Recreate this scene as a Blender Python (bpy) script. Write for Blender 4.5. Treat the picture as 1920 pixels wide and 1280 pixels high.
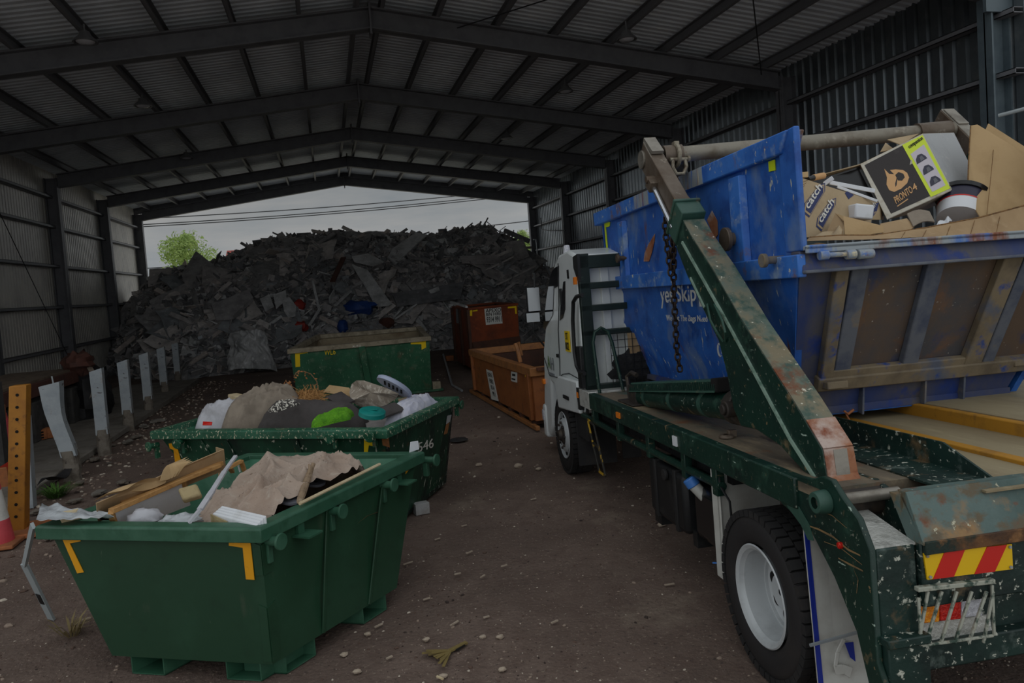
import bpy, math, random
import numpy as np
from mathutils import Vector, Matrix, noise
V = Vector
for o in list(bpy.data.objects): bpy.data.objects.remove(o)
SC = bpy.context.scene
COL = SC.collection
R = math.radians

# ------------------------------------------------------------------ camera
F, PX, PY, H = 1387., 960., 600., 2.4
_d = V((612. - PX, -(550. - PY), -F)).normalized()          # the shed's long axis seen by the camera
_u = V((-.072, 1., -(-.072 * _d[0] + _d[1]) / _d[2])).normalized()
_r = _d.cross(_u)
CAMROT = Matrix((_r, _d, _u))                                # rows: world X, Y, Z in camera axes
cam_data = bpy.data.cameras.new('camera')
cam = bpy.data.objects.new('camera', cam_data); COL.objects.link(cam)
cam_data.sensor_width = 36; cam_data.sensor_fit = 'HORIZONTAL'
cam_data.lens = F / 1920 * 36
cam_data.shift_y = -(640 - PY) / 1920
cam_data.clip_end = 500
cam.matrix_world = Matrix.Translation((0, 0, H)) @ CAMROT.to_4x4()
SC.camera = cam

# ------------------------------------------------------------------ exposure, sky
SC.view_settings.view_transform = 'Standard'
SC.view_settings.look = 'None'
SC.view_settings.gamma = 1
SC.view_settings.use_curve_mapping = False
SC.view_settings.exposure = -1.55
SC.cycles.diffuse_bounces = 10; SC.cycles.max_bounces = 14

SKY = 1.0
W = bpy.data.worlds.new('sky'); SC.world = W; W.use_nodes = True
nt = W.node_tree; nt.nodes.clear()
def N(t, tree=None, **kw):
    n = (tree or nt).nodes.new(t)
    for k, v in kw.items(): setattr(n, k, v)
    return n
def MATH(op, a, b=None, tree=None, clamp=False):
    t = tree or nt
    n = N('ShaderNodeMath', t, operation=op, use_clamp=clamp)
    for i, x in enumerate((a, b)):
        if x is None: continue
        if isinstance(x, (int, float)): n.inputs[i].default_value = x
        else: t.links.new(x, n.inputs[i])
    return n.outputs[0]
tc = N('ShaderNodeTexCoord')
sep = N('ShaderNodeSeparateXYZ'); nt.links.new(tc.outputs['Generated'], sep.inputs[0])
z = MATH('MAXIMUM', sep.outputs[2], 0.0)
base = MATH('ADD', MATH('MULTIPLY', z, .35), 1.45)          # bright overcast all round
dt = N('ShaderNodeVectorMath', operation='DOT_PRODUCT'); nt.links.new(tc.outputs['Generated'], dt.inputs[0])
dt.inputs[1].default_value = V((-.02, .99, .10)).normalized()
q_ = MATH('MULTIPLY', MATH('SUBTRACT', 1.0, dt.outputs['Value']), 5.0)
view_dim = MATH('MULTIPLY', MATH('EXPONENT', MATH('MULTIPLY', MATH('POWER', MATH('MAXIMUM', q_, 0.0), 2.6), -1.0)), -.893)   # made-up dimming of the sky where the camera sees it
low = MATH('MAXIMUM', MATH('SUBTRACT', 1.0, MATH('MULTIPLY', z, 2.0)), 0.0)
fore = MATH('MULTIPLY', MATH('MULTIPLY', MATH('MAXIMUM', sep.outputs[1], 0.0), low), 8.5)             # extra low sky brightness added to light the shed's far end
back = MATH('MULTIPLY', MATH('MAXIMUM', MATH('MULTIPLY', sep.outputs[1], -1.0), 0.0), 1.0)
lum = MATH('ADD', MATH('MULTIPLY', MATH('ADD', base, fore), MATH('ADD', view_dim, 1.0)), back)
mp = N('ShaderNodeMapping'); mp.inputs['Scale'].default_value = (1.6, 1.6, 9)
nt.links.new(tc.outputs['Generated'], mp.inputs[0])
nz = N('ShaderNodeTexNoise'); nz.inputs['Scale'].default_value = 2.2; nz.inputs['Detail'].default_value = 6; nz.inputs['Roughness'].default_value = .55
nt.links.new(mp.outputs[0], nz.inputs['Vector'])
cr = N('ShaderNodeValToRGB')
cr.color_ramp.elements[0].position = .36; cr.color_ramp.elements[0].color = (.70, .78, .84, 1)
cr.color_ramp.elements[1].position = .62; cr.color_ramp.elements[1].color = (1.02, 1.03, 1.02, 1)
nt.links.new(nz.outputs[0], cr.inputs[0])
mul = N('ShaderNodeVectorMath', operation='SCALE')
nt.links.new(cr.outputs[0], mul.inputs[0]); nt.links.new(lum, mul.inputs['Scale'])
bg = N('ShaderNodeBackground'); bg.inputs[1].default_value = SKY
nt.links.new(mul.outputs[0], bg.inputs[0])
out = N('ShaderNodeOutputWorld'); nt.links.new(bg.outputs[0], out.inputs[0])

# ------------------------------------------------------------------ measuring: a point of the photograph on a known plane
def ray(x, y):
    c = V(((x - PX) / F, -(y - PY) / F, -1))
    return CAMROT @ c
def P(px, py, X=None, Y=None, Z=None):
    v = ray(px, py)
    t = X / v[0] if X is not None else Y / v[1] if Y is not None else (Z - H) / v[2]
    return V((0, 0, H)) + v * t
# the truck's own frame: x right from the left tyre face, y forward from the rear axle, z up
TH, TP = R(4.6), R(1.7)
TY = V((math.sin(TH) * math.cos(TP), math.cos(TH) * math.cos(TP), -math.sin(TP)))
TX = V((math.cos(TH), -math.sin(TH), 0)); TZ = TX.cross(TY)
T0 = V((2.26, 3.60, 0))
TRUCK = Matrix.Translation(T0) @ Matrix((TX, TY, TZ)).transposed().to_4x4()
TINV = TRUCK.inverted()
def TPt(px, py, x=None, y=None, z=None):
    o = TINV @ V((0, 0, H)); v = TINV.to_3x3() @ ray(px, py)
    t = (x - o[0]) / v[0] if x is not None else (y - o[1]) / v[1] if y is not None else (z - o[2]) / v[2]
    return o + v * t

# ------------------------------------------------------------------ materials
def lin(c):
    return tuple(((x / 255) / 12.92 if x / 255 <= .04045 else ((x / 255 + .055) / 1.055) ** 2.4) for x in c) + (1,)
MATS = {}
def mat(name, col, rough=.6, metal=0., layers=(), bump=0., bscale=40., coat=0., alpha=1., spec=.5):
    """layers: (colour, noise scale, lo, hi, stretch xyz) painted over each other through noise masks."""
    m = bpy.data.materials.new(name); m.use_nodes = True
    t = m.node_tree; t.nodes.clear()
    b = N('ShaderNodeBsdfPrincipled', t); o = N('ShaderNodeOutputMaterial', t); t.links.new(b.outputs[0], o.inputs[0])
    b.inputs['Roughness'].default_value = rough; b.inputs['Metallic'].default_value = metal
    b.inputs['Specular IOR Level'].default_value = spec
    if coat: b.inputs['Coat Weight'].default_value = coat
    b.inputs['Base Color'].default_value = lin(col)
    tcn = N('ShaderNodeTexCoord', t)
    prev = None
    for i, L in enumerate(layers):
        c, sc, lo, hi = L[:4]; st = L[4] if len(L) > 4 else (1, 1, 1)
        mpn = N('ShaderNodeMapping', t); mpn.inputs['Scale'].default_value = st; mpn.inputs['Location'].default_value = (i * 3.7, i * 1.3, i * 2.1)
        t.links.new(tcn.outputs['Object'], mpn.inputs[0])
        n = N('ShaderNodeTexNoise', t); n.inputs['Scale'].default_value = sc; n.inputs['Detail'].default_value = 7; n.inputs['Roughness'].default_value = .62
        t.links.new(mpn.outputs[0], n.inputs['Vector'])
        mr = N('ShaderNodeMapRange', t); mr.inputs[1].default_value = lo; mr.inputs[2].default_value = hi; mr.clamp = True
        t.links.new(n.outputs[0], mr.inputs[0])
        mx = N('ShaderNodeMix', t, data_type='RGBA')
        t.links.new(mr.outputs[0], mx.inputs[0])
        if prev is None: mx.inputs[6].default_value = lin(col)
        else: t.links.new(prev, mx.inputs[6])
        mx.inputs[7].default_value = lin(c)
        prev = mx.outputs[2]
    if prev is not None: t.links.new(prev, b.inputs['Base Color'])
    if bump:
        n = N('ShaderNodeTexNoise', t); n.inputs['Scale'].default_value = bscale; n.inputs['Detail'].default_value = 5
        t.links.new(tcn.outputs['Object'], n.inputs['Vector'])
        bn = N('ShaderNodeBump', t); bn.inputs['Strength'].default_value = bump; bn.inputs['Distance'].default_value = .02
        t.links.new(n.outputs[0], bn.inputs['Height']); t.links.new(bn.outputs[0], b.inputs['Normal'])
    MATS[name] = m
    return m
RUST, DUST, CREAM = (112, 62, 32), (128, 112, 92), (196, 196, 178)
mat('green_new', (28, 64, 42), .5, 0, [((38, 76, 54), 1.5, .5, .75), ((22, 52, 34), 6, .55, .8), ((84, 88, 72), 5, .62, .9, (1, 1, .35)), ((120, 134, 116), 9, .68, .76, (2, 2, .4))], .06, 14)
mat('green_rim', (46, 90, 68), .5, 0, [((70, 112, 90), 4, .45, .8), ((34, 76, 54), 9, .55, .75)], .05, 20)
mat('green_inner', (52, 108, 82), .6, 0, [((92, 124, 104), 2.5, .45, .75, (1, 1, .3)), ((36, 90, 64), 7, .5, .75)], .05, 20)
mat('green_old', (16, 62, 42), .5, 0, [((30, 84, 60), 3, .5, .75), ((8, 34, 26), 4, .50, .70, (1, 1, .4)), (CREAM, 22, .63, .66, (1, 1, .35)), ((90, 62, 40), 7, .64, .72)], .15, 20)
mat('green_old_rim', (26, 80, 56), .5, 0, [((46, 104, 78), 3, .45, .7), ((196, 190, 162), 44, .585, .62, (1, 1, .6)), ((92, 70, 48), 5, .62, .70), ((150, 140, 112), 5, .66, .72)], .15, 20)
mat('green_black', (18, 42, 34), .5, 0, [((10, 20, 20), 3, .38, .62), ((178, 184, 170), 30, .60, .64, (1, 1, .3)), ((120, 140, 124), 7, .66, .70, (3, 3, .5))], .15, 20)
mat('green_worn', (38, 92, 64), .55, 0, [((26, 76, 50), 2, .42, .64), ((78, 104, 82), 7, .54, .72), ((96, 82, 62), 3, .58, .74), ((150, 168, 142), 14, .63, .69, (3, 3, .4))], .12, 20)
mat('dusty_rim', (140, 130, 110), .8, 0, [((96, 84, 66), 5, .45, .7), ((170, 162, 142), 11, .55, .8)], .2, 30)
mat('dusty_inner', (128, 116, 94), .9, 0, [((88, 66, 46), 3, .45, .75), ((150, 142, 122), 10, .55, .8)], .2, 30)
mat('yellow_paint', (230, 160, 14), .5, 0, [((196, 130, 20), 12, .6, .75)])
mat('yellow_bright', (232, 196, 20), .5, 0, [((180, 140, 30), 12, .62, .8)])
mat('truck_green', (18, 52, 42), .42, 0, [((10, 34, 30), 2.5, .45, .7), ((46, 80, 66), 6, .56, .72), ((132, 112, 82), 4.5, .61, .70), ((128, 134, 120), 44, .64, .67, (1, 1, .7)), ((170, 190, 176), 14, .67, .70, (4, .5, 2)), ((140, 118, 84), 3, .665, .69, (.5, 6, 5))], .1, 24)
mat('dirt_tan', (140, 112, 74), .8, 0, [((100, 84, 60), 9, .5, .65)])
mat('rust_lip', (112, 76, 46), .8, 0, [((70, 50, 38), 7, .42, .6), ((34, 50, 44), 4, .52, .62), ((140, 100, 62), 12, .58, .7)], .3, 30)
mat('frame_dark', (20, 38, 34), .45, 0, [((12, 24, 22), 3, .45, .7), ((60, 76, 68), 9, .62, .74)], .05, 24)
mat('truck_green_light', (54, 88, 76), .5, 0, [((36, 68, 58), 6, .5, .7), ((120, 116, 96), 8, .62, .72), (RUST, 5, .66, .74)], .1, 24)
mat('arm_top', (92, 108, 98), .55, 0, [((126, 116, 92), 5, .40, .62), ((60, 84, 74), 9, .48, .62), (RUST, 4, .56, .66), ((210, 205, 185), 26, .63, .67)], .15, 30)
mat('beam_worn', (92, 112, 108), .5, 0, [((66, 88, 84), 3, .42, .64), ((150, 116, 74), 3.5, .48, .60), (RUST, 6, .56, .66), ((96, 84, 62), 8, .52, .64, (1, 3, 1)), ((200, 196, 170), 20, .64, .68)], .2, 24)
mat('beam_dark', (24, 52, 46), .5, 0, [((14, 32, 30), 3, .4, .65), ((112, 92, 66), 5, .57, .68), ((90, 104, 98), 6, .58, .7), ((196, 198, 184), 26, .60, .64)], .2, 24)
mat('weld_edge', (150, 176, 160), .5, 0, [((90, 120, 104), 14, .5, .7)])
mat('steel_bare', (150, 144, 134), .45, .55, [((96, 88, 78), 5, .45, .7), ((120, 96, 60), 9, .6, .75), ((190, 186, 176), 22, .66, .72)], .1, 30)
mat('steel_tube', (140, 134, 122), .55, .3, [((100, 86, 70), 4, .45, .72), ((176, 170, 156), 9, .58, .75), (RUST, 12, .66, .74)], .1, 30)
mat('steel_brown', (112, 100, 88), .5, .35, [((84, 66, 50), 4, .42, .7), ((160, 150, 136), 14, .62, .72)], .1, 30)
mat('grease_tan', (176, 130, 52), .55, .1, [((140, 112, 72), 6, .4, .7), ((110, 100, 86), 9, .55, .7)], .1, 30)
mat('chrome_rod', (210, 214, 220), .18, .9)
mat('chain_steel', (72, 58, 48), .5, .6, [((44, 36, 32), 20, .45, .65), ((120, 84, 58), 9, .6, .75)])
mat('shackle', (150, 142, 126), .5, .4, [((96, 82, 66), 20, .45, .65)])
mat('rust_scrape', (158, 104, 72), .7, 0, [((190, 170, 160), 3, .45, .6), ((130, 66, 36), 9, .5, .68)], .1, 30)
mat('blue', (36, 92, 176), .5, 0, [((52, 112, 196), 1.6, .45, .65), ((26, 70, 146), 4, .50, .68), ((120, 140, 166), 2.6, .55, .72, (.7, .7, .4)), ((122, 96, 88), 2.2, .62, .70, (1, 1.6, .35)), ((104, 66, 46), 3.2, .63, .69, (1, 2, .35)), (CREAM, 22, .64, .68, (1, 1, .3))], .08, 16)
mat('blue_band', (56, 118, 204), .5, 0, [((36, 92, 176), 3, .45, .65), ((132, 156, 190), 5, .54, .68), ((122, 90, 70), 4, .60, .70), ((206, 204, 190), 16, .63, .68)], .08, 16)
mat('blue_scraped', (150, 158, 164), .55, 0, [((62, 112, 190), 5, .5, .62, (1, 4, .4)), ((128, 72, 44), 4, .54, .64, (1, 4, .4)), ((214, 200, 160), 9, .6, .68, (1, 5, .3))], .1, 20)
mat('blue_dark', (44, 60, 108), .6, 0, [((84, 82, 88), 2.2, .40, .60, (1, .5, .5)), ((30, 56, 124), 4, .54, .66)], .1, 20)
mat('skip_rust', (98, 80, 66), .75, 0, [((76, 74, 78), 1.8, .42, .60), ((122, 86, 58), 3, .54, .72), ((58, 66, 96), 3.5, .58, .68, (1, 1, .6)), ((190, 184, 176), 24, .66, .70)], .12, 24)
mat('skip_rib', (130, 116, 94), .75, 0, [((104, 92, 76), 4, .45, .65), ((92, 98, 114), 3, .52, .64), ((46, 74, 140), 5, .60, .68)], .12, 24)
mat('skip_rib_grey', (100, 104, 114), .7, 0, [((66, 74, 96), 5, .45, .68), ((130, 116, 96), 4, .58, .72)], .12, 24)
mat('orange_bin', (146, 86, 42), .6, 0, [((122, 68, 34), 2, .45, .7), ((96, 58, 38), 5, .56, .74), ((166, 106, 56), 9, .60, .76)], .1, 16)
mat('rust_bin', (128, 58, 24), .7, 0, [((92, 44, 24), 2, .42, .7), ((152, 78, 34), 5, .58, .76)], .1, 16)
mat('rust_dark', (74, 44, 30), .8, 0, [((48, 32, 26), 3, .42, .7), ((104, 60, 36), 7, .6, .78)], .1, 16)
mat('orange_edge', (156, 102, 56), .6, 0, [((118, 78, 48), 8, .45, .7)], .1, 16)
mat('white_paint', (226, 230, 230), .35, 0, [((200, 204, 202), 2, .5, .8)], 0, 10, .3)
mat('cab_seam', (60, 62, 64), .6)
mat('dark_glass', (10, 12, 15), .08, 0, spec=.7)
mat('mirror_glass', (214, 218, 222), .3, 1.)
mat('black_plastic', (24, 25, 27), .5, 0, [((44, 44, 44), 8, .55, .8)], .05, 40)
mat('black_rubber', (34, 33, 34), .75, 0, [((52, 48, 46), 5, .5, .75), ((74, 64, 56), 9, .64, .82)], .1, 60)
mat('tyre_wall', (38, 36, 37), .7, 0, [((56, 50, 47), 3, .5, .75)], .05, 60)
mat('wheel_white', (196, 200, 202), .4, .1, [((160, 164, 166), 4, .5, .75), ((120, 112, 104), 9, .68, .82)], .03, 30)
mat('hub_dark', (58, 52, 48), .6, .3, [((90, 78, 66), 9, .5, .7)])
mat('flap_white', (206, 206, 200), .55, 0, [((176, 172, 164), 3, .48, .75), ((140, 130, 116), 6, .66, .85)], .03, 20)
mat('flap_blue', (20, 44, 150), .5)
mat('red_reflect', (206, 34, 24), .35)
mat('yellow_reflect', (236, 190, 14), .35)
mat('lens_amber', (232, 132, 12), .2, 0, [((255, 170, 40), 60, .5, .6)], .4, 90)
mat('lens_red', (196, 24, 14), .2, 0, [((232, 52, 36), 60, .5, .6)], .4, 90)
mat('lens_clear', (196, 196, 204), .2, 0, [((232, 232, 240), 60, .5, .6)], .4, 90)
mat('orange_marker', (240, 130, 30), .3)
mat('guard_bar', (170, 172, 158), .5, 0, [((60, 80, 70), 16, .5, .6), ((110, 84, 60), 9, .6, .7)])
mat('deck', (118, 106, 88), .75, 0, [((84, 76, 66), 2.4, .42, .64, (1, .4, 1)), ((70, 90, 80), 3.0, .55, .66, (1, .35, 1)), ((146, 130, 104), 6, .53, .70, (1, .3, 1)), ((56, 48, 42), 4, .60, .69, (1.6, .4, 1)), ((120, 76, 48), 2.2, .58, .68)], .1, 24)
mat('ply_deck', (156, 142, 112), .75, 0, [((128, 112, 86), 2.2, .45, .7, (1, .25, 1)), ((110, 116, 104), 3.4, .6, .74, (1, .25, 1)), ((176, 162, 128), 7, .58, .78, (2, .3, 1))], .1, 24)
mat('deck_yellow', (186, 132, 38), .65, 0, [((140, 100, 44), 5, .5, .72), ((96, 70, 44), 9, .62, .78)], .1, 20)
mat('checker_white', (206, 206, 200), .4, .3, [((150, 150, 144), 14, .5, .7)], .4, 60)
mat('step_yellow', (190, 150, 34), .5, 0, [((40, 38, 34), 9, .44, .52)])
mat('net_black', (26, 26, 28), .85, 0, [((44, 44, 46), 14, .5, .7)], .6, 30)
mat('cap_blue', (70, 128, 206), .4)
mat('jug_spout', (178, 178, 172), .5)
mat('cardboard', (170, 142, 106), .85, 0, [((154, 126, 92), 3, .45, .7), ((184, 158, 122), 9, .55, .8)], .04, 60)
mat('cardboard_light', (186, 156, 114), .85, 0, [((170, 140, 98), 3, .45, .7)], .04, 60)
mat('cardboard_pale', (180, 158, 126), .85, 0, [((160, 138, 106), 4, .45, .7)], .04, 60)
mat('cardboard_edge', (130, 96, 58), .9, 0, [((96, 70, 44), 40, .5, .6)])
mat('box_black', (40, 33, 32), .6, 0, [((64, 56, 56), 9, .58, .75)], .03, 60)
mat('box_tan', (206, 160, 110), .7)
mat('box_grey', (164, 166, 168), .6, 0, [((140, 142, 146), 2, .45, .7), ((190, 190, 186), 9, .6, .75)], .03, 60)
mat('box_lime', (206, 224, 50), .5)
mat('box_pale', (196, 188, 196), .6)
mat('logo_navy', (34, 46, 96), .6)
mat('logo_white', (220, 216, 206), .6)
mat('tape_clear', (190, 184, 170), .4, 0, [((150, 136, 112), 9, .5, .7)])
mat('white_thing', (226, 228, 232), .5, 0, [((200, 200, 200), 6, .55, .75)])
mat('black_gloss', (22, 22, 24), .25)
mat('navy_gloss', (40, 38, 60), .3)
mat('lime_tape', (206, 224, 20), .5)
mat('cloth_white', (190, 190, 196), .9, 0, [((164, 162, 166), 5, .45, .7)], .1, 60)
mat('cloth_beige', (142, 130, 116), .9, 0, [((120, 108, 96), 5, .45, .7)], .15, 60)
mat('cloth_grey', (78, 73, 72), .95, 0, [((62, 57, 56), 5, .45, .7)], .15, 80)
mat('quilt', (176, 158, 144), .95, 0, [((164, 142, 126), 3, .45, .7), ((186, 172, 158), 14, .55, .7), ((136, 116, 102), 34, .61, .68, (1, 3, 1))], .35, 30)
mat('carpet_pattern', (158, 146, 132), .95, 0, [((196, 186, 172), 9, .52, .56, (1, 3, 1)), ((140, 126, 112), 4, .5, .7)], .1, 60)
mat('turf', (96, 160, 28), .95, 0, [((70, 130, 20), 9, .45, .65), ((130, 190, 50), 20, .6, .7)], .8, 70)
mat('teal', (20, 136, 128), .4, 0, [((14, 110, 104), 5, .5, .7)])
mat('lid_lilac', (168, 176, 200), .4)
mat('tissue', (196, 196, 212), .8, 0, [((222, 220, 224), 7, .45, .7)], .2, 30)
mat('wood', (186, 140, 84), .7, 0, [((160, 112, 62), 3, .45, .7, (1, 8, 8)), ((200, 160, 104), 7, .55, .75, (1, 8, 8))], .05, 40)
mat('wood_pale', (214, 196, 160), .7, 0, [((190, 164, 124), 5, .45, .7)], .05, 40)
mat('bark', (150, 128, 104), .9, 0, [((104, 84, 66), 14, .45, .65), ((180, 164, 140), 9, .6, .72)], .5, 40)
mat('straw', (186, 140, 86), .9, 0, [((150, 104, 58), 14, .45, .65)])
mat('twig', (128, 96, 66), .9)
mat('dry_leaf', (170, 112, 66), .9, 0, [((120, 70, 40), 9, .5, .7)])
mat('plastic_film', (190, 194, 198), .25, 0, [((150, 152, 154), 9, .5, .7)], .5, 20)
mat('foam_yellow', (176, 158, 118), .9, 0, [((150, 130, 92), 9, .5, .7)], .3, 40)
mat('dotted', (60, 56, 54), .9, 0, [((226, 220, 208), 40, .52, .56)])
mat('disc_grey', (98, 98, 106), .6)
mat('logo_faded', (196, 196, 192), .6, 0, [((52, 96, 176), 16, .56, .62)])
mat('alu', (196, 200, 206), .35, .7, [((150, 154, 158), 7, .45, .7)])
mat('galv_post', (160, 166, 170), .5, .1, [((138, 146, 152), 3, .45, .7), ((132, 120, 104), 4, .56, .70), ((60, 54, 48), 7, .625, .66, (1, 1, 2.2))], .15, 20)
mat('post_foot', (120, 112, 102), .85, 0, [((88, 78, 68), 7, .45, .65), ((58, 50, 44), 11, .6, .7)], .5, 24)
mat('bollard_yellow', (172, 114, 34), .6, 0, [((146, 92, 30), 4, .45, .7), ((104, 66, 32), 9, .58, .72)], .06, 20)
mat('cone_pink', (214, 84, 92), .6, 0, [((190, 64, 72), 5, .45, .7)])
mat('cone_white', (216, 214, 208), .5, 0, [((180, 176, 170), 7, .5, .75)])
mat('cone_foot', (172, 104, 62), .8, 0, [((128, 84, 56), 6, .45, .7)])
mat('cone_red', (176, 44, 24), .6)
mat('concrete', (128, 122, 114), .95, 0, [((104, 96, 86), 2.5, .45, .7), ((146, 140, 130), 8, .55, .78)], .3, 24)
mat('concrete_dark', (70, 68, 66), .95, 0, [((46, 44, 44), 4, .45, .7), ((96, 92, 86), 9, .6, .75)], .5, 16)
mat('concrete_block', (176, 176, 176), .9, 0, [((146, 140, 134), 8, .45, .7)], .2, 40)
mat('brick_orange', (172, 108, 66), .9, 0, [((140, 82, 50), 9, .45, .7)], .2, 40)
mat('tray_red', (92, 56, 46), .8, 0, [((66, 44, 38), 4, .45, .7), ((116, 82, 66), 9, .6, .75)], .2, 20)
mat('tray_wood', (116, 100, 84), .9, 0, [((86, 72, 60), 4, .45, .7), ((140, 126, 106), 9, .6, .75)], .2, 20)
mat('tarp_black', (26, 25, 27), .6, 0, [((44, 42, 44), 6, .5, .7)], .4, 14)
mat('weed', (74, 112, 40), .9, 0, [((50, 84, 28), 9, .5, .7)])
mat('weed_dry', (136, 120, 82), .9)
mat('frond', (132, 114, 66), .8, 0, [((100, 84, 50), 8, .5, .7)])
mat('stone_pale', (176, 160, 142), .9, 0, [((130, 112, 98), 9, .45, .7)], .3, 40)
mat('gravel_a', (150, 132, 118), .95); mat('gravel_b', (96, 76, 66), .95); mat('gravel_c', (196, 184, 168), .95); mat('gravel_d', (60, 48, 44), .95)
mat('steel_frame', (104, 104, 108), .6, 0, [((88, 88, 92), 3, .45, .7), ((118, 116, 114), 7, .6, .78)])
mat('steel_front', (96, 108, 114), .5, .2, [((74, 86, 94), 2, .45, .7)])
mat('clad', (120, 126, 130), .38, .75, [((104, 108, 112), .8, .45, .7), ((140, 142, 142), 3, .55, .75)])
mat('clad_left', (206, 202, 194), .5, 0, [((176, 172, 168), .9, .45, .7), ((214, 208, 196), 3, .55, .75)])
mat('roof_sheet', (222, 228, 236), .6, 0, [((198, 204, 212), .7, .45, .7), ((228, 230, 232), 3, .55, .75)])
mat('purlin', (118, 118, 122), .6, 0)
mat('lamp_metal', (130, 130, 132), .4, .5)
mat('lamp_glass', (190, 190, 196), .2)
mat('flashing', (170, 178, 180), .5)
mat('cable', (40, 40, 44), .6)
mat('bark_tree', (86, 70, 54), .9)
mat('leaf_lime', (150, 172, 92), .7, 0, [((118, 146, 70), .8, .45, .65), ((176, 194, 120), 3, .55, .75)])
mat('roof_red', (150, 62, 52), .7); mat('roof_grey', (96, 96, 98), .7); mat('house_wall', (150, 140, 124), .8)
mat('far_bounce', (218, 210, 192), .95, 0, [((196, 190, 168), .6, .45, .65)])  # far ground made pale to reflect light into the last bay
HEAPC = [(150, 148, 148), (177, 171, 169), (136, 135, 136), (204, 197, 193), (164, 161, 161), (205, 205, 205), (149, 152, 155), (189, 178, 171), (127, 127, 129), (205, 205, 205)]
for i, c in enumerate(HEAPC):
    mat('waste_%d' % i, c, .9, 0, [(tuple(int(x * .7) for x in c), 2, .4, .7), (tuple(min(255, int(x * 1.25)) for x in c), 7, .58, .78)], .2, 10)
mat('waste_red', (150, 46, 36), .7); mat('waste_blue', (30, 66, 132), .6, 0, [((22, 48, 100), 3, .45, .7)], .4, 8); mat('waste_white', (176, 174, 172), .7, 0, [((140, 138, 138), 4, .45, .7)], .2, 8)
mat('sign_white', (206, 206, 200), .6, 0, [((170, 160, 150), 9, .58, .75)])
mat('ink', (20, 20, 22), .7)
mat('ink_grey', (120, 124, 128), .7)
mat('ink_green', (96, 120, 70), .7)
mat('hole', (12, 10, 9), .95)
# ground: brown dirt with damp and dusty patches
mat('bounce_pale', (190, 186, 178), .9, 0, [((170, 166, 158), .8, .45, .7)])
g = mat('dirt', (116, 98, 88), .95, 0, [((90, 74, 66), .55, .42, .62), ((140, 125, 110), .9, .58, .74), ((98, 80, 71), 5, .45, .7), ((148, 132, 117), 40, .60, .68), ((66, 54, 50), 26, .60, .70), ((172, 158, 143), 75, .66, .70)], .8, 30)
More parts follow.
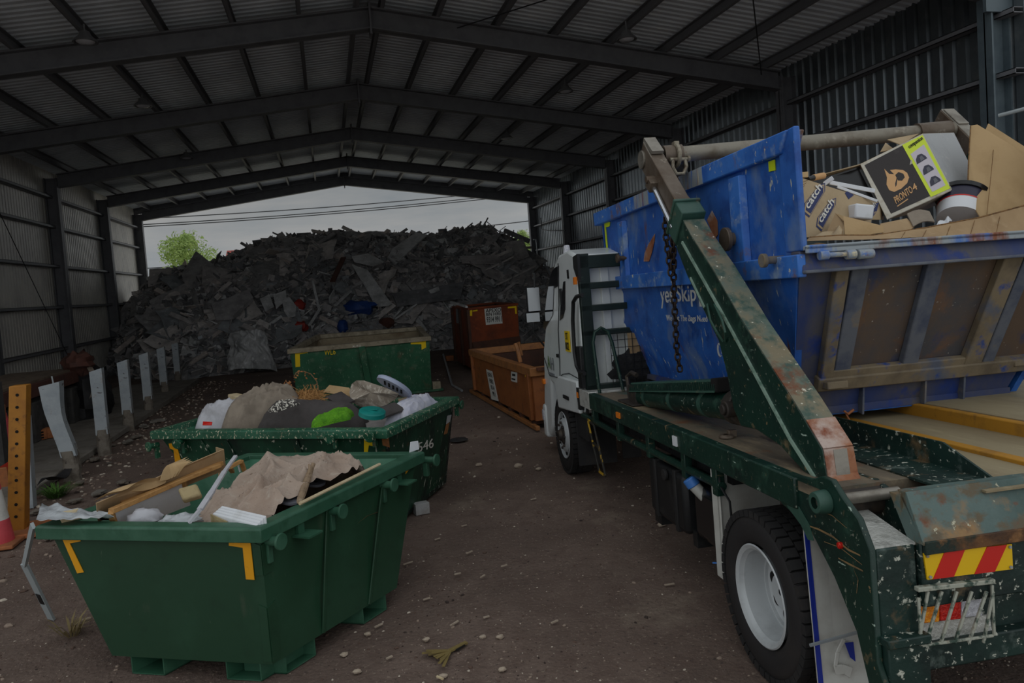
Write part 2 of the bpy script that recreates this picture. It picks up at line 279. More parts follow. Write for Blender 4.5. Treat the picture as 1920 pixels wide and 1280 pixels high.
# ------------------------------------------------------------------ mesh helpers
def basis(dirn, up=(0, 0, 1)):
    z = V(dirn).normalized(); up = V(up)
    if abs(z.dot(up)) > .98: up = V((1, 0, 0)) if abs(z.x) < .9 else V((0, 1, 0))
    x = up.cross(z).normalized(); y = z.cross(x)
    return x, y, z
class MB:
    def __init__(s): s.v, s.f, s.m = [], [], []
    def add(s, vs, fs, mi=0):
        b = len(s.v); s.v += [V(p) for p in vs]
        for f in fs: s.f.append([b + i for i in f]); s.m.append(mi)
        return s
    def hexa(s, p, mi=0):   # 8 corners: bottom ring 0-3, top ring 4-7
        return s.add(p, [(3, 2, 1, 0), (4, 5, 6, 7), (0, 1, 5, 4), (1, 2, 6, 5), (2, 3, 7, 6), (3, 0, 4, 7)], mi)
    def box(s, x0, x1, y0, y1, z0, z1, mi=0):
        return s.hexa([(x0, y0, z0), (x1, y0, z0), (x1, y1, z0), (x0, y1, z0), (x0, y0, z1), (x1, y0, z1), (x1, y1, z1), (x0, y1, z1)], mi)
    def obox(s, c, ax, ay, az, mi=0):
        c, ax, ay, az = V(c), V(ax), V(ay), V(az)
        return s.hexa([c + i * ax + j * ay + k * az for k in (-1, 1) for i, j in ((-1, -1), (1, -1), (1, 1), (-1, 1))], mi)
    def bar(s, p, q, w, h, up=(0, 0, 1), mi=0):   # box beam from p to q, w across, h along up
        p, q = V(p), V(q); x, y, z = basis(q - p, up)
        return s.obox((p + q) / 2, x * w / 2, y * h / 2, (q - p) / 2, mi)
    def prism(s, poly, vec, mi=0):
        poly = [V(p) for p in poly]; vec = V(vec); n = len(poly)
        fs = [tuple(range(n - 1, -1, -1)), tuple(range(n, 2 * n))] + [(i, (i + 1) % n, n + (i + 1) % n, n + i) for i in range(n)]
        return s.add(poly + [p + vec for p in poly], fs, mi)
    def sheet(s, poly, th=.006, mi=0):
        poly = [V(p) for p in poly]
        n = V((0, 0, 0))
        for i in range(len(poly)): n += (poly[i] - poly[0]).cross(poly[(i + 1) % len(poly)] - poly[0])
        n = n.normalized() if n.length > 1e-9 else V((0, 0, 1))
        return s.prism([p - n * th / 2 for p in poly], n * th, mi)
    def tube(s, pts, r, n=10, closed=False, mi=0):
        pts = [V(p) for p in pts]; k = len(pts); rr = r if isinstance(r, (list, tuple)) else [r] * k
        rings = []; x = None
        for i in range(k):
            a = pts[i - 1] if i > 0 or closed else pts[i]; b = pts[(i + 1) % k] if i < k - 1 or closed else pts[i]
            t = (b - a).normalized()
            if x is None: x = basis(t)[0]
            x = (x - t * x.dot(t)); x = x.normalized() if x.length > 1e-6 else basis(t)[0]
            y = t.cross(x)
            rings.append([pts[i] + (x * math.cos(2 * math.pi * j / n) + y * math.sin(2 * math.pi * j / n)) * rr[i] for j in range(n)])
        vs = [p for ring in rings for p in ring]; fs = []
        for i in range(k if closed else k - 1):
            i2 = (i + 1) % k
            for j in range(n): fs.append((i * n + j, i * n + (j + 1) % n, i2 * n + (j + 1) % n, i2 * n + j))
        if not closed: fs += [tuple(range(n - 1, -1, -1)), tuple((k - 1) * n + j for j in range(n))]
        return s.add(vs, fs, mi)
    def cyl(s, p, q, r, n=16, r2=None, mi=0): return s.tube([p, q], [r, r if r2 is None else r2], n, mi=mi)
    def lathe(s, prof, o, ax, n=48, mi=0, up=(0, 0, 1), close=False):  # prof: (radius, distance along ax)
        x, y, z = basis(ax, up); o = V(o); vs = []; k = len(prof)
        for r, t in prof:
            for j in range(n):
                a = 2 * math.pi * j / n; vs.append(o + z * t + (x * math.cos(a) + y * math.sin(a)) * r)
        fs = []
        for i in range(k if close else k - 1):
            for j in range(n): fs.append((i * n + j, i * n + (j + 1) % n, ((i + 1) % k) * n + (j + 1) % n, ((i + 1) % k) * n + j))
        return s.add(vs, fs, mi)
    def grid(s, fn, nu, nv, mi=0):
        vs = [fn(i / nu, j / nv) for j in range(nv + 1) for i in range(nu + 1)]
        fs = [(j * (nu + 1) + i, j * (nu + 1) + i + 1, (j + 1) * (nu + 1) + i + 1, (j + 1) * (nu + 1) + i) for j in range(nv) for i in range(nu)]
        return s.add(vs, fs, mi)
    def slab(s, fn, nu, nv, th, mi=0):     # a bent sheet with thickness: fn(u, v) -> point
        top = [V(fn(i / nu, j / nv)) for j in range(nv + 1) for i in range(nu + 1)]
        n = ((top[nu] - top[0]).cross(top[-1] - top[0])).normalized() * th
        bot = [p - n for p in top]; k = len(top); w = nu + 1
        fs = []
        for j in range(nv):
            for i in range(nu):
                a = j * w + i; fs.append((a, a + 1, a + w + 1, a + w)); fs.append((k + a, k + a + w, k + a + w + 1, k + a + 1))
        for i in range(nu): fs.append((i + 1, i, k + i, k + i + 1)); a = nv * w + i; fs.append((a, a + 1, k + a + 1, k + a))
        for j in range(nv): a = j * w; fs.append((a, a + w, k + a + w, k + a)); a += nu; fs.append((a + w, a, k + a, k + a + w))
        return s.add(top + bot, fs, mi)
    def blob(s, c, rx, ry, rz, seed=0, amp=.2, freq=2., n=20, rot=None, mi=0):
        vs, c = [], V(c); m = n // 2
        for i in range(m + 1):
            th = math.pi * i / m
            for j in range(n):
                ph = 2 * math.pi * j / n
                d = V((math.sin(th) * math.cos(ph), math.sin(th) * math.sin(ph), math.cos(th)))
                k = 1 + amp * noise.fractal(d * freq + V((seed * 7.1, seed * 3.3, seed)), 1., 2., 3)
                p = V((d.x * rx, d.y * ry, d.z * rz)) * k
                vs.append(c + (rot @ p if rot else p))
        fs = [(i * n + j, i * n + (j + 1) % n, (i + 1) * n + (j + 1) % n, (i + 1) * n + j) for i in range(m) for j in range(n)]
        return s.add(vs, fs, mi)
    def build(s, name, mats, parent=None, frame='W', bev=0, smooth=35, subd=0, **props):
        """Link as one object. frame W: vertices are in world space, T: in the truck's frame."""
        base = Matrix.Identity(4) if frame == 'W' else TRUCK
        if parent is not None:
            root = parent
            while root.parent: root = root.parent
            T = ROOTINV[root.name] @ base
        else:
            ps = [base @ p for p in s.v]
            lo = V([min(p[i] for p in ps) for i in range(3)]); hi = V([max(p[i] for p in ps) for i in range(3)])
            org = V(((lo.x + hi.x) / 2, (lo.y + hi.y) / 2, lo.z))
            if frame == 'T':
                M = Matrix.Translation(org) @ TRUCK.to_3x3().to_4x4()
            else: M = Matrix.Translation(org)
            T = M.inverted() @ base
        me = bpy.data.meshes.new(name)
        me.from_pydata([T @ p for p in s.v], [], s.f)
        for mm in ([mats] if isinstance(mats, str) else mats): me.materials.append(MATS[mm])
        me.polygons.foreach_set('material_index', s.m)
        me.polygons.foreach_set('use_smooth', [True] * len(s.f))
        bm = bmesh_new(me)
        me.set_sharp_from_angle(angle=R(smooth))
        o = bpy.data.objects.new(name, me); COL.objects.link(o)
        if parent is not None: o.parent = parent
        else: o.matrix_world = M; ROOTINV[o.name] = M.inverted()
        if bev:
            b = o.modifiers.new('edge', 'BEVEL'); b.width = bev; b.segments = 2; b.limit_method = 'ANGLE'; b.angle_limit = R(40)
        if subd:
            b = o.modifiers.new('sub', 'SUBSURF'); b.levels = subd; b.render_levels = subd
        for k, v in props.items(): o[k] = v
        return o
import bmesh
def bmesh_new(me):
    bm = bmesh.new(); bm.from_mesh(me)
    bmesh.ops.recalc_face_normals(bm, faces=bm.faces)
    bm.to_mesh(me); bm.free()
ROOTINV = {}
def thing(name, label, cat, loc, frame='W', group=None):
    """An Empty at the thing's base; its parts become children."""
    o = bpy.data.objects.new(name, None); COL.objects.link(o)
    o.empty_display_size = .1
    M = Matrix.Translation(V(loc)) if frame == 'W' else TRUCK @ Matrix.Translation(V(loc))
    o.matrix_world = M; ROOTINV[o.name] = M.inverted()
    return tag(o, label, cat, group)
def tag(o, label, cat, group=None, kind=None):
    o['label'] = label; o['category'] = cat
    if group: o['group'] = group
    if kind: o['kind'] = kind
    return o
def struct(o): o['kind'] = 'structure'; return o
def lettering(body, o, ex, ey, material, parent, frame='W', name='lettering', bold=.0):
    """Raised letters filling the parallelogram o, o+ex, o+ey."""
    c = bpy.data.curves.new('t', 'FONT'); c.body = body; c.extrude = .01; c.offset = bold; c.resolution_u = 3
    c.space_line = .9
    t = bpy.data.objects.new('t', c); COL.objects.link(t)
    dg = bpy.context.evaluated_depsgraph_get(); me0 = bpy.data.meshes.new_from_object(t.evaluated_get(dg))
    vs = [v.co.copy() for v in me0.vertices]; fs = [tuple(p.vertices) for p in me0.polygons]
    bpy.data.objects.remove(t); bpy.data.curves.remove(c); bpy.data.meshes.remove(me0)
    x0, x1 = min(v.x for v in vs), max(v.x for v in vs); y0, y1 = min(v.y for v in vs), max(v.y for v in vs)
    o, ex, ey = V(o), V(ex), V(ey); n = ex.cross(ey).normalized()
    mb = MB(); mb.add([o + ex * (v.x - x0) / (x1 - x0) + ey * (v.y - y0) / (y1 - y0) + n * (v.z * .15 + .0015) for v in vs], fs)
    return mb.build(name, material, parent, frame, smooth=20)
def inset(q, d):   # corners of a quad moved inwards
    n = len(q); r = []
    for i in range(n):
        a = (q[(i + 1) % n] - q[i]).normalized(); b = (q[i - 1] - q[i]).normalized()
        r.append(q[i] + (a + b) * d)
    return r
def lerp(a, b, t): return V(a) + (V(b) - V(a)) * t
def rnd(a, b): return random.uniform(a, b)
# ------------------------------------------------------------------ ground
def ground_h(x, y):
    return .018 * noise.noise(V((x * .9, y * .9, 3))) + .012 * noise.noise(V((x * 2.6, y * 2.6, 9)))
xs = [-120, -60, -30, -20, -14] + [-10 + .25 * i for i in range(97)] + [18, 24, 40, 70, 120]
ys = [-60, -30, -12, -4] + [0 + .25 * i for i in range(125)] + [34, 40, 50, 70, 110, 160]
m = MB()
near_ = lambda x, y: -10 <= x <= 14 and 0 <= y <= 31
m.add([(x, y, ground_h(x, y) - .01 if near_(x, y) else -.01) for y in ys for x in xs],
      [(j * len(xs) + i, j * len(xs) + i + 1, (j + 1) * len(xs) + i + 1, (j + 1) * len(xs) + i) for j in range(len(ys) - 1) for i in range(len(xs) - 1)])
struct(m.build('ground', 'dirt'))

m = MB(); m.add([(-40, -40, .012), (40, -40, .012), (40, .6, .012), (-40, .6, .012)], [(0, 1, 2, 3)]); struct(m.build('bounce_ground', 'bounce_pale'))   # unseen pale ground added behind the camera to bounce light under the roof
# ------------------------------------------------------------------ the shed: portal frames, purlins, girts, cladding
XL, XR, XM = -8.15, 10.7, 1.27
FR = [9.6 + 5.4 * k for k in range(6)]
ZE, ZRI, RD = 6.2, 7.5, .42                # rafter underside at the walls and at the ridge, rafter depth
def zr(x): return ZRI - (ZRI - ZE) * (abs(x - XM) / (XR - XM if x > XM else XM - XL))
for k, y in enumerate(FR):
    w = .13
    root = bpy.data.objects.new('trim_%d' % (k + 1), None); COL.objects.link(root)
    root.location = (XM, y, 0); ROOTINV[root.name] = Matrix.Translation((-XM, -y, 0)); struct(root)
    for sx, xw in ((1, XL), (-1, XR)):
        c = MB()                           # H column: two flanges and a web
        xi, xo = xw + sx * .38, xw + sx * .02
        for a, b in ((xi, xi - sx * .03), (xo, xo + sx * .03)): c.box(min(a, b), max(a, b), y - w, y + w, 0, ZE + .35)
        c.box(min(xi, xo), max(xi, xo), y - .012, y + .012, 0, ZE + .35)
        c.build('column', 'steel_front' if k == 0 else 'steel_frame', root)
        r = MB()
        for z0, th in ((0, .03), (RD - .03, .03)):
            a, b = V((xi, y, zr(xi) + z0)), V((XM, y, ZRI + z0))
            r.hexa([a + V((0, -w, 0)), b + V((0, -w, 0)), b + V((0, w, 0)), a + V((0, w, 0)),
                    a + V((0, -w, th)), b + V((0, -w, th)), b + V((0, w, th)), a + V((0, w, th))])
        a, b = V((xi, y, zr(xi))), V((XM, y, ZRI))
        r.hexa([a + V((0, -.012, 0)), b + V((0, -.012, 0)), b + V((0, .012, 0)), a + V((0, .012, 0)),
                a + V((0, -.012, RD)), b + V((0, -.012, RD)), b + V((0, .012, RD)), a + V((0, .012, RD))])
        r.build('rafter', 'steel_frame', root)
    p = MB(); p.box(XM - .02, XM + .02, y - .16, y + .16, ZRI - .12, ZRI + RD + .1); p.build('apex_plate', 'steel_frame', root)
Y0, Y1 = FR[0] - .35, FR[-1] + .3
def purlin(x, ztop, name='purlin'):
    c = MB(); s = -1 if x > XM else 1
    c.box(x - .006, x + .006, Y0, Y1, ztop - .2, ztop); c.box(min(x, x + s * .075), max(x, x + s * .075), Y0, Y1, ztop - .012, ztop)
    c.box(min(x, x + s * .075), max(x, x + s * .075), Y0, Y1, ztop - .2, ztop - .188)
    o = c.build(name, 'purlin'); struct(o)
for i in range(8):
    f = (i + .12) / 7.6
    for xe in (XL + .1, XR - .1):
        x = XM + (xe - XM) * f
        if i == 0: x = XM + math.copysign(.28, xe)
        purlin(x, zr(x) + RD + .21)
for sx, xw, tag_ in ((1, XL, 'left'), (-1, XR, 'right')):
    for z in (1.32, 2.6, 3.86, 5.08, 6.0):
        c = MB(); x0, x1 = sorted((xw + sx * .02, xw + sx * .2))
        c.box(x0, x1, Y0, Y1, z, z + .012); c.box(x0, x1, Y0, Y1, z - .075, z - .063)
        xx = xw + sx * .2; c.box(min(xx, xx - sx * .012), max(xx, xx - sx * .012), Y0, Y1, z - .075, z + .012)
        c.build('girt', 'purlin', **{'kind': 'structure'})
def profile(y0, y1, pitch, pan, slope, rib, depth):
    pts = []; y = y0
    while y < y1:
        pts += [(y, 0), (y + pan, 0), (y + pan + slope, depth), (y + pan + slope + rib, depth)]; y += pitch
    return pts
def cladding(name, x, out_, z0, z1, prof, material):
    m = MB(); n = len(prof); vs = []
    for z in (z0, z1): vs += [(x + out_ * d, y, z) for y, d in prof]
    m.add(vs, [(i, i + 1, n + i + 1, n + i) for i in range(n - 1)])
    return struct(m.build(name, material, smooth=10))
cladding('wall_left', XL - .0, -1, .18, ZE + .75, profile(Y0, Y1, .19, .11, .02, .04, .014), 'clad_left')
cladding('wall_right', XR + .0, 1, .18, ZE + .75, profile(Y0, Y1, .27, .17, .014, .05, .06), 'clad')
m = MB()
pr = profile(Y0 - .2, Y1 + .2, .20, .10, .02, .06, .035); n = len(pr)
for xe in (XL - .35, XR + .35):
    vs = []
    for x in (xe, XM): vs += [(x, y, ZRI + RD + .22 - (ZRI - ZE) * abs(x - XM) / (9.43) + d) for y, d in pr]
    m.add(vs, [(i, i + 1, n + i + 1, n + i) for i in range(n - 1)])
struct(m.build('ceiling', 'roof_sheet', smooth=10))
for nm, y in (('trim_10', Y0 + .02), ('trim_11', Y1 - .06)):    # gable infill above the end rafters
    m = MB()
    for xe in (XL - .3, XR + .3):
        k = (ZRI - ZE) / 9.43 * abs(xe - XM)
        m.hexa([(xe, y, ZRI + RD - .06 - k), (XM, y, ZRI + RD - .06), (XM, y + .03, ZRI + RD - .06), (xe, y + .03, ZRI + RD - .06 - k), (xe, y, ZRI + RD + .24 - k), (XM, y, ZRI + RD + .24), (XM, y + .03, ZRI + RD + .24), (xe, y + .03, ZRI + RD + .24 - k)])
    struct(m.build(nm, 'steel_frame'))
m = MB()                                    # ridge capping and front barge flashing
m.sheet([(XM - .3, Y0 - .25, ZRI + RD + .25), (XM + .3, Y0 - .25, ZRI + RD + .25), (XM + .3, Y1 + .2, ZRI + RD + .25), (XM - .3, Y1 + .2, ZRI + RD + .25)], .01)
struct(m.build('trim_7', 'purlin'))
m = MB()
m.box(XR + .06, XR + .42, FR[0] - .42, FR[0] - .2, 0, 5.62); m.box(XR + .04, XR + .46, FR[0] - .44, FR[0] - .18, 5.62, 5.95)
struct(m.build('trim_8', 'flashing', bev=.008))
m = MB(); m.box(XR - .5, XR + .6, FR[0] - .16, FR[0] - .1, 6.0, 6.38); struct(m.build('trim_9', 'steel_front'))
# low concrete plinths below the cladding
for xw, nm in ((XL - .12, 'baseboard_left'), (XR - .02, 'baseboard_right')):
    m = MB(); m.box(xw, xw + .14, Y0, Y1, 0, .3); struct(m.build(nm, 'concrete_dark'))
# bracing rods under the roof and on the left wall
def rod(name, a, b, r, label, material='cable'):
    m = MB(); m.tube([a, b], r, 6); return tag(m.build(name, material), label, 'rod')
rod('bracing_rod', (XL + .3, FR[2], 6.1), (XL + .3, FR[3], .6), .012, 'thin bracing rod falling across the left wall cladding')
rod('bracing_rod', (6.2, FR[0], zr(6.2) + .3), (9.9, FR[1], zr(9.9) + .3), .012, 'thin bracing rod under the roof at the right front bay')
rod('bracing_rod', (3.0, FR[1], zr(3) + .3), (6.4, FR[0], zr(6.4) + .3), .012, 'thin bracing rod crossing purlins right of the roof ridge')
m = MB(); m.tube([P(1872, 217, Y=9.3), P(1925, 203, Y=9.0)], .03, 8); tag(m.build('conduit_pipe', 'flashing'), 'pale horizontal pipe fixed to the front right shed column', 'pipe')
m = MB(); a = P(1014, 408, X=10.45); m.tube([a, P(1016, 430, X=10.45), P(1030, 432, X=9.9), P(1060, 432, X=8.9)], .02, 6)
tag(m.build('wall_bracket', 'cable'), 'dark bent bracket on the far right wall above the heap', 'bracket')
m = MB(); m.tube([P(1000, 449, Y=36), P(1005, 449, Y=36), P(1009, 490, Y=36)], .025, 6); tag(m.build('vent_pipe', 'flashing'), 'thin pale pipe bent over beside the far right column', 'pipe')
# high-bay lamps hanging from the purlins
for i, (px, py, lb) in enumerate([(160, 76, 'dim round bay lamp under the left roof slope, the one at the upper edge'), (1175, 72, 'round bay lamp with a wire guard under the right roof slope, nearest'),
                     (1060, 170, 'round bay lamp under the right roof slope, second back'), (268, 197, 'dim round bay lamp under the left roof slope, second back'),
                     (950, 258, 'small round bay lamp under the right roof slope, farthest back'), (350, 295, 'small round bay lamp under the left roof slope, farthest back')]):
    c = P(px, py, Z=7.0 if i != 1 else 6.95)
    t = thing('bay_lamp', lb, 'lamp', c, group='bay lamps under the roof')
    hi = zr(c.x) + RD + .03
    m = MB(); m.cyl(c + V((0, 0, .12)), V((c.x, c.y, hi)), .018, 8); m.build('stem', 'lamp_metal', t)
    m = MB(); m.lathe([(.04, .16), (.08, .15), (.1, .08), (.19, 0), (.2, -.03), (.17, -.03), (.15, .02), (.01, .05)], c, (0, 0, 1), 24); m.build('shade', 'lamp_metal', t)
    m = MB(); m.lathe([(.01, -.06), (.1, -.05), (.15, -.02), (.15, 0)], c, (0, 0, 1), 20); m.build('lens', 'lamp_glass', t)
# ------------------------------------------------------------------ beyond the far opening
def wire(a, b, label, sag=.4):
    pts = [lerp(a, b, i / 12) - V((0, 0, sag * (1 - (i / 6 - 1) ** 2))) for i in range(13)]
    m = MB(); m.tube(pts, .035, 5); return tag(m.build('power_line', 'cable'), label, 'wire')
wire(P(150, 415, Y=55), P(1100, 340, Y=60), 'uppermost power line crossing the sky behind the shed')
wire(P(150, 427, Y=55), P(1100, 346, Y=60), 'second power line, just under the top wire in the sky')
wire(P(150, 431, Y=55), P(1100, 350, Y=60), 'third power line, lowest of the upper bundle of wires')
wire(P(180, 506, Y=62), P(420, 492, Y=62), 'lower power line seen left of the green tree', .1)
wire(P(180, 527, Y=62), P(420, 514, Y=62), 'lowest power line near the far grey roof', .1)
wire(P(880, 426, Y=55), P(1080, 400, Y=55), 'power line in the sky at the right end of the heap', .1)
def tree(cx, cy, zt, w, label, seed, n=7000):
    rs = random.Random(seed)
    t = thing('tree', label, 'tree', (cx, cy, 0))
    m = MB(); m.tube([(cx, cy, 0), (cx + .1, cy, zt * .35), (cx - .1, cy, zt * .6)], [.25, .18, .08], 8)
    lobes = []
    for i in range(9):
        a = rs.uniform(0, 6.28); h = rs.uniform(.42, .9); r_ = w * .5 * (1.15 - h) * rs.uniform(.5, 1.1) + .25
        c = V((cx + math.cos(a) * w * .33 * rs.uniform(.3, 1.2), cy + math.sin(a) * w * .33, zt * h)); lobes.append((c, r_ + .35))
        m.tube([(cx, cy, zt * .35), lerp((cx, cy, zt * .45), c, .6) + V((0, 0, .2)), c], [.09, .05, .02], 6)
    lobes.append((V((cx - w * .12, cy, zt * .93)), .55))
    m.build('trunk', 'bark_tree', t)
    m = MB()
    for i in range(n):
        c, r_ = rs.choice(lobes); d = V((rs.gauss(0, 1), rs.gauss(0, 1), rs.gauss(0, 1))).normalized() * r_ * rs.uniform(.3, 1.1)
        p = c + d; u = V((rs.gauss(0, 1), rs.gauss(0, 1), rs.gauss(0, 1))).normalized(); v = u.orthogonal().normalized()
        s = rs.uniform(.05, .13); m.add([p - u * s * 1.6, p + v * s * .5, p + u * s * 1.6, p - v * s * .5], [(0, 1, 2, 3)])
    m.build('foliage', 'leaf_lime', t, kind='stuff')
c = P(372, 500, Y=60); tree(c.x, 60, 7.6, 5.2, 'lime green tree standing behind the left end of the heap', 3)
c = P(985, 480, Y=60); tree(c.x + .3, 60, 6.4, 4.2, 'lime green tree showing at the right end of the heap', 8, 4500)
def house(px0, px1, pyt, y, name, label, wm, rm, h):
    a, b = P(px0, pyt, Y=y), P(px1, pyt, Y=y); z = a.z
    t = thing(name, label, 'building', ((a.x + b.x) / 2, y + 3, 0))
    m = MB(); m.box(a.x, b.x, y, y + 6, 0, z - h); m.build('wall', wm, t)
    m = MB(); m.prism([(a.x - .3, y - .3, z - h), (a.x - .3, y + 6.3, z - h), (a.x - .3, y + 3, z)], (b.x - a.x + .6, 0, 0)); m.build('roof', rm, t)
house(250, 312, 522, 70, 'far_shed', 'low grey roofed building far behind the left opening', 'house_wall', 'roof_grey', 1.2)
house(424, 452, 466, 72, 'far_house', 'red roofed house corner peeking over the heap beside the tree', 'house_wall', 'roof_red', 1.6)
m = MB(); m.add([(-60, 37.5, .02), (60, 37.5, .02), (60, 110, .02), (-60, 110, .02)], [(0, 1, 2, 3)]); struct(m.build('far_field', 'far_bounce'))
# ------------------------------------------------------------------ the waste heap at the back of the shed
RIDGE = [(-9.5, 1.2), (-8.2, 2.0), (-7.6, 2.7), (-6.8, 3.3), (-6.1, 3.7), (-4.6, 4.0), (-3.7, 4.3), (-2.3, 4.6), (-1., 4.8), (.4, 4.85), (1.8, 4.8), (2.8, 4.85), (3.7, 4.8), (4.6, 4.45), (5.9, 4.7), (7.2, 4.8), (8.5, 4.2), (9.3, 3.0), (9.9, 2.0), (10.7, 1.3), (12, .8)]
BASE = [(-9.5, 31.5), (-7.9, 30.), (-6, 26.5), (-4.6, 25.2), (-3.7, 25.6), (-1.6, 26.), (2., 27.2), (4.4, 27.5), (7, 27), (12, 28)]
def interp(T, x):
    if x <= T[0][0]: return T[0][1]
    for a, b in zip(T, T[1:]):
        if x <= b[0]: return a[1] + (b[1] - a[1]) * (x - a[0]) / (b[0] - a[0])
    return T[-1][1]
def heap_h(x, y):
    r, b = interp(RIDGE, x), interp(BASE, x)
    t = (y - b) / (34 - b)
    if t <= 0: return -.1
    if t < 1: h = r * (1 - (1 - t) ** 1.55) ** .92
    else: h = r * max(0., 1 - (y - 34) / 5.)
    k = min(1, t * 3)
    return h + k * (.26 * noise.fractal(V((x * .55, y * .55, 1.7)), 1., 2., 4) + .13 * noise.fractal(V((x * 1.9, y * 1.9, 5)), 1., 2., 3))
def heap_at(px, py):
    v = ray(px, py); v = v / v.y
    y = 22.
    while y < 40:
        p = V((0, 0, H)) + v * y
        if p.z < heap_h(p.x, p.y): return p
        y += .05
    return V((0, 0, H)) + v * 34
WM = ['waste_%d' % i for i in range(len(HEAPC))]
rs = random.Random(5)
m = MB()
nx, ny = 170, 150
m.grid(lambda u, v: V((-9.2 + 21 * u, 24 + 16 * v, heap_h(-9.2 + 21 * u, 24 + 16 * v) + .05 * rs.uniform(-1, 1))), nx, ny)
m.m = [rs.choice((0, 0, 2, 2, 4, 8, 8, 1, 6)) for _ in m.f]
def rough_dir(rs, tilt=.5):
    a = rs.uniform(0, 6.283); return V((math.cos(a), math.sin(a), rs.uniform(-tilt, tilt))).normalized()
def shards(m, rs, n, xr, yr):
    for i in range(n):
        x = rs.uniform(*xr); b = interp(BASE, x); y = rs.uniform(max(b, yr[0]), yr[1])
        p = V((x, y, heap_h(x, y) + rs.uniform(-.05, .12)))
        d = rough_dir(rs, .8); u = d.orthogonal().normalized(); w = d.cross(u)
        a = rs.uniform(0, 3.14); u, w = u * math.cos(a) + w * math.sin(a), w * math.cos(a) - u * math.sin(a)
        kind = rs.random()
        if kind < .34: s = (rs.uniform(.1, .4), rs.uniform(.012, .035), rs.uniform(.006, .02))
        elif kind < .72: s = (rs.uniform(.08, .32), rs.uniform(.07, .26), rs.uniform(.004, .02))
        else: s = (rs.uniform(.05, .16), rs.uniform(.05, .14), rs.uniform(.04, .12))
        m.obox(p, d * s[0], u * s[1], w * s[2], mi=rs.choice((0, 1, 1, 2, 2, 3, 4, 4, 5, 6, 7, 8, 8, 8, 9) if rs.random() < .75 else (0, 2, 4, 8)))
shards(m, rs, 7000, (-8.6, 10.5), (24, 34.6))
for i in range(260):           # silhouette along the crest
    x = rs.uniform(-8, 10.5); y = rs.uniform(33.2, 34.6); p = V((x, y, heap_h(x, y) + rs.uniform(-.05, .1)))
    d = rough_dir(rs, .7); u = d.orthogonal().normalized(); w = d.cross(u)
    m.obox(p, d * rs.uniform(.1, .6), u * rs.uniform(.02, .12), w * rs.uniform(.01, .06), mi=rs.choice((0, 2, 4, 8, 1)))
tag(m.build('waste_heap', WM, smooth=10, kind='stuff'), 'dark mound of mixed demolition waste filling the back of the shed', 'waste heap')
# countable pieces on the heap
rs = random.Random(11)
GP = 'weathered planks in the waste heap'
for i in range(90):
    x = rs.uniform(-7.6, 10.2); b = interp(BASE, x); y = rs.uniform(b + .3, 34.2)
    p = V((x, y, heap_h(x, y) + .12)); d = rough_dir(rs, .45)
    if rs.random() < .5: d = V((d.x, -abs(d.y) * .7, -.55 if d.y else .2)).normalized()
    L = rs.uniform(.4, 1.1)
    m = MB(); u = d.orthogonal().normalized(); w = d.cross(u)
    m.obox(p, d * L, u * rs.uniform(.05, .12), w * rs.uniform(.015, .03))
    tag(m.build('timber_plank', rs.choice(('waste_1', 'waste_3', 'waste_4', 'waste_5', 'waste_7', 'waste_0'))), 'weathered timber plank lying in the dark waste heap', 'plank', GP)
for i in range(80):
    x = rs.uniform(-7.4, 10.); b = interp(BASE, x); y = rs.uniform(b + .5, 32.6)
    c = V((x, y, heap_h(x, y) + .1)); d = rough_dir(rs, .3); n_ = V((rs.uniform(-.5, .5), -.7, 1)).normalized(); u = n_.cross(d).normalized(); d = u.cross(n_)
    a, bb = rs.uniform(.35, 1.1), rs.uniform(.3, .75); sd = rs.random() * 50
    m = MB(); m.slab(lambda s, t: c + d * (s - .5) * 2 * a + u * (t - .5) * 2 * bb + n_ * (.18 * noise.noise(V((s * 2.5 + sd, t * 2.5, sd)))), 8, 6, .02)
    tag(m.build('board_sheet', rs.choice(('waste_0', 'waste_1', 'waste_4', 'waste_6', 'waste_3'))), 'crumpled dark board sheet lying in the waste heap', 'sheet', 'crumpled sheets in the waste heap')
def on_heap(name, pts, th, material, label, cat, lift=.42, wob=.08):
    """a flat-ish piece lying on the heap; its outline follows points seen in the photograph"""
    q = [heap_at(*p) for p in pts]; c = sum(q, V()) / len(q)
    n = V((0, -.62, .78)); m = MB()
    q = [p - n * ((p - c).dot(n)) * .75 + n * (lift + wob * noise.noise(p * 1.7)) for p in q]
    m.sheet(q, th); return tag(m.build(name, material, bev=.01), label, cat)
def stick(name, a, b, w, h, material, label, cat='plank', lift=.36):
    p, q = heap_at(*a) + V((0, -lift, lift)), heap_at(*b) + V((0, -lift, lift))
    m = MB(); m.bar(p, q, w, h); return tag(m.build(name, material), label, cat)
on_heap('concrete_slab', [(735, 480), (780, 455), (800, 465), (742, 503), (728, 492)], .08, 'waste_5', 'large tilted grey slab below the heap crest', 'slab')
on_heap('carpet_offcut', [(660, 510), (690, 520), (735, 590), (728, 592), (705, 590), (690, 560)], .05, 'waste_5', 'long pale hanging carpet strip in the middle of the heap', 'carpet')
on_heap('folded_sheet', [(660, 497), (690, 490), (722, 508), (700, 512), (665, 505)], .04, 'waste_9', 'pale folded sheet just above the hanging carpet strip', 'sheet')
on_heap('plaster_sheet', [(530, 575), (545, 572), (558, 590), (556, 610), (543, 612), (535, 600)], .03, 'waste_9', 'pale grey rounded panel left of centre on the heap', 'panel')
on_heap('panel', [(515, 572), (538, 562), (540, 575), (520, 595)], .03, 'waste_9', 'pale square panel touching the rounded grey panel', 'panel')
on_heap('crumpled_paper', [(490, 578), (508, 570), (516, 590), (500, 600)], .06, 'waste_9', 'crumpled pale sheet left of the square panel', 'paper')
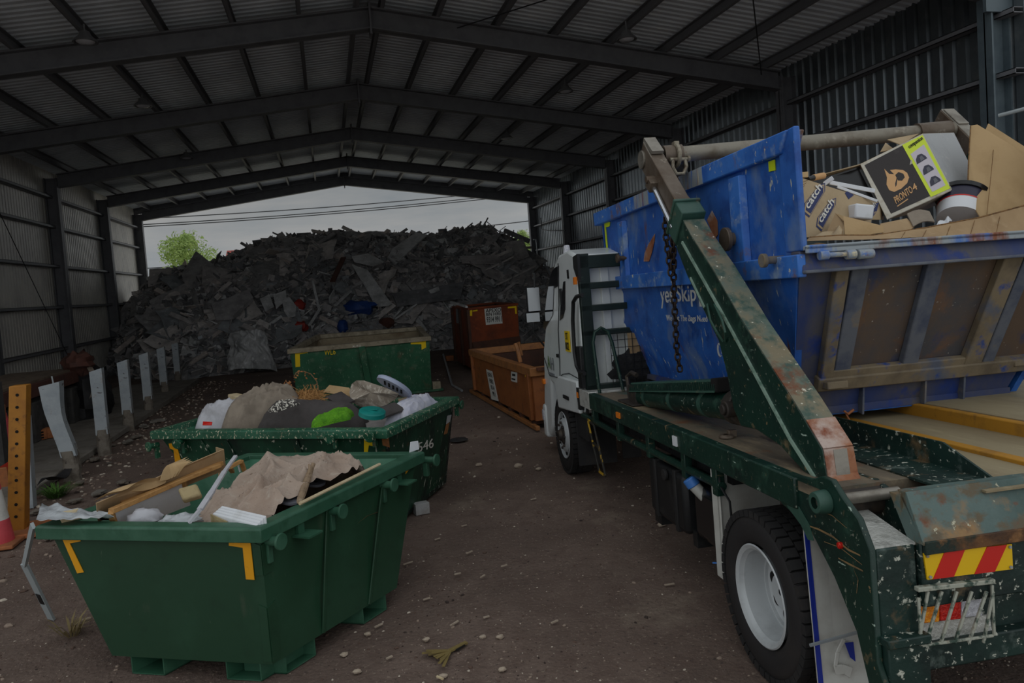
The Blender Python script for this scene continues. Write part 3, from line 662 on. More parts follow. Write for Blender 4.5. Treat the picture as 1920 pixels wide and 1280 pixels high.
on_heap('mattress', [(400, 590), (470, 565), (478, 580), (440, 610), (408, 612)], .18, 'waste_4', 'slumped dark mattress on the lower left of the heap', 'mattress')
on_heap('rubber_mat', [(345, 535), (375, 505), (405, 512), (400, 530), (350, 545)], .04, 'waste_4', 'dark mat draped over the upper left of the heap', 'mat')
on_heap('door_panel', [(860, 500), (935, 490), (940, 506), (865, 512)], .06, 'waste_1', 'brown board on the right half of the heap', 'panel')
on_heap('black_board', [(735, 565), (870, 545), (862, 575), (745, 590)], .1, 'waste_8', 'long black flat panel above the rust bin', 'panel')
m = MB(); c = heap_at(672, 582); m.blob(c + V((0, -.25, .1)), .6, .35, .28, 3, .35, 2, 18); tag(m.build('blue_tarpaulin', 'waste_blue'), 'crumpled blue tarpaulin bundle on the heap', 'tarpaulin')
m = MB(); c = heap_at(642, 616); m.blob(c + V((0, -.2, .05)), .2, .2, .28, 5, .3, 2, 14); tag(m.build('blue_bag', 'waste_blue'), 'small blue bag low on the heap behind the green skip', 'bag')
m = MB(); c = heap_at(562, 578); m.blob(c + V((0, -.2, .1)), .22, .18, .22, 6, .4, 2, 14); tag(m.build('red_plastic', 'waste_red'), 'small red plastic piece beside the pale rounded panel', 'plastic')
m = MB(); c = heap_at(565, 618); m.blob(c + V((0, -.2, .1)), .24, .18, .2, 7, .4, 2, 14); tag(m.build('red_bag', 'waste_red'), 'dull red bag lower on the heap above the rubble edge', 'bag')
m = MB(); c = heap_at(725, 605); m.blob(c + V((0, -.2, .0)), .3, .2, .22, 9, .4, 2, 14); tag(m.build('maroon_cloth', 'tray_red'), 'maroon cloth lying right of the small blue bag', 'cloth')
m = MB(); a, b, c, d = P(428, 690, Y=25.0), P(520, 690, Y=25.3), P(498, 618, Y=26.6), P(430, 622, Y=26.4)
def tarp(u, v):
    p = lerp(lerp(a, b, u), lerp(d, c, u), v); k = math.sin(math.pi * u) * .35 + .1
    f = abs(noise.noise(V((u * 5 + v * 2, v * 2.2 - u, 8)))) + .5 * abs(noise.noise(V((u * 11 - 3 * v, v * 4, 3))))
    p.z = max(p.z, 0) ; return p + V((.12 * noise.noise(V((u * 4, v * 4, 1))), -.55 * k - .45 * f, .10 * f - .12 * (2 * u - 1) ** 4))
m.grid(tarp, 60, 40)
tag(m.build('grey_tarpaulin', 'waste_5', smooth=60), 'wrinkled grey tarpaulin lying at the front foot of the heap', 'tarpaulin')
stick('white_pole', (588, 545), (600, 598), .08, .06, 'waste_9', 'pale bent timber, upper piece, left of the blue tarpaulin')
stick('white_pole', (602, 596), (582, 628), .08, .06, 'waste_9', 'pale bent timber, lower piece, meeting the upper one')
stick('red_plank', (645, 500), (625, 545), .2, .05, 'tray_red', 'reddish plank leaning on the middle of the heap')
stick('pale_batten', (658, 563), (630, 590), .1, .06, 'waste_9', 'pale batten beside the blue tarpaulin')
stick('pale_batten', (780, 587), (740, 615), .09, .05, 'waste_9', 'pale batten above the green skip, longer one')
stick('pale_batten', (755, 592), (738, 612), .07, .05, 'waste_9', 'pale batten above the green skip, shorter one')
stick('roof_batten', (958, 498), (905, 525), .14, .06, 'waste_3', 'dusty batten slanting at the right of the heap')
stick('roof_batten', (1000, 515), (930, 550), .12, .06, 'waste_3', 'dusty long batten under the upper slanting one')
# sticks standing against the sky on the crest
for a, b, w, lb in [((895, 445), (915, 408), .09, 'dark stick standing highest on the heap crest'), ((890, 440), (902, 415), .12, 'stubby dark stick beside the highest one'), ((872, 430), (886, 418), .1, 'short slanted stick left of the highest sticks'),
                    ((912, 415), (938, 436), .05, 'thin rod slanting down right from the crest'), ((935, 434), (948, 424), .05, 'thin rod crossing the slanting rod'), ((940, 436), (955, 432), .08, 'flat dark bar right of the crest'),
                    ((963, 440), (963, 431), .06, 'short upright stub at the right crest'), ((790, 440), (805, 435), .1, 'dark splinter in the dip of the crest'), ((566, 450), (580, 437), .12, 'broken plank end on the left crest'),
                    ((838, 424), (833, 430), .05, 'bent wire end above the dip of the crest'), ((365, 500), (380, 478), .06, 'dark stick in front of the green tree'), ((332, 503), (368, 504), .14, 'flat brown board edge below the green tree')]:
    m = MB(); m.bar(P(*a, Y=33.8), P(*b, Y=33.8), w, w * .6); tag(m.build('crest_stick', 'waste_2'), lb, 'stick')
m = MB(); m.bar(P(946, 432, Y=33), P(992, 452, Y=32), .12, .2); m.bar(P(960, 455, Y=32.5), P(1003, 482, Y=31.5), .2, .2)
tag(m.build('bent_beam', 'waste_2'), 'dark bent beam sloping down at the right end of the heap', 'beam')
for px, py, rx, rz, lb in [(700, 437, .9, .38, 'rounded dark mattress lump on the crest'), (645, 441, .8, .3, 'rounded dark lump left of the mattress on the crest'), (740, 440, 1.2, .36, 'wide rounded bale on the crest near its middle')]:
    m = MB(); c = P(px, py + 12, Y=33.6); m.blob(c, rx, .6, rz, px, .25, 1.6, 20); tag(m.build('waste_bale', 'waste_4'), lb, 'bale')
m = MB(); m.sheet([P(488, 446, Y=33.6), P(508, 446, Y=33.6), P(512, 455, Y=33.6), P(494, 458, Y=33.6)], .08); tag(m.build('pale_board', 'waste_3'), 'pale broken board on the left crest of the heap', 'board')
m = MB(); m.box(*[v for ab in zip(P(616, 440, Y=33.8), P(623, 428, Y=33.8)) for v in ab][:2], 33.7, 33.95, P(616, 440, Y=33.8).z, P(616, 428, Y=33.8).z); tag(m.build('post_stub', 'waste_2'), 'square dark post stub upright on the crest', 'post')
m = MB(); c = P(228, 657, Y=29.5); m.sheet([P(*p, Y=29.3) for p in ((219, 655), (224, 651), (236, 653), (234, 660), (226, 664), (221, 662))], .01); tag(m.build('white_scrap', 'waste_white'), 'bright white scrap beside the far left column', 'paper')
# ------------------------------------------------------------------ posts, kerb and clutter along the left side
m = MB()
m.prism([(-3.95, 10.2, 0), (-3.95, 24, 0), (-6.2, 24, 0), (-6.2, 10.2, 0)], (0, 0, .11))
struct(m.build('path_strip', 'concrete', bev=.02))
posts = [((137, 898), (112, 718), .21, 1.40, 'white bent guard post, nearest to the green skip, twisted at its top', 1),
         ((197, 852), (186, 692), .19, 1.42, 'white guard post second from the front, cracked in its lower half', 0),
         ((243, 806), (237, 676), .19, 1.37, 'white guard post third from the front, crumbled foot', 0),
         ((281, 776), (273, 662), .19, 1.36, 'white guard post fourth from the front', 0),
         ((310, 742), (304, 652), .19, 1.28, 'white guard post fifth from the front', 0),
         ((335, 718), (331, 643), .18, 1.22, 'white guard post sixth from the front', 0),
         ((382, 700), (371, 630), .15, 1.28, 'thin grey guard post at the heap foot, left of the last pair', 0),
         ((394, 690), (385, 624), .15, 1.29, 'thin grey guard post at the heap foot, right of the last pair', 0)]
for (b, t_, w, h, lb, bent) in posts:
    c = P(*b, Z=0); t = thing('guard_post', lb, 'post', c, group='white guard posts along the kerb')
    hf = h * .3
    sd = c.y
    def section(z):
        k = z / h
        off = V((0, 0, 0))
        if bent: off = V((-.16 * k - .05 * max(0, k - .55) + .03 * math.sin(k * 7), .03 * k, 0))
        ww = w * (1 + (.28 * max(0, k - .62) / .38 if bent else 0) - .06 * math.sin(k * 3))
        return c + off, ww
    m = MB(); n_ = 10; vs = []
    prof = [(-.5, -.35), (.5, -.35), (.5, -.28), (.5, .4), (.42, .4), (.42, -.22), (-.42, -.22), (-.42, .4), (-.5, .4), (-.5, -.28)]   # W-beam post: a channel
    zs = [hf * .8 + (h - hf * .8) * i / n_ for i in range(n_ + 1)]
    for z in zs:
        o, ww = section(z)
        for x, y in prof: vs.append(o + V((x * ww, y * ww, z + (x * .05 if z == zs[-1] else 0))))
    k = len(prof)
    fs = [(i * k + j, i * k + (j + 1) % k, (i + 1) * k + (j + 1) % k, (i + 1) * k + j) for i in range(n_) for j in range(k)]
    fs += [tuple(range(k)), tuple(n_ * k + j for j in range(k))]
    m.add(vs, fs); m.build('channel', 'galv_post', t)
    m = MB(); vs = []
    for i in range(9):
        z = -.05 + (hf + .05) * i / 8; o, ww = section(max(z, 0))
        for j in range(12):
            a = 6.283 * j / 12; q = 1 + .22 * noise.noise(V((math.cos(a) * 2 + sd, math.sin(a) * 2, z * 9))) + (.35 if i == 0 else 0)
            sq = 1 / max(abs(math.cos(a)), abs(math.sin(a)))
            vs.append(o + V((math.cos(a) * ww * .5 * q * min(sq, 1.3), math.sin(a) * ww * .42 * q * min(sq, 1.3), z)))
    fs = [(i * 12 + j, i * 12 + (j + 1) % 12, (i + 1) * 12 + (j + 1) % 12, (i + 1) * 12 + j) for i in range(8) for j in range(12)] + [tuple(8 * 12 + j for j in range(12))]
    m.add(vs, fs); m.build('concrete_foot', 'post_foot', t)
# yellow perforated post
c = P(33, 1000, Z=0); t = thing('perforated_post', 'yellow upright post with a row of holes beside the traffic cone', 'post', c)
m = MB(); hw = .085; tp_ = P(36, 722, Y=c.y); ln = V((tp_.x - c.x, 0, tp_.z))
m.prism([(c.x - hw, c.y - .05, 0), (c.x + hw, c.y - .05, 0), (c.x + hw, c.y + .1, 0), (c.x - hw, c.y + .1, 0)], ln)
m.build('post_body', 'bollard_yellow', t, bev=.008)
m = MB()
for i in range(11): k = lerp(c, c + ln, (.2 + i * .132) / 1.62); m.cyl(k + V((0, -.045, 0)), k + V((0, -.054, 0)), .017, 10)
m.build('holes', 'hole', t)
m = MB(); m.prism([(c.x - .25, c.y - .3, 0), (c.x + .38, c.y - .25, 0), (c.x + .36, c.y + .3, 0), (c.x - .22, c.y + .3, 0)], (0, 0, .05)); m.build('base_plate', 'cone_foot', t, bev=.01)
c = P(62, 950, Z=0)
m = MB(); m.bar(c, P(51, 780, Y=c.y), .13, .05); tag(m.build('steel_post', 'galv_post'), 'thin pale steel post leaning just behind the yellow post', 'post')
c2 = P(85, 690, Y=11.6); m = MB(); m.box(-4.95, -4.75, 12.2, 12.4, 0, 1.45); tag(m.build('dark_post', 'concrete_dark'), 'dark square post behind the yellow post', 'post')
# traffic cones
def cone(c, s, label, rows, tilt=None):
    t = thing('traffic_cone', label, 'cone', c)
    M = tilt or Matrix.Identity(3)
    def T(r, z): return r, z
    ax = M @ V((0, 0, 1))
    for nm, mt, z0, z1 in rows:
        r = lambda z: s * (.17 - .13 * z)
        m = MB(); m.lathe([(r(z0), z0 * s), (r(z1), z1 * s), (r(z1) - .012, z1 * s), (r(z0) - .012, z0 * s)], c + ax * .04, ax, 28, close=True)
        m.build(nm, mt, t)
    m = MB(); x, y, z = basis(ax); q = .24 * s
    m.obox(c + ax * .02, x * q, y * q, z * .02); m.build('foot', 'cone_foot', t, bev=.01)
c = P(-6, 1022, Z=0); cone(c, .98, 'pink and white banded traffic cone standing by the yellow post', [('cone_lower', 'cone_pink', 0, .24), ('reflective_band', 'cone_white', .24, .56), ('cone_tip', 'cone_pink', .56, .95)])
c = P(0, 925, Z=.03); cone(c + V((-.05, .0, .18)), .7, 'dull red cone lying on its side behind the yellow post', [('cone_body', 'cone_red', 0, .9)], Matrix.Rotation(R(-80), 3, 'X') @ Matrix.Rotation(R(10), 3, 'Z'))
c = P(18, 880, Z=0); cone(c, .9, 'pale red cone half hidden behind the yellow post', [('cone_body', 'cone_pink', 0, .95)])
# old tray on concrete blocks
m = MB(); m.box(-6.6, -5.3, 11.6, 17.6, 1.12, 1.2); t = thing('old_tray', 'dusty flat tray with a red brown edge beam on dark blocks', 'tray', (-5.9, 14.5, 1.0)); m.build('tray_top', 'tray_wood', t)
m = MB(); m.box(-5.32, -5.2, 11.6, 17.7, .92, 1.16); m.build('edge_beam', 'tray_red', t, bev=.01)
m = MB(); m.box(-6.7, -5.28, 11.6, 11.7, .9, 1.14); m.build('end_beam', 'tray_red', t)
rs = random.Random(3)
for i in range(9):
    y = 11.7 + i * .68; h = .84 + rs.uniform(-.02, .06)
    m = MB(); w_ = rs.uniform(.26, .31)
    m.box(-6.3, -5.32 + rs.uniform(-.1, .12), y - w_, y + w_, 0.1, h)
    tag(m.build('concrete_block', 'concrete_dark', bev=.03), 'rough dark block propping up the old red edged tray', 'block', 'dark blocks under the old tray')
m = MB(); c = P(150, 745, Z=.5); m.blob(V((-5.25, 17.8, .55)), .5, .6, .75, 4, .4, 2.2, 24); tag(m.build('black_sheeting', 'tarp_black'), 'crumpled black sheeting hanging at the far end of the old tray', 'sheeting')
m = MB(); m.blob(V((-5.5, 12.6, .5)), .35, .5, .5, 9, .4, 2.2, 20); tag(m.build('rubbish_bag', 'tarp_black'), 'black rubbish bag slumped below the old tray', 'bag')
m = MB(); m.blob(V((-5.2, 17.4, 1.3)), .3, .35, .25, 12, .5, 2.5, 18); tag(m.build('brown_sack', 'tray_red'), 'torn brown sack on the far end of the old tray', 'sack')
m = MB(); m.slab(lambda u, v: lerp(V((-5.05, 17.3, 1.25)), V((-4.85, 16.6, .62)), v) + V((.12 * u + .1 * math.sin(v * 3), 0, .03 * math.sin(u * 5))), 3, 8, .01); tag(m.build('plastic_strip', 'cloth_beige'), 'pale torn strip hanging from the far end of the old tray', 'strip')
m = MB(); a = P(97, 705, Y=13.5); m.tube([a, P(127, 848, Y=13.5)], .012, 6); tag(m.build('thin_rod', 'flashing'), 'short thin rod leaning above the bent guard post', 'rod')
for i, (px, py, s, lb) in enumerate([(70, 812, .16, 'orange perforated brick beside the dark tray blocks'), (92, 808, .17, 'plain orange brick right of the perforated brick'), (80, 725, .2, 'orange broken brick above, behind the yellow post')]):
    if i < 2: c = P(px, py + 12, Z=.12)
    else: c = V((-5.05, 12.6, .85))
    t = thing('brick', lb, 'brick', c)
    m = MB(); m.obox(c + V((0, 0, s * .55)), V((s, .25 * s, 0)), V((-.14 * s, .6 * s, 0)), V((0, .05 * s, .55 * s))); m.build('brick_body', 'brick_orange', t, bev=.01)
    if i == 0:
        m = MB()
        for a in range(3):
            for b in range(3):
                q = c + V((0, 0, s * .55)) + V((s, .25 * s, 0)) * (-.55 + .55 * a) - V((-.14 * s, .6 * s, 0)) * 1.005 + V((0, .05 * s, .55 * s)) * (-.55 + .55 * b)
                m.obox(q, V((.16 * s, .04 * s, 0)), V((0, .005, 0)), V((0, 0, .09 * s)))
        m.build('brick_holes', 'hole', t)
m = MB(); m.slab(lambda u, v: lerp(P(70, 912, Z=.13), P(122, 893, Z=.13), u) + V((0, .55 * v, .05 * math.sin(u * 4 + v * 5) + .02)), 12, 8, .01); tag(m.build('black_cloth', 'tarp_black', smooth=60), 'black cloth lying on the concrete strip beside the bent post', 'cloth')
# broken kerb stones and rubble
rs = random.Random(21)
spots = [(165, 845), (210, 835), (240, 830), (230, 905), (150, 905), (120, 925), (185, 925), (255, 820), (262, 848), (178, 862), (205, 868), (90, 965), (110, 990), (140, 940), (170, 800), (120, 800), (270, 800), (295, 790), (20, 960), (45, 930), (70, 960), (8, 985), (60, 1000), (90, 1010)]
for i, (px, py) in enumerate(spots):
    c = P(px, py, Z=.02); s = rs.uniform(.03, .1)
    m = MB(); m.blob(c + V((0, 0, s * .15)), s * 1.6, s, s * .4, i, .5, 1.7, 12, Matrix.Rotation(rs.uniform(0, 3), 3, 'Z'))
    tag(m.build('rubble_stone', rs.choice(('post_foot', 'post_foot', 'concrete')), smooth=20), 'broken pale rubble stone beside the guard posts', 'stone', 'rubble stones along the kerb')
def tuft(c, label, material, n, h, spread, seed, name='weed_tuft'):
    rs = random.Random(seed); m = MB()
    for i in range(n):
        a = rs.uniform(0, 6.28); d = V((math.cos(a), math.sin(a), 0)); p = c + d * rs.uniform(0, spread * .4); L = h * rs.uniform(.5, 1.1); w = d.cross(V((0, 0, 1))) * .006
        q = p + d * spread * rs.uniform(.1, .5) + V((0, 0, L * .7)); e = p + d * spread * rs.uniform(.5, 1.) + V((0, 0, L))
        m.add([p - w, p + w, q + w, q - w, e], [(0, 1, 2, 3), (3, 2, 4)])
    return tag(m.build(name, material), label, 'plant')
tuft(P(105, 932, Z=0), 'small green weed tuft at the edge of the concrete strip', 'weed', 160, .16, .25, 1)
tuft(P(133, 1190, Z=0), 'dry pale weed on the dirt left of the nearest green skip', 'weed_dry', 40, .14, .16, 2)
m = MB(); m.add([P(*p, Z=.02) for p in ((1860, 780), (1990, 700), (2100, 640), (1960, 640), (1820, 690))], [(0, 1, 2, 3, 4)]); tag(m.build('grass_patch', 'weed', kind='stuff'), 'green grass strip far right behind the truck', 'grass')
# ------------------------------------------------------------------ open skips standing on the ground
def skip_shell(t, rim, bot, band, over, wall_m, rim_m, in_m, th=.045, floor_in=.12, flange=.11):
    """rim: four outer rim corners, bot: four bottom corners (same order, anticlockwise from above or not)"""
    rim = [V(p) for p in rim]; bot = [V(p) for p in bot]
    top = [p - V((0, 0, .02)) for p in inset(rim, over)]
    itop, ibot = inset(top, th), [p + V((0, 0, floor_in)) for p in inset(bot, th)]
    m = MB()
    m.add(bot + top, [(0, 1, 2, 3)] + [(i, (i + 1) % 4, 4 + (i + 1) % 4, 4 + i) for i in range(4)])
    m.add(top + itop, [(i, (i + 1) % 4, 4 + (i + 1) % 4, 4 + i) for i in range(4)])
    m.build('shell', wall_m, t)
    m = MB(); m.add(ibot + itop, [(0, 1, 2, 3)] + [(i, (i + 1) % 4, 4 + (i + 1) % 4, 4 + i) for i in range(4)]); m.build('inner_lining', in_m, t)
    m = MB(); ro, ri = rim, inset(rim, flange); dz = V((0, 0, band))
    e = V((0, 0, .012))
    vs = [p - e for p in ro] + inset([p for p in ro], .012) + ri + [p - dz for p in ri] + [p - dz for p in ro]
    fs = []
    for i in range(4):
        j = (i + 1) % 4
        for a, b in ((0, 4), (4, 8), (8, 12), (12, 16), (16, 0)): fs.append((a + i, a + j, b + j, b + i))
    m.add(vs, fs); m.build('rim', rim_m, t, bev=.006)
    return top, itop
def wall_pt(top, bot, i, u, v):   # point on outer wall i (corner i to i+1): u along, v from top 0 to bottom 1
    j = (i + 1) % 4
    return lerp(lerp(top[i], top[j], u), lerp(bot[i], bot[j], u), v)
def wall_n(top, bot, i):
    j = (i + 1) % 4
    n = (top[j] - top[i]).cross(bot[i] - top[i]).normalized()
    c = sum(top, V()) / 4
    return n if n.dot(lerp(top[i], top[j], .5) - c) > 0 else -n
def lug(t, p, n, mt, r=.028, L=.12):
    m = MB(); m.cyl(p - n * .02, p + n * L, r, 16); m.cyl(p + n * L, p + n * (L + .018), r * 1.75, 20)
    z = V((0, 0, 1)); x = n.cross(z); m.obox(p - z * .07, x * .02, z * .07, n * .022)
    return m.build('lifting_lug', mt, t, bev=.003)
def tape(t, q, mt='yellow_paint', name='corner_mark'):
    m = MB()
    for poly in q: m.sheet(poly, .004)
    return m.build(name, mt, t)
def on_plane(o, n):
    o, n = V(o), V(n)
    def f(px, py):
        v = ray(px, py); c = V((0, 0, H)); return c + v * (n.dot(o - c) / n.dot(v)) + n * .004
    return f
# --- nearest green skip -----------------------------------------------------------------
rim = [V((-2.01, 5.50, 1.)), V((-.51, 4.71, 1.)), V((.70, 6.27, 1.)), V((-.82, 7.12, 1.))]
bot = [V((-1.565, 5.30, .12)), V((-.515, 4.76, .12)), V((.335, 5.63, .12)), V((-.73, 6.2, .12))]
s1 = thing('green_skip', 'clean bright green skip holding a beige quilt and flattened cardboard', 'skip', (-.6, 5.6, 0))
top, itop = skip_shell(s1, rim, bot, .095, .05, 'green_new', 'green_rim', 'green_inner')
n0, n1 = wall_n(top, bot, 0), wall_n(top, bot, 1)
f0, f1 = on_plane(top[0], n0), on_plane(top[1], n1)
tape(s1, [[f0(117, 1007), f0(152, 1007), f0(152, 1014), f0(132, 1018), f0(158, 1072), f0(146, 1074)]])
tape(s1, [[f0(430, 1011), f0(470, 1012), f0(478, 1086), f0(462, 1085), f0(456, 1026), f0(430, 1022)]])
tape(s1, [[f1(500, 1004), f1(528, 990), f1(529, 995), f1(501, 1011)]])
tape(s1, [[f1(755, 872), f1(773, 871), f1(772, 876), f1(755, 878)], [f1(755, 880), f1(771, 878), f1(762, 935), f1(755, 935), f1(760, 884)]])
for px, py in ((500, 1013), (618, 957), (716, 908), (797, 862)):
    lug(s1, f1(px, py), n1, 'green_rim', .03, .1)
for px, py in ((560, 998), (745, 902)):     # small flat step brackets
    c = f1(px, py); x = (top[2] - top[1]).normalized(); m = MB()
    m.obox(c + n1 * .07 - V((0, 0, .005)), x * .07, n1 * .07, V((0, 0, .006))); m.obox(c - V((0, 0, -.05)) + n1 * .01, x * .03, n1 * .012, V((0, 0, .06)))
    m.build('step_bracket', 'green_rim', s1)
for u in (.36, .74):                        # pressed seams on the long side
    m = MB(); a, b = wall_pt(top, bot, 1, u, .06), wall_pt(top, bot, 1, u, 1); m.bar(a + n1 * .002, b + n1 * .002, .03, .014, n1); m.build('seam', 'green_new', s1, bev=.004)
for (a, b) in (((473, 1046), (497, 1042)), ((488, 1152), (512, 1148))):
    pass
for v0, v1 in ((.12, .34), (.58, .98)):     # folded corner plate
    m = MB()
    a, b = wall_pt(top, bot, 1, .0, v0), wall_pt(top, bot, 1, .0, v1)
    xx = (top[2] - top[1]).normalized(); m.sheet([a + n1 * .004, a + xx * .07 + n1 * .004 + V((0, 0, .02)), b + xx * .07 + n1 * .004, b + n1 * .004], .006)
    yy = (top[0] - top[1]).normalized(); m.sheet([a + n0 * .004, a + yy * .055 + n0 * .004 + V((0, 0, .02)), b + yy * .055 + n0 * .004, b + n0 * .004], .006)
    m.build('corner_plate', 'green_new', s1)
def pocket(t, p, along, inward, w, h, L, mt):
    along = V(along).normalized(); inward = V(inward).normalized(); z = V((0, 0, h)); p = V(p); th = .008
    m = MB()
    m.hexa([p, p + along * w, p + along * w + inward * L, p + inward * L] + [q + V((0, 0, th)) for q in (p, p + along * w, p + along * w + inward * L, p + inward * L)])
    for s in (0, w - th):
        a = p + along * s; m.hexa([a, a + along * th, a + along * th + inward * L, a + inward * L] + [q + z for q in (a, a + along * th, a + along * th + inward * L, a + inward * L)])
    m.build('fork_pocket', mt, t)
d0 = (bot[1] - bot[0]).normalized(); d1 = (bot[2] - bot[1]).normalized()
Lx = (bot[1] - bot[0]).length; Ly = (bot[2] - bot[1]).length
for u in (.10, .70): pocket(s1, lerp(bot[0], bot[1], u) - V((0, 0, .125)) + d1 * .02, d0, d1, .25, .13, .36, 'green_rim')
for u in (.10, .70): pocket(s1, lerp(bot[1], bot[2], u) - V((0, 0, .125)) - d0 * .02, d1, -d0, .26, .13, .30, 'green_rim')
# contents of the nearest skip
fill = MB(); q = [lerp(itop[i], bot[i], .35) for i in range(4)]
fill.grid(lambda u, v: lerp(lerp(q[0], q[1], u), lerp(q[3], q[2], u), v) + V((0, 0, .05 * noise.noise(V((u * 5, v * 5, 2))))), 16, 16)
tag(fill.build('packed_rubbish', 'cardboard_edge', kind='stuff'), 'packed rubbish under the quilt in the nearest green skip', 'rubbish')
def quilt_h(x, y, C, RX, RY, top_):
    a = ((x - C[0]) / RX) ** 2 + ((y - C[1]) / RY) ** 2
    return top_ * max(0, 1 - a) ** .45
ex = (rim[1] - rim[0]).normalized(); ey = (rim[2] - rim[1]).normalized()
m = MB(); qb = inset(itop, .03)
def qf(u, v):
    p = lerp(lerp(qb[0], qb[1], u), lerp(qb[3], qb[2], u), v)
    du, dv = (u - (.78 - .30 * (v - .40))) / .42, (v - .42) / .44
    e = max(0, 1 - abs(du) ** 3 - abs(dv) ** 3.2) ** .42
    w = V((u * 2.2 + .25 * noise.noise(V((u * 3, v * 3, 11))), v * 2.2 + .25 * noise.noise(V((u * 3, v * 3, 12))), 1.))
    n1_ = noise.noise(w * 1.3)
    fold = (1 - abs(noise.noise(V((w.x * 2.0 + 1.2 * w.y, w.y * 1.6 - .6 * w.x, 4.))))) ** 5
    fold2 = (1 - abs(noise.noise(V((w.x * 3.4 - 1.6 * w.y, w.y * 3.8 + w.x, 7.))))) ** 6
    cell = abs(math.sin((u + .3 * v) * 21)) ** .5 * abs(math.sin((v - .25 * u) * 17)) ** .5
    dip = math.exp(-(((u - .52) / .10) ** 2 + ((v - .42) / .09) ** 2))
    hump = math.exp(-(((u - .66) / .26) ** 2 + ((v - .80) / .16) ** 2))
    return V((p.x, p.y, .58 + e * (.44 + .07 * n1_ + .10 * v + .07 * hump + .095 * fold + .06 * fold2 + .02 * cell - .18 * dip)))
m.grid(qf, 150, 150)
tag(m.build('quilt', 'quilt', smooth=80), 'big crumpled beige quilt heaped in the nearest green skip', 'quilt')
def plate(name, pts, th, mt, label, cat, bev=0, group=None, **k):
    """a stiff sheet through points given as pixel x, y and height"""
    m = MB(); m.sheet([P(a, b, Z=z) for a, b, z in pts], th); return tag(m.build(name, mt, bev=bev, **k), label, cat, group)
# cardboard box, opened out along the left wall
t = thing('cardboard_box', 'flattened brown cardboard box standing along the left wall of the nearest skip', 'box', P(300, 950, Z=.8))
A, B = P(184, 978, Z=.96), P(424, 898, Z=.98)
A2, B2 = P(180, 943, Z=1.13), P(419, 842, Z=1.23)
B3 = P(423, 880, Z=1.05)
m = MB(); m.sheet([A, B3, B2, A2], .008); m.build('side_panel', 'cardboard', t)
m = MB(); C2 = P(405, 838, Z=1.22); m.sheet([B2, C2, C2 - V((0, 0, .25)), B3], .008); m.build('end_flap', 'cardboard', t)
m = MB(); a, b = A2, P(310, 902, Z=1.16)
m.slab(lambda u, v: lerp(lerp(P(177, 938, Z=1.14), P(310, 905, Z=1.12), u), lerp(P(240, 912, Z=1.19), P(330, 875, Z=1.2), u), v) + V((0, 0, .018 * math.sin(u * 6.3) + .012 * math.sin(v * 5))), 14, 6, .006); m.build('top_flap', 'cardboard_light', t)
for i in range(4):
    a0, b0, c0 = P(300 + i * 3, 902 - i * 3, Z=1.15), P(314 + i * 3, 872 - i * 1, Z=1.23), P(352 + i * 3, 856 + i * 3, Z=1.24)
    m = MB(); m.slab(lambda u, v: lerp(lerp(a0, b0, v), lerp(P(318 + i * 5, 898 - i * 2, Z=1.14), c0, v), u) + V((0, 0, .02 * math.sin(v * 3.1))), 5, 8, .005); m.build('torn_flap', 'cardboard_light', t)
m = MB(); m.sheet([lerp(A, A2, .05) - n0 * .01, lerp(A, A2, .35) - n0 * .01, P(207, 962, Z=1.0), P(207, 975, Z=.97)], .01); m.build('dark_slot', 'hole', t)
# framed board
t = thing('framed_board', 'white board in a light timber frame leaning inside the nearest skip', 'board', P(280, 960, Z=.8))
a, b = P(208, 958, Z=1.06), P(415, 868, Z=1.12); c, d = P(216, 985, Z=.93), P(425, 905, Z=.92)
up = (a - c).normalized()
m = MB(); m.bar(a, b, .05, .035, (0, 0, 1)); m.bar(a, c - up * .12, .05, .035, (1, 0, 0)); k = lerp(a, b, .62); m.bar(k, k - (a - c) * 1.3, .05, .03, (1, 0, 0)); m.build('frame', 'wood', t, bev=.004)
m = MB(); m.sheet([lerp(a, c, .12), lerp(lerp(a, b, .62), lerp(c, d, .62), .12), lerp(c, d, .62) - up * .1, c - up * .1], .008); m.build('board_panel', 'white_thing', t)
m = MB(); m.bar(P(229, 944, Z=1.06), P(412, 872, Z=1.13), .05, .03); tag(m.build('timber_batten', 'wood', bev=.004), 'timber batten lying just behind the framed white board', 'batten')
t = thing('small_frame', 'small timber frame corner poking up behind the quilt', 'frame', P(445, 880, Z=1.0))
m = MB(); a, b, c, d = P(430, 876, Z=1.1), P(452, 864, Z=1.12), P(458, 882, Z=1.03), P(436, 884, Z=1.03)
m.bar(a, b, .03, .025); m.bar(b, c, .03, .025); m.bar(a, d, .03, .025); m.build('frame', 'wood', t); m = MB(); m.bar(P(447, 873, Z=1.08), P(450, 884, Z=1.03), .012, .012); m.build('rail', 'white_thing', t)
m = MB(); pts = [P(354, 980, Z=1.0), P(375, 955, Z=1.07), P(397, 922, Z=1.12), P(420, 885, Z=1.17), P(441, 856, Z=1.23)]
for i in range(4): m.bar(pts[i], pts[i + 1] + (pts[i + 1] - pts[i]) * .05, .045 - .006 * i, .016)
tag(m.build('plaster_strip', 'cloth_white'), 'long pale plaster strip leaning across the quilt, left one', 'strip')
m = MB(); pts = [P(560, 945, Z=1.0), P(567, 925, Z=1.06), P(578, 893, Z=1.12), P(588, 868, Z=1.2)]
m.tube(pts, [.022, .026, .024, .014], 9); m.tube([pts[2], P(582, 876, Z=1.18), P(579, 870, Z=1.2)], [.02, .014, .006], 7); tag(m.build('branch', 'bark'), 'dry broken branch standing in the quilt', 'branch')
m = MB(); m.tube([P(562, 944, Z=1.03), P(712, 870, Z=1.04)], .012, 6); tag(m.build('timber_lath', 'wood_pale'), 'thin pale lath lying along the right rim of the nearest skip', 'lath')
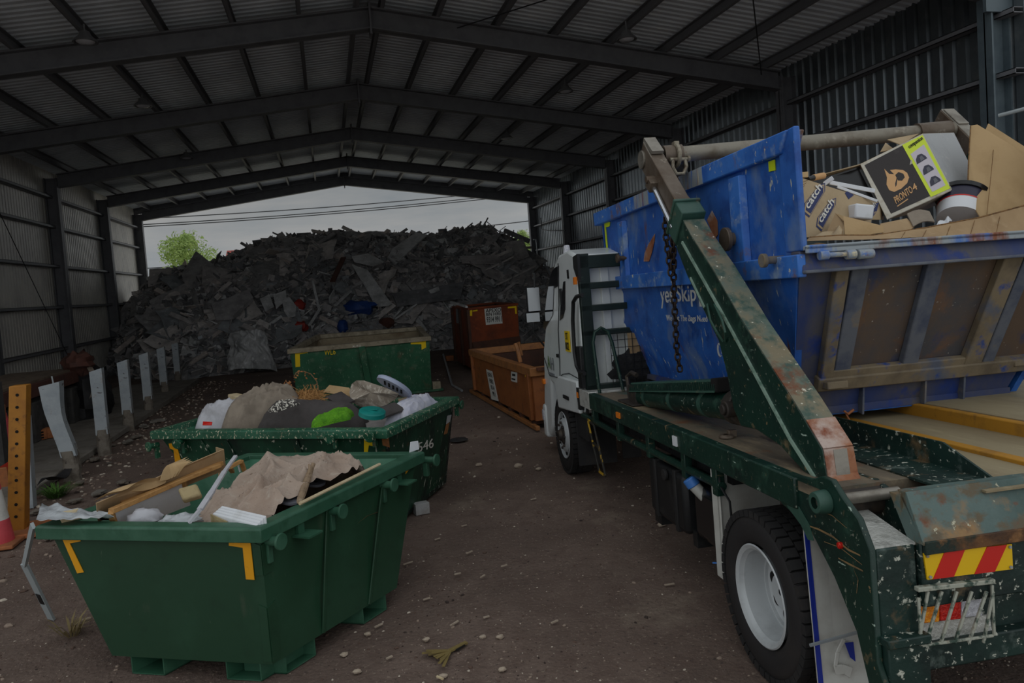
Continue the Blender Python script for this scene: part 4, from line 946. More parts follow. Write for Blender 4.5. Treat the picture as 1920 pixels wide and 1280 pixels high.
t = thing('foam_block', 'white grooved foam block with a yellow end beside the skip rim', 'block', P(450, 970, Z=.85))
m = MB(); a, b, c, d = P(398, 963, Z=1.03), P(417, 947, Z=1.08), P(500, 966, Z=1.05), P(480, 985, Z=1.0)
for k in range(4): m.hexa([lerp(a, b, k / 4 + .01) - V((0, 0, .12)), lerp(d, c, k / 4 + .01) - V((0, 0, .12)), lerp(d, c, k / 4 + .23) - V((0, 0, .12)), lerp(a, b, k / 4 + .23) - V((0, 0, .12)), lerp(a, b, k / 4 + .01), lerp(d, c, k / 4 + .01), lerp(d, c, k / 4 + .23), lerp(a, b, k / 4 + .23)])
m.build('slats', 'white_thing', t, bev=.004)
m = MB(); m.sheet([a - V((.01, .0, 0)), a - V((.01, 0, .12)), lerp(a, d, .35) - V((.0, .012, .12)), lerp(a, d, .35) - V((0, .012, .02))], .006); m.build('end_face', 'foam_yellow', t)
m = MB(); c = P(357, 925, Z=1.05); m.obox(c, V((.06, .022, .005)), V((-.02, .035, .035)), V((0, -.02, .022))); tag(m.build('foam_slab', 'foam_yellow', bev=.015), 'torn yellowish foam slab beside the plaster strip', 'foam')
for px, py, sx, lb in ((546, 938, .068, 'flat grey disc lying on the quilt beside the branch, lower'), (592, 905, .07, 'flat grey disc half covered by the quilt, upper')):
    t = thing('grey_disc', lb, 'disc', P(px, py, Z=1.04)); c = P(px, py, Z=1.02); ax = V((.1, -.12, 1)).normalized()
    m = MB(); m.cyl(c - ax * .01, c + ax * .01, sx, 28); m.build('disc', 'disc_grey', t, bev=.003); m = MB(); m.cyl(c + ax * .0101, c + ax * .012, .014, 12); m.build('centre_hole', 'hole', t)
m = MB(); c = P(272, 972, Z=.97); m.blob(c, .11, .07, .07, 4, .3, 2.5, 22); tag(m.build('pale_cloth', 'cloth_white', smooth=80), 'crumpled pale cloth with a hole in front of the framed board', 'cloth')
m = MB(); c = P(338, 978, Z=.95); m.blob(c, .12, .08, .05, 14, .5, 3, 22); tag(m.build('plastic_bag', 'plastic_film', smooth=80), 'clear crumpled plastic bag in front of the foam slab', 'bag')
m = MB(); c = P(610, 840, Z=1.); m.slab(lambda u, v: lerp(lerp(P(768, 848, Z=1.0), P(786, 842, Z=1.0), u), lerp(P(770, 828, Z=1.08), P(784, 826, Z=1.07), u), v), 3, 3, .004); tag(m.build('white_tag', 'white_thing'), 'small white card stuck up at the far corner of the nearest skip', 'card')
m = MB(); m.slab(lambda u, v: lerp(lerp(P(70, 990, Z=1.01), P(215, 977, Z=1.01), u), lerp(P(80, 958, Z=1.01), P(205, 972, Z=1.01), u), v) + V((0, 0, .03 + .035 * noise.noise(V((u * 6, v * 4, 1))) + .03 * (1 - u))), 20, 8, .004); tag(m.build('plastic_sheet', 'plastic_film', smooth=80), 'crumpled clear plastic film over the left rim of the nearest skip', 'film')
m = MB(); m.obox(P(132, 966, Z=1.03), V((.05, .02, 0)), V((0, .03, .0)), V((-.01, 0, .03))); tag(m.build('wood_scrap', 'wood_pale'), 'small wood scrap on the left rim of the nearest skip', 'scrap')
t = thing('alloy_strip', 'long bent alloy strip leaning from the left corner of the nearest skip', 'strip', P(97, 1160, Z=0))
m = MB(); a, b, c = P(62, 985, Z=1.0), P(46, 1058, Z=.55), P(97, 1160, Z=.0)
m.bar(a, b, .045, .02, (-.5, -1, .2)); m.bar(b, c, .06, .02, (-.5, -1, .2)); m.build('strip_body', 'flashing', t)
m = MB(); e = lerp(b, c, .52); m.bar(e + V((-.006, -.011, 0)), lerp(b, c, .70) + V((-.006, -.011, 0)), .04, .006, (-.5, -1, .2)); m.build('black_label', 'black_plastic', t)
# --- old dark green skip -----------------------------------------------------------------
rim = [V((-1.91, 8.38, 1.1)), V((.44, 6.92, 1.1)), V((1.40, 8.47, 1.1)), V((-.95, 9.93, 1.1))]
bot = [V((-1.25, 8.35, .04)), V((.42, 7.28, .04)), V((1.2, 8.72, .04)), V((-.6, 9.75, .04))]
s2 = thing('green_skip', 'scuffed dark green skip behind the nearest one, heaped with old clothes and carpet', 'skip', (-.3, 8.4, 0))
top, itop = skip_shell(s2, rim, bot, .09, .05, 'green_old', 'green_old_rim', 'green_inner')
n0, n1 = wall_n(top, bot, 0), wall_n(top, bot, 1); f0, f1 = on_plane(top[0], n0), on_plane(top[1], n1)
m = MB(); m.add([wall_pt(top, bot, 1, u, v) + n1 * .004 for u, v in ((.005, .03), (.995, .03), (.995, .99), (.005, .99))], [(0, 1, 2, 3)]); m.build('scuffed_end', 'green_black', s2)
for px, py in ((345, 823), (628, 812), (702, 809)): lug(s2, f0(px, py), n0, 'green_old_rim', .03, .1)
lug(s2, top[0] + V((-.02, .02, -.14)), V((-.7, -.6, 0)).normalized(), 'green_old_rim', .03, .08)
lug(s2, f1(855, 757), n1, 'green_old_rim', .03, .06)
tape(s2, [[f0(317, 831), f0(331, 830), f0(341, 868), f0(330, 876), f0(326, 843), f0(319, 840)]])
tape(s2, [[f0(683, 820), f0(704, 823), f0(704, 836), f0(692, 834), f0(690, 848), f0(683, 848)]], 'yellow_bright')
tape(s2, [[f0(716, 820), f0(729, 816), f0(731, 838), f0(718, 834)]], 'orange_edge')
tape(s2, [[f1(838, 779), f1(846, 777), f1(843, 790), f1(836, 795)]], 'concrete_block', 'worn_mark'); tape(s2, [[f1(836, 796), f1(842, 791), f1(838, 812), f1(832, 814)]], 'orange_edge')
lettering('546', f1(783, 848), f1(812, 838) - f1(783, 848), f1(783, 832) - f1(783, 850), 'logo_white', s2)
for u in (.18, .30, .62):
    m = MB(); a, b = wall_pt(top, bot, 0, u, .06), wall_pt(top, bot, 0, u, 1); m.bar(a, b, .07, .03, n0); m.build('rib', 'green_old', s2, bev=.004)
m = MB(); q = [lerp(itop[i], bot[i], .22) for i in range(4)]
m.grid(lambda u, v: lerp(lerp(q[0], q[1], u), lerp(q[3], q[2], u), v) + V((0, 0, .16 * (1 - (2 * u - 1) ** 2) * (1 - (2 * v - 1) ** 2) + .06 * noise.noise(V((u * 7, v * 5, 2))))), 24, 16)
tag(m.build('packed_rubbish', 'waste_3', kind='stuff'), 'packed rubbish bed inside the scuffed dark green skip', 'rubbish')
def lump(name, pts, mt, label, cat, zc, ry, seed=1, amp=.18, freq=1.6, h=None, n=26, smooth=80, fold=0):
    """soft thing spanning pixel points left-right; ry depth, h half height"""
    (x0, y0), (x1, y1) = pts; a, b = P(x0, y0, Z=zc), P(x1, y1, Z=zc); c = (a + b) / 2; d = b - a
    rot = Matrix.Rotation(math.atan2(d.y, d.x), 3, 'Z')
    m = MB(); m.blob(c, d.length / 2, ry, h or .12, seed, amp, freq, n, rot)
    if fold:
        for i, p in enumerate(m.v): m.v[i] = p + V((0, 0, fold * (abs(noise.noise(V((p.x * 6 + p.y * 4, p.y * 6, seed)))) - .2)))
    return tag(m.build(name, mt, smooth=smooth), label, cat)
def drape(name, a, b, w, h, mt, label, cat, seed, fold=.05, fx=3., fy=1.2, nu=60, nv=40, bend=0, drop=.25, ridge=4):
    """a heaped cloth from a to b (px, py, z), w deep, h high, with folds running across its length"""
    A, B = P(a[0], a[1], Z=a[2]), P(b[0], b[1], Z=b[2]); d = B - A; q = V((-d.y, d.x, 0)).normalized()
    if q.y < 0: q = -q
    def fn(u, v):
        p = lerp(A, B, u) + q * ((v - .35) * w + .25 * w * noise.noise(V((u * 2.2, 1.7, seed)))) + d * (.08 * noise.noise(V((v * 3, .4, seed))))
        e = max(0, 1 - abs(2 * u - 1) ** 3.5) ** .5 * max(0, 1 - abs(2 * v - 1) ** 2.6) ** .5
        s = V((u * fx + .5 * noise.noise(V((u * 3, v * 3, seed + 5))), v * fy + bend * u, seed))
        f = (1 - abs(noise.noise(s))) ** ridge + .5 * (1 - abs(noise.noise(s * 2.3 + V((3, 1, 0))))) ** (ridge + 2)
        return p + V((0, 0, -drop * (1 - e) + h * e * (.75 + .35 * noise.noise(V((u * 2, v * 2, seed + 9)))) + fold * f * e))
    m = MB(); m.grid(fn, nu, nv); return tag(m.build(name, mt, smooth=80), label, cat)
drape('white_shirt', (362, 797, 1.06), (478, 768, 1.14), .55, .16, 'cloth_white', 'white shirt at the left end of the scuffed skip, with a red label', 'shirt', 3, .07, 2.2, 1.5, bend=1.2)
m = MB(); m.sheet([P(381, 790, Z=1.13), P(398, 791, Z=1.13), P(397, 797, Z=1.10), P(380, 797, Z=1.10)], .006); 
tag(m.build('red_card', 'red_reflect'), 'small red card in front of the white shirt', 'card')
drape('beige_trousers', (412, 797, 1.08), (572, 750, 1.24), .55, .17, 'cloth_beige', 'beige trousers draped over the scuffed skip pile', 'trousers', 14, .11, 2.4, 3.0, bend=-1.5)
drape('felt_carpet', (486, 788, 1.1), (684, 780, 1.08), .5, .21, 'cloth_grey', 'dark grey felt carpet folded in the middle of the scuffed skip', 'carpet', 21, .06, .9, 1.6, bend=.8, ridge=5)
drape('dotted_cloth', (508, 766, 1.29), (560, 750, 1.33), .16, .03, 'dotted', 'dark cloth with white dots tucked under the trousers', 'cloth', 8, .02, drop=.04)
drape('turf_piece', (586, 792, 1.13), (660, 774, 1.18), .2, .05, 'turf', 'bright green artificial turf piece beside the teal lid', 'turf', 6, .03, 2, 2, drop=.05)
t = thing('teal_lid', 'teal plastic lid at the corner of the scuffed skip', 'lid', P(700, 775, Z=1.1))
c = P(698, 774, Z=1.19); ax = V((.15, -.25, 1)).normalized(); m = MB(); m.lathe([(.001, .03), (.11, .03), (.13, .02), (.135, -.02), (.12, -.025), (.001, -.02)], c, ax, 28); m.build('lid_top', 'teal', t)
m = MB(); m.obox(c + ax * .034, V((.05, -.02, .0)), V((.004, .012, 0)), ax * .004); m.build('handle', 'teal', t)
m = MB(); oc = [P(a_, b_, Z=z_) for a_, b_, z_ in ((658, 752, 1.2), (655, 735, 1.28), (659, 720, 1.36), (668, 713, 1.42), (682, 713, 1.42), (700, 719, 1.38), (722, 726, 1.34), (748, 738, 1.28), (742, 748, 1.2), (722, 760, 1.13), (700, 765, 1.1), (675, 762, 1.12))]
oc_c = sum(oc, V()) / len(oc) + V((0, -.02, .015))
def rug(u, v):
    k = u * len(oc); i = int(k) % len(oc); p = lerp(oc[i], oc[(i + 1) % len(oc)], k - int(k)); return lerp(oc_c, p, v) + V((0, -.012 * math.sin(math.pi * v), 0))
m.grid(rug, 48, 8); m.grid(lambda u, v: rug(u, v) - V((0, -.012, .004)), 48, 8)
tag(m.build('patterned_mat', 'carpet_pattern', smooth=80), 'pale leaf patterned mat sticking up in the scuffed skip', 'mat')
t = thing('plastic_cover', 'pale lilac oval plastic cover leaning behind the patterned mat', 'cover', P(730, 730, Z=1.2))
A, B = P(706, 710, Z=1.45), P(770, 744, Z=1.22); c = (A + B) / 2; e1 = (B - A) / 2; vh = ray(738, 727).normalized(); e2 = V((vh.x * .17, vh.y * .17, -.075)); nn = e1.cross(e2).normalized()
if nn.z < 0: nn = -nn
m = MB(); N_ = 36
oval = lambda k, s, hh: [c + e1 * math.cos(6.283 * i / N_) * s + e2 * math.sin(6.283 * i / N_) * s + nn * hh for i in range(N_)]
R0, R1, R2 = oval(0, 1, 0), oval(0, 1, .035), oval(0, .9, .05)
m.add(R0 + R1 + R2, [(i, (i + 1) % N_, N_ + (i + 1) % N_, N_ + i) for i in range(N_)] + [(N_ + i, N_ + (i + 1) % N_, 2 * N_ + (i + 1) % N_, 2 * N_ + i) for i in range(N_)] + [tuple(2 * N_ + i for i in range(N_)), tuple(range(N_))]); m.build('cover_body', 'lid_lilac', t)
m = MB()
for k in range(5): m.bar(lerp(A, B, .25 + .12 * k) - nn * .004 - e2 * .5, lerp(A, B, .25 + .12 * k) - nn * .004 + e2 * .2, .02, .006, nn)
m.build('vent_slots', 'hole', t)
drape('tissue_bundle', (748, 780, 1.08), (818, 752, 1.08), .30, .10, 'tissue', 'crumpled white and blue paper bundle at the right end of the scuffed skip', 'paper', 33, .05, 2.6, 2.6, drop=.12)
plate('brown_board', [(690, 772, 1.12), (740, 755, 1.2), (760, 768, 1.12), (715, 785, 1.1)], .02, 'cloth_grey', 'dark brown board under the patterned mat', 'board')
plate('cardboard_piece', [(746, 748, 1.2), (772, 742, 1.22), (762, 762, 1.12), (752, 760, 1.12)], .01, 'cardboard_pale', 'pale cardboard piece between the mat and the paper bundle', 'cardboard')
plate('cardboard_sheet', [(606, 735, 1.25), (618, 722, 1.32), (655, 727, 1.3), (664, 745, 1.22)], .01, 'cardboard_light', 'brown cardboard sheet behind the dark felt carpet', 'cardboard')
plate('grey_board', [(610, 745, 1.25), (640, 735, 1.28), (665, 752, 1.2), (640, 762, 1.18)], .02, 'cloth_grey', 'grey board lying in front of the brown cardboard sheet', 'board')
m = MB(); m.bar(P(436, 742, Z=1.22), P(480, 752, Z=1.2), .12, .06); tag(m.build('wood_offcut', 'wood_pale', bev=.01), 'pale wood offcut at the back of the scuffed skip', 'wood')
m = MB(); rs = random.Random(4)
for i in range(260):
    c = P(rs.uniform(555, 600), rs.uniform(733, 752), Z=1.25); d = V((rs.gauss(0, 1), rs.gauss(0, .6), rs.gauss(0, .35))).normalized() * rs.uniform(.05, .14); m.bar(c - d, c + d, .005, .004)
tag(m.build('straw_pile', 'straw', kind='stuff'), 'tangle of dry straw behind the dark felt carpet', 'straw')
def sprig(pts, label, seed, r=.006):
    rs = random.Random(seed); t = thing('dry_sprig', label, 'branch', pts[0])
    m = MB(); m.tube(pts, r, 6); m.build('stem', 'twig', t)
    m = MB()
    for i in range(26):
        k = rs.randrange(len(pts) - 1); p = lerp(pts[k], pts[k + 1], rs.random()) + V((rs.uniform(-.05, .05), rs.uniform(-.05, .05), rs.uniform(-.1, .02)))
        d = V((rs.gauss(0, 1), rs.gauss(0, 1), rs.gauss(0, 1))).normalized() * .02; u = d.orthogonal() * .5; m.add([p - d, p + u, p + d, p - u], [(0, 1, 2, 3)])
    m.build('leaves', 'dry_leaf', t)
sprig([P(598, 735, Z=1.25), P(594, 715, Z=1.33), P(583, 701, Z=1.4), P(570, 696, Z=1.43), P(556, 698, Z=1.42), P(551, 708, Z=1.36)], 'arching dry sprig with brown leaves over the scuffed skip', 1)
sprig([P(530, 735, Z=1.3), P(540, 722, Z=1.38), P(536, 712, Z=1.42)], 'short dry sprig above the beige trousers', 2, .004)
sprig([P(478, 748, Z=1.22), P(480, 735, Z=1.32), P(492, 724, Z=1.38)], 'thin dry sprig above the wood offcut', 3, .004)
# --- green skip farther back -----------------------------------------------------------------
FL, FRr = V((-.93, 16.45, 1.27)), V((2.13, 16.55, 1.27)); BR, BL = V((2.45, 19.0, 1.40)), V((-.35, 19.0, 1.40))
FL, FRr = P(538, 655, Y=16.45), P(808, 630, Y=16.55); BR, BL = P(790, 611, Y=18.9), P(592, 627, Y=18.9)
rim = [FL, FRr, BR, BL]
bot = [P(560, 762, Y=16.72), P(810, 733, Y=16.78), V((2.2, 18.6, .05)), V((-.55, 18.6, .05))]
bot[0].z = .05; bot[1].z = .05
s3 = thing('green_skip', 'empty worn green skip with a dusty rim in front of the waste heap', 'skip', (.7, 17.6, 0))
top, itop = skip_shell(s3, rim, bot, .10, .04, 'green_worn', 'dusty_rim', 'dusty_inner', flange=.14)
n0 = wall_n(top, bot, 0); f0 = on_plane(top[0], n0)
tape(s3, [[f0(553, 657), f0(577, 654), f0(577, 661), f0(562, 664), f0(563, 687), f0(554, 688)]], 'yellow_bright')
tape(s3, [[f0(770, 637), f0(798, 635), f0(800, 668), f0(791, 669), f0(790, 645), f0(770, 645)]], 'yellow_bright')
lettering('WL6', f0(608, 666), f0(629, 664) - f0(608, 666), f0(608, 656) - f0(608, 667), 'yellow_bright', s3)
lettering('AUTO', FL.lerp(FRr, .44) + V((0, -.004, -.09)), (FRr - FL) * .06, V((0, 0, .045)), 'logo_white', s3)
m = MB(); a, b = wall_pt(top, bot, 0, .5, .05), wall_pt(top, bot, 0, .53, 1); m.bar(a + n0 * .03, b + n0 * .03, .14, .07, n0); m.build('rib', 'green_worn', s3, bev=.008)
m = MB(); q = bot; m.prism([q[0] + V((-.1, -.12, -.04)), q[1] + V((.25, -.12, -.04)), q[2] + V((.1, 0, -.04)), q[3] + V((0, 0, -.04))], (0, 0, .05)); m.build('base_plate', 'green_worn', s3)
m = MB(); m.box(q[1].x + .02, q[1].x + .2, q[1].y - .1, q[1].y + .1, .01, .22); m.build('corner_foot', 'dusty_rim', s3, bev=.01)
# --- orange-brown hook bin -----------------------------------------------------------------
A, B = V((3.00, 11.2, 1.0)), V((2.83, 15.5, 1.0)); C, D = V((5.0, 15.7, 1.0)), V((5.15, 11.3, 1.0))
rim = [A, B, C, D]; bot = [V((3.06, 11.25, .14)), V((2.9, 15.45, .14)), V((4.95, 15.6, .14)), V((5.1, 11.3, .14))]
b1 = thing('orange_bin', 'long orange brown open bin beside the white truck cab', 'bin', (4, 13.4, 0))
top, itop = skip_shell(b1, rim, bot, .14, .05, 'orange_bin', 'orange_edge', 'rust_dark', flange=.12, floor_in=.04)
n0 = wall_n(top, bot, 0); f0 = on_plane(top[0], n0); n3 = wall_n(top, bot, 3); f3 = on_plane(top[3], n3)
m = MB(); m.bar((3.04, 11.1, .05), (2.89, 15.9, .05), .07, .07); m.build('skid_rail', 'orange_edge', b1, bev=.01); m = MB(); m.bar((4.9, 11.1, .05), (4.8, 15.9, .05), .1, .09); m.build('skid_rail', 'orange_edge', b1, bev=.01)
for i in range(7):
    m = MB(); p = lerp((3.06, 11.4, .1), (2.92, 15.5, .1), i / 6); m.box(p.x - .03, p.x + 1.9, p.y - .04, p.y + .04, .07, .15); m.build('cross_bearer', 'rust_dark', b1)
m = MB(); m.sheet([f0(912, 692), f0(923, 696), f0(935, 752), f0(922, 748)], .006); sg = m.build('sign', 'sign_white', b1)
for k, tx in enumerate(('BIN', 'HIRE', '9314', '9911')):
    o_ = f0(916 + 3 * k, 705 + 12 * k); lettering(tx, o_ + n0 * .004, f0(924 + 2 * k, 708 + 12 * k) - o_, f0(915 + 3 * k, 697 + 12 * k) - o_, 'ink', sg)
m = MB(); m.sheet([f0(959, 696), f0(970, 698), f0(970, 717), f0(959, 714)], .006); sg = m.build('small_sign', 'sign_white', b1)
m = MB(); m.sheet([f0(961, 700) + n0 * .004, f0(967, 701) + n0 * .004, f0(967, 705) + n0 * .004, f0(961, 704) + n0 * .004], .002); m.sheet([f0(960, 708) + n0 * .004, f0(967, 710) + n0 * .004, f0(967, 713) + n0 * .004, f0(960, 711) + n0 * .004], .002); m.build('sign_print', 'ink', sg)
tape(b1, [[f0(985, 702), f0(995, 703), f0(998, 735), f0(995, 735), f0(993, 708), f0(985, 706)]], 'yellow_bright')
m = MB(); m.sheet([V((3.25, 11.23, .9)), V((3.7, 11.23, .9)), V((3.7, 11.23, .42)), V((3.25, 11.23, .42))], .006); m.build('yellow_panel', 'yellow_bright', b1)
p = f0(970, 668); m = MB(); m.tube([p + V((.05, 0, -.1)), p + V((.02, 0, .1)), p + V((0, .05, .2)), p + V((.06, .1, .22)), p + V((.1, .1, .0))], .035, 8); m.build('lifting_hook', 'orange_edge', b1)
m = MB(); m.bar(lerp(A, D, .05) + V((0, -.02, -.03)), lerp(A, D, .3) + V((0, -.02, -.03)), .06, .05); m.build('latch_bar', 'rust_dark', b1)
for u in (.03, .97):
    m = MB(); a, b = wall_pt(top, bot, 0, u, .1), wall_pt(top, bot, 0, u, 1); m.bar(a + n0 * .03, b + n0 * .03, .1, .06, n0); m.build('corner_post', 'orange_bin', b1, bev=.008)
# --- rust bin with sign -----------------------------------------------------------------
A, B = P(878, 578, Y=19), P(972, 568, Y=19.7); D = P(846, 571, Y=21.8); C = B + (D - A)
z = 1.76
for q_ in (A, B, C, D): q_.z = z
rim = [A, B, C, D]; bot = [V((q_.x, q_.y, .12)) for q_ in inset(rim, .05)]
b2 = thing('rust_bin', 'tall rusty bin with a white phone number sign below the heap', 'bin', (4.3, 20, 0))
top, itop = skip_shell(b2, rim, bot, .06, .03, 'rust_bin', 'rust_bin', 'rust_dark', flange=.1, floor_in=.04)
n0 = wall_n(top, bot, 0); f0 = on_plane(top[0], n0); n3 = wall_n(top, bot, 3); f3 = on_plane(top[3], n3)
m = MB(); m.sheet([f0(908, 579), f0(939, 576), f0(942, 606), f0(911, 609)], .008); sg = m.build('sign', 'sign_white', b2)
for tx, x0, x1, yb, yt in (('APEXO', 910, 939, 586, 579), ('BIN HIRE', 911, 939, 592.5, 586.5), ('9314 9911', 912, 940, 605, 594)):
    o_ = f0(x0, yb) + n0 * .006; lettering(tx, o_, f0(x1, yb - 2.2) + n0 * .006 - o_, f0(x0, yt) + n0 * .006 - o_, 'ink', sg, bold=.012)
tape(b2, [[f0(881, 582), f0(885, 580), f0(885, 592), f0(881, 592)], [f0(886, 582), f0(895, 580), f0(895, 583), f0(886, 584)]], 'yellow_bright'); tape(b2, [[f0(952, 575), f0(968, 573), f0(969, 588), f0(966, 588), f0(965, 577), f0(952, 578)]], 'yellow_bright')
for u in (.02, .5, .98):
    m = MB(); a, b = wall_pt(top, bot, 3, u, .02), wall_pt(top, bot, 3, u, 1); m.bar(a + n3 * .03, b + n3 * .03, .12, .07, n3); m.build('rib', 'rust_dark', b2)
m = MB(); m.sheet([f3(855, 577), f3(864, 578), f3(864, 607), f3(856, 605)], .006); m.build('faded_sign', 'ink_grey', b2)
m = MB(); m.sheet([lerp(bot[0], top[0], .45) + n0 * .02, lerp(bot[1], top[1], .45) + n0 * .02, bot[1] + n0 * .1, bot[0] + n0 * .1], .01); m.build('lower_plate', 'rust_dark', b2)
m = MB(); a, b = P(846, 566, Y=21), P(875, 575, Y=19.2); m.bar(a, b, .06, .05); tag(m.build('grey_batten', 'waste_9'), 'pale batten resting on the rim of the tall rusty bin', 'batten')
# bits lying on the ground between the skips
m = MB(); m.obox(P(790, 952, Z=.06), V((.075, .01, 0)), V((-.01, .05, 0)), V((0, 0, .06))); tag(m.build('pale_block', 'concrete_block', bev=.006), 'small pale concrete block beside the dark end of the scuffed skip', 'block')
m = MB(); m.tube([P(831, 664, Z=.05), P(848, 722, Z=.02), P(866, 732, Z=.02)], .03, 7); tag(m.build('bent_pipe', 'alu'), 'thin bent pale pipe on the dark ground left of the orange bin', 'pipe')
m = MB(); m.obox(P(843, 671, Z=.08), V((.12, 0, 0)), V((0, .1, 0)), V((0, 0, .08))); tag(m.build('orange_scrap', 'cone_foot', bev=.01), 'small orange scrap on the ground by the bent pipe', 'scrap')
m = MB(); m.lathe([(.01, .012), (.13, .012), (.15, .0)], P(860, 824, Z=.015), (0, 0, 1), 20); tag(m.build('black_disc', 'black_rubber'), 'flat black disc on the dirt right of the scuffed skip', 'lid')
# ------------------------------------------------------------------ gravel and scraps on the dirt
rs = random.Random(77)
m = MB()
def pebble(m, c, s, mi, rs):
    a = rs.uniform(0, 6.28); ca, sa = math.cos(a), math.sin(a)
    vs = []
    for k, (zz, r_) in enumerate(((0, .9), (.55, 1.), (1., .55))):
        for j in range(5):
            t = 6.283 * j / 5; x, y = math.cos(t) * r_ * s * rs.uniform(.75, 1.25), math.sin(t) * r_ * s * .7 * rs.uniform(.75, 1.25)
            vs.append(c + V((x * ca - y * sa, x * sa + y * ca, zz * s * .7 - s * .1)))
    m.add(vs, [(i * 5 + j, i * 5 + (j + 1) % 5, (i + 1) * 5 + (j + 1) % 5, (i + 1) * 5 + j) for i in range(2) for j in range(5)] + [(10, 11, 12, 13, 14)], mi)
def put(n, s0, s1, Yr):
    for i in range(n):
        y = Yr[0] + (Yr[1] - Yr[0]) * rs.random() ** 1.6
        x = rs.uniform(-.75 * y - .4 + .1 * y, .62 * y + .3)
        x = rs.uniform(-4.2, 4.5) if y < 9 else rs.uniform(-4.4, 6)
        cl = noise.noise(V((x * .8, y * .8, 4)))
        if rs.random() > .55 + .9 * cl: continue
        pebble(m, V((x, y, ground_h(x, y) - .01)), s0 + (s1 - s0) * rs.random() ** 3, rs.choice((0, 0, 1, 1, 1, 2, 3)), rs)
put(16000, .003, .011, (2.4, 9)); put(5000, .005, .02, (2.6, 16)); put(1500, .012, .035, (9, 26))
for i in range(900):        # denser stony strip by the kerb
    y = rs.uniform(5, 24); x = -3.6 + rs.gauss(0, .45); pebble(m, V((x, y, ground_h(x, y) - .01)), rs.uniform(.01, .04), rs.choice((0, 0, 2, 1)), rs)
tag(m.build('gravel', ['gravel_a', 'gravel_b', 'gravel_c', 'gravel_d'], smooth=10, kind='stuff'), 'scattered stones and grit over the brown dirt yard', 'gravel')
def chip(px, py, L, w, ang, mt, label, cat='scrap', name='wood_chip', group=None):
    c = P(px, py, Z=.012); m = MB(); d = V((math.cos(ang), math.sin(ang), .05)); u = d.cross(V((0, 0, 1)))
    m.obox(c, d * L * .55, u * w * .6, V((0, 0, .004))); return tag(m.build(name, mt), label, cat, group)
for px, py, L, a in [(710, 1172, .06, .5), (852, 1168, .07, .6), (945, 1060, .05, .2), (912, 1156, .04, .1), (880, 1035, .06, .5), (858, 1075, .05, .1), (765, 1055, .08, .3), (800, 1122, .05, .2), (730, 1232, .04, .4), (1000, 935, .06, .2), (820, 1010, .05, .3), (905, 1080, .05, .7), (160, 1160, .07, .2), (1255, 1095, .07, -.2), (870, 985, .05, .1), (1040, 1165, .05, .3)]:
    chip(px, py, L, .012, a, 'stone_pale', 'small pale wood chip lying on the brown dirt', group='wood chips on the dirt')
for i, (px, py, s) in enumerate([(938, 1195, .022), (645, 1228, .02), (690, 1190, .02), (972, 875, .045), (898, 872, .035), (1240, 985, .03), (670, 1260, .02), (942, 1256, .02), (832, 1268, .02), (800, 1200, .02), (1010, 880, .03), (905, 1195, .02)]):
    m = MB(); c = P(px, py, Z=0); m.blob(c + V((0, 0, s * .3)), s * 1.3, s, s * .7, i, .35, 1.5, 10); tag(m.build('loose_stone', 'stone_pale', smooth=20), 'loose pale stone on the open dirt', 'stone', 'loose stones on the dirt')
m = MB()                     # dry palm husk
c = P(838, 1222, Z=.015); d = (P(876, 1206, Z=.015) - P(808, 1240, Z=.015)); u = V((-d.y, d.x, 0)).normalized()
for k in range(9):
    a = (k - 4) * .16; e = (d * -.55) + u * (k - 4) * .035; m.bar(c + d * .1, c + d * .1 + e * rs.uniform(.7, 1.1) + V((0, 0, rs.uniform(0, .03))), .02, .004)
m.bar(c, c + d * .55, .03, .012)
tag(m.build('palm_husk', 'frond'), 'dry yellowish palm husk on the open dirt right of the nearest skip', 'husk')
chip(862, 1213, .07, .018, .6, 'black_plastic', 'black plastic strip lying beside the palm husk', 'strip', 'black_strip')
chip(825, 1270, .05, .01, 2.2, 'wood_pale', 'short pale stick on the dirt below the palm husk', 'stick', 'short_stick')
# ------------------------------------------------------------------ the skip truck (all in the truck's own frame)
tk = thing('skip_truck', 'white cabbed skip loader truck with dark green tray and lifting arms', 'truck', (1.25, 2.5, 0), 'T')
def tp(m, name, mt, parent=None, **k): return m.build(name, mt, parent or tk, 'T', **k)
WID = 3.0
# chassis rails and deck
for x in (.85, 1.65):
    m = MB(); m.box(x, x + .09, -.95, 6., .78, 1.02); tp(m, 'chassis_rail', 'black_plastic')
m = MB(); m.box(.02, WID - .02, -.55, 3.62, 1.215, 1.265); tp(m, 'deck', 'deck')
for y in (.9, 1.7, 2.5, 3.3):
    m = MB(); m.box(.1, WID - .1, y - .04, y + .04, 1.04, 1.215); tp(m, 'cross_bearer', 'black_plastic')
m = MB(); m.box(0, .075, -.35, 3.62, 1.115, 1.278); tp(m, 'side_rail', 'truck_green', bev=.008)
m = MB(); m.box(WID - .075, WID, -.35, 3.62, 1.115, 1.278); tp(m, 'side_rail', 'truck_green', bev=.008)
m = MB(); m.box(0, .5, 3.62, 4.02, 1.1, 1.285); tp(m, 'checker_plate', 'checker_white', bev=.006)
m = MB(); m.box(-.005, .04, 4.02, 4.12, 1.05, 1.29); tp(m, 'end_cap', 'black_plastic')
m = MB(); m.box(-.012, 0, 4.04, 4.1, 1.18, 1.24); tp(m, 'side_marker', 'orange_marker')
m = MB(); m.box(-.012, 0, 2.56, 2.66, 1.165, 1.215); tp(m, 'side_marker', 'orange_marker')
m = MB(); m.box(-.012, 0, 1.22, 1.29, 1.155, 1.225); tp(m, 'side_marker', 'white_thing')
m = MB(); m.tube([(.05, 4.1, .98), (.05, 2.8, .975), (.05, .62, 1.0)], .03, 10); tp(m, 'side_pipe', 'truck_green')
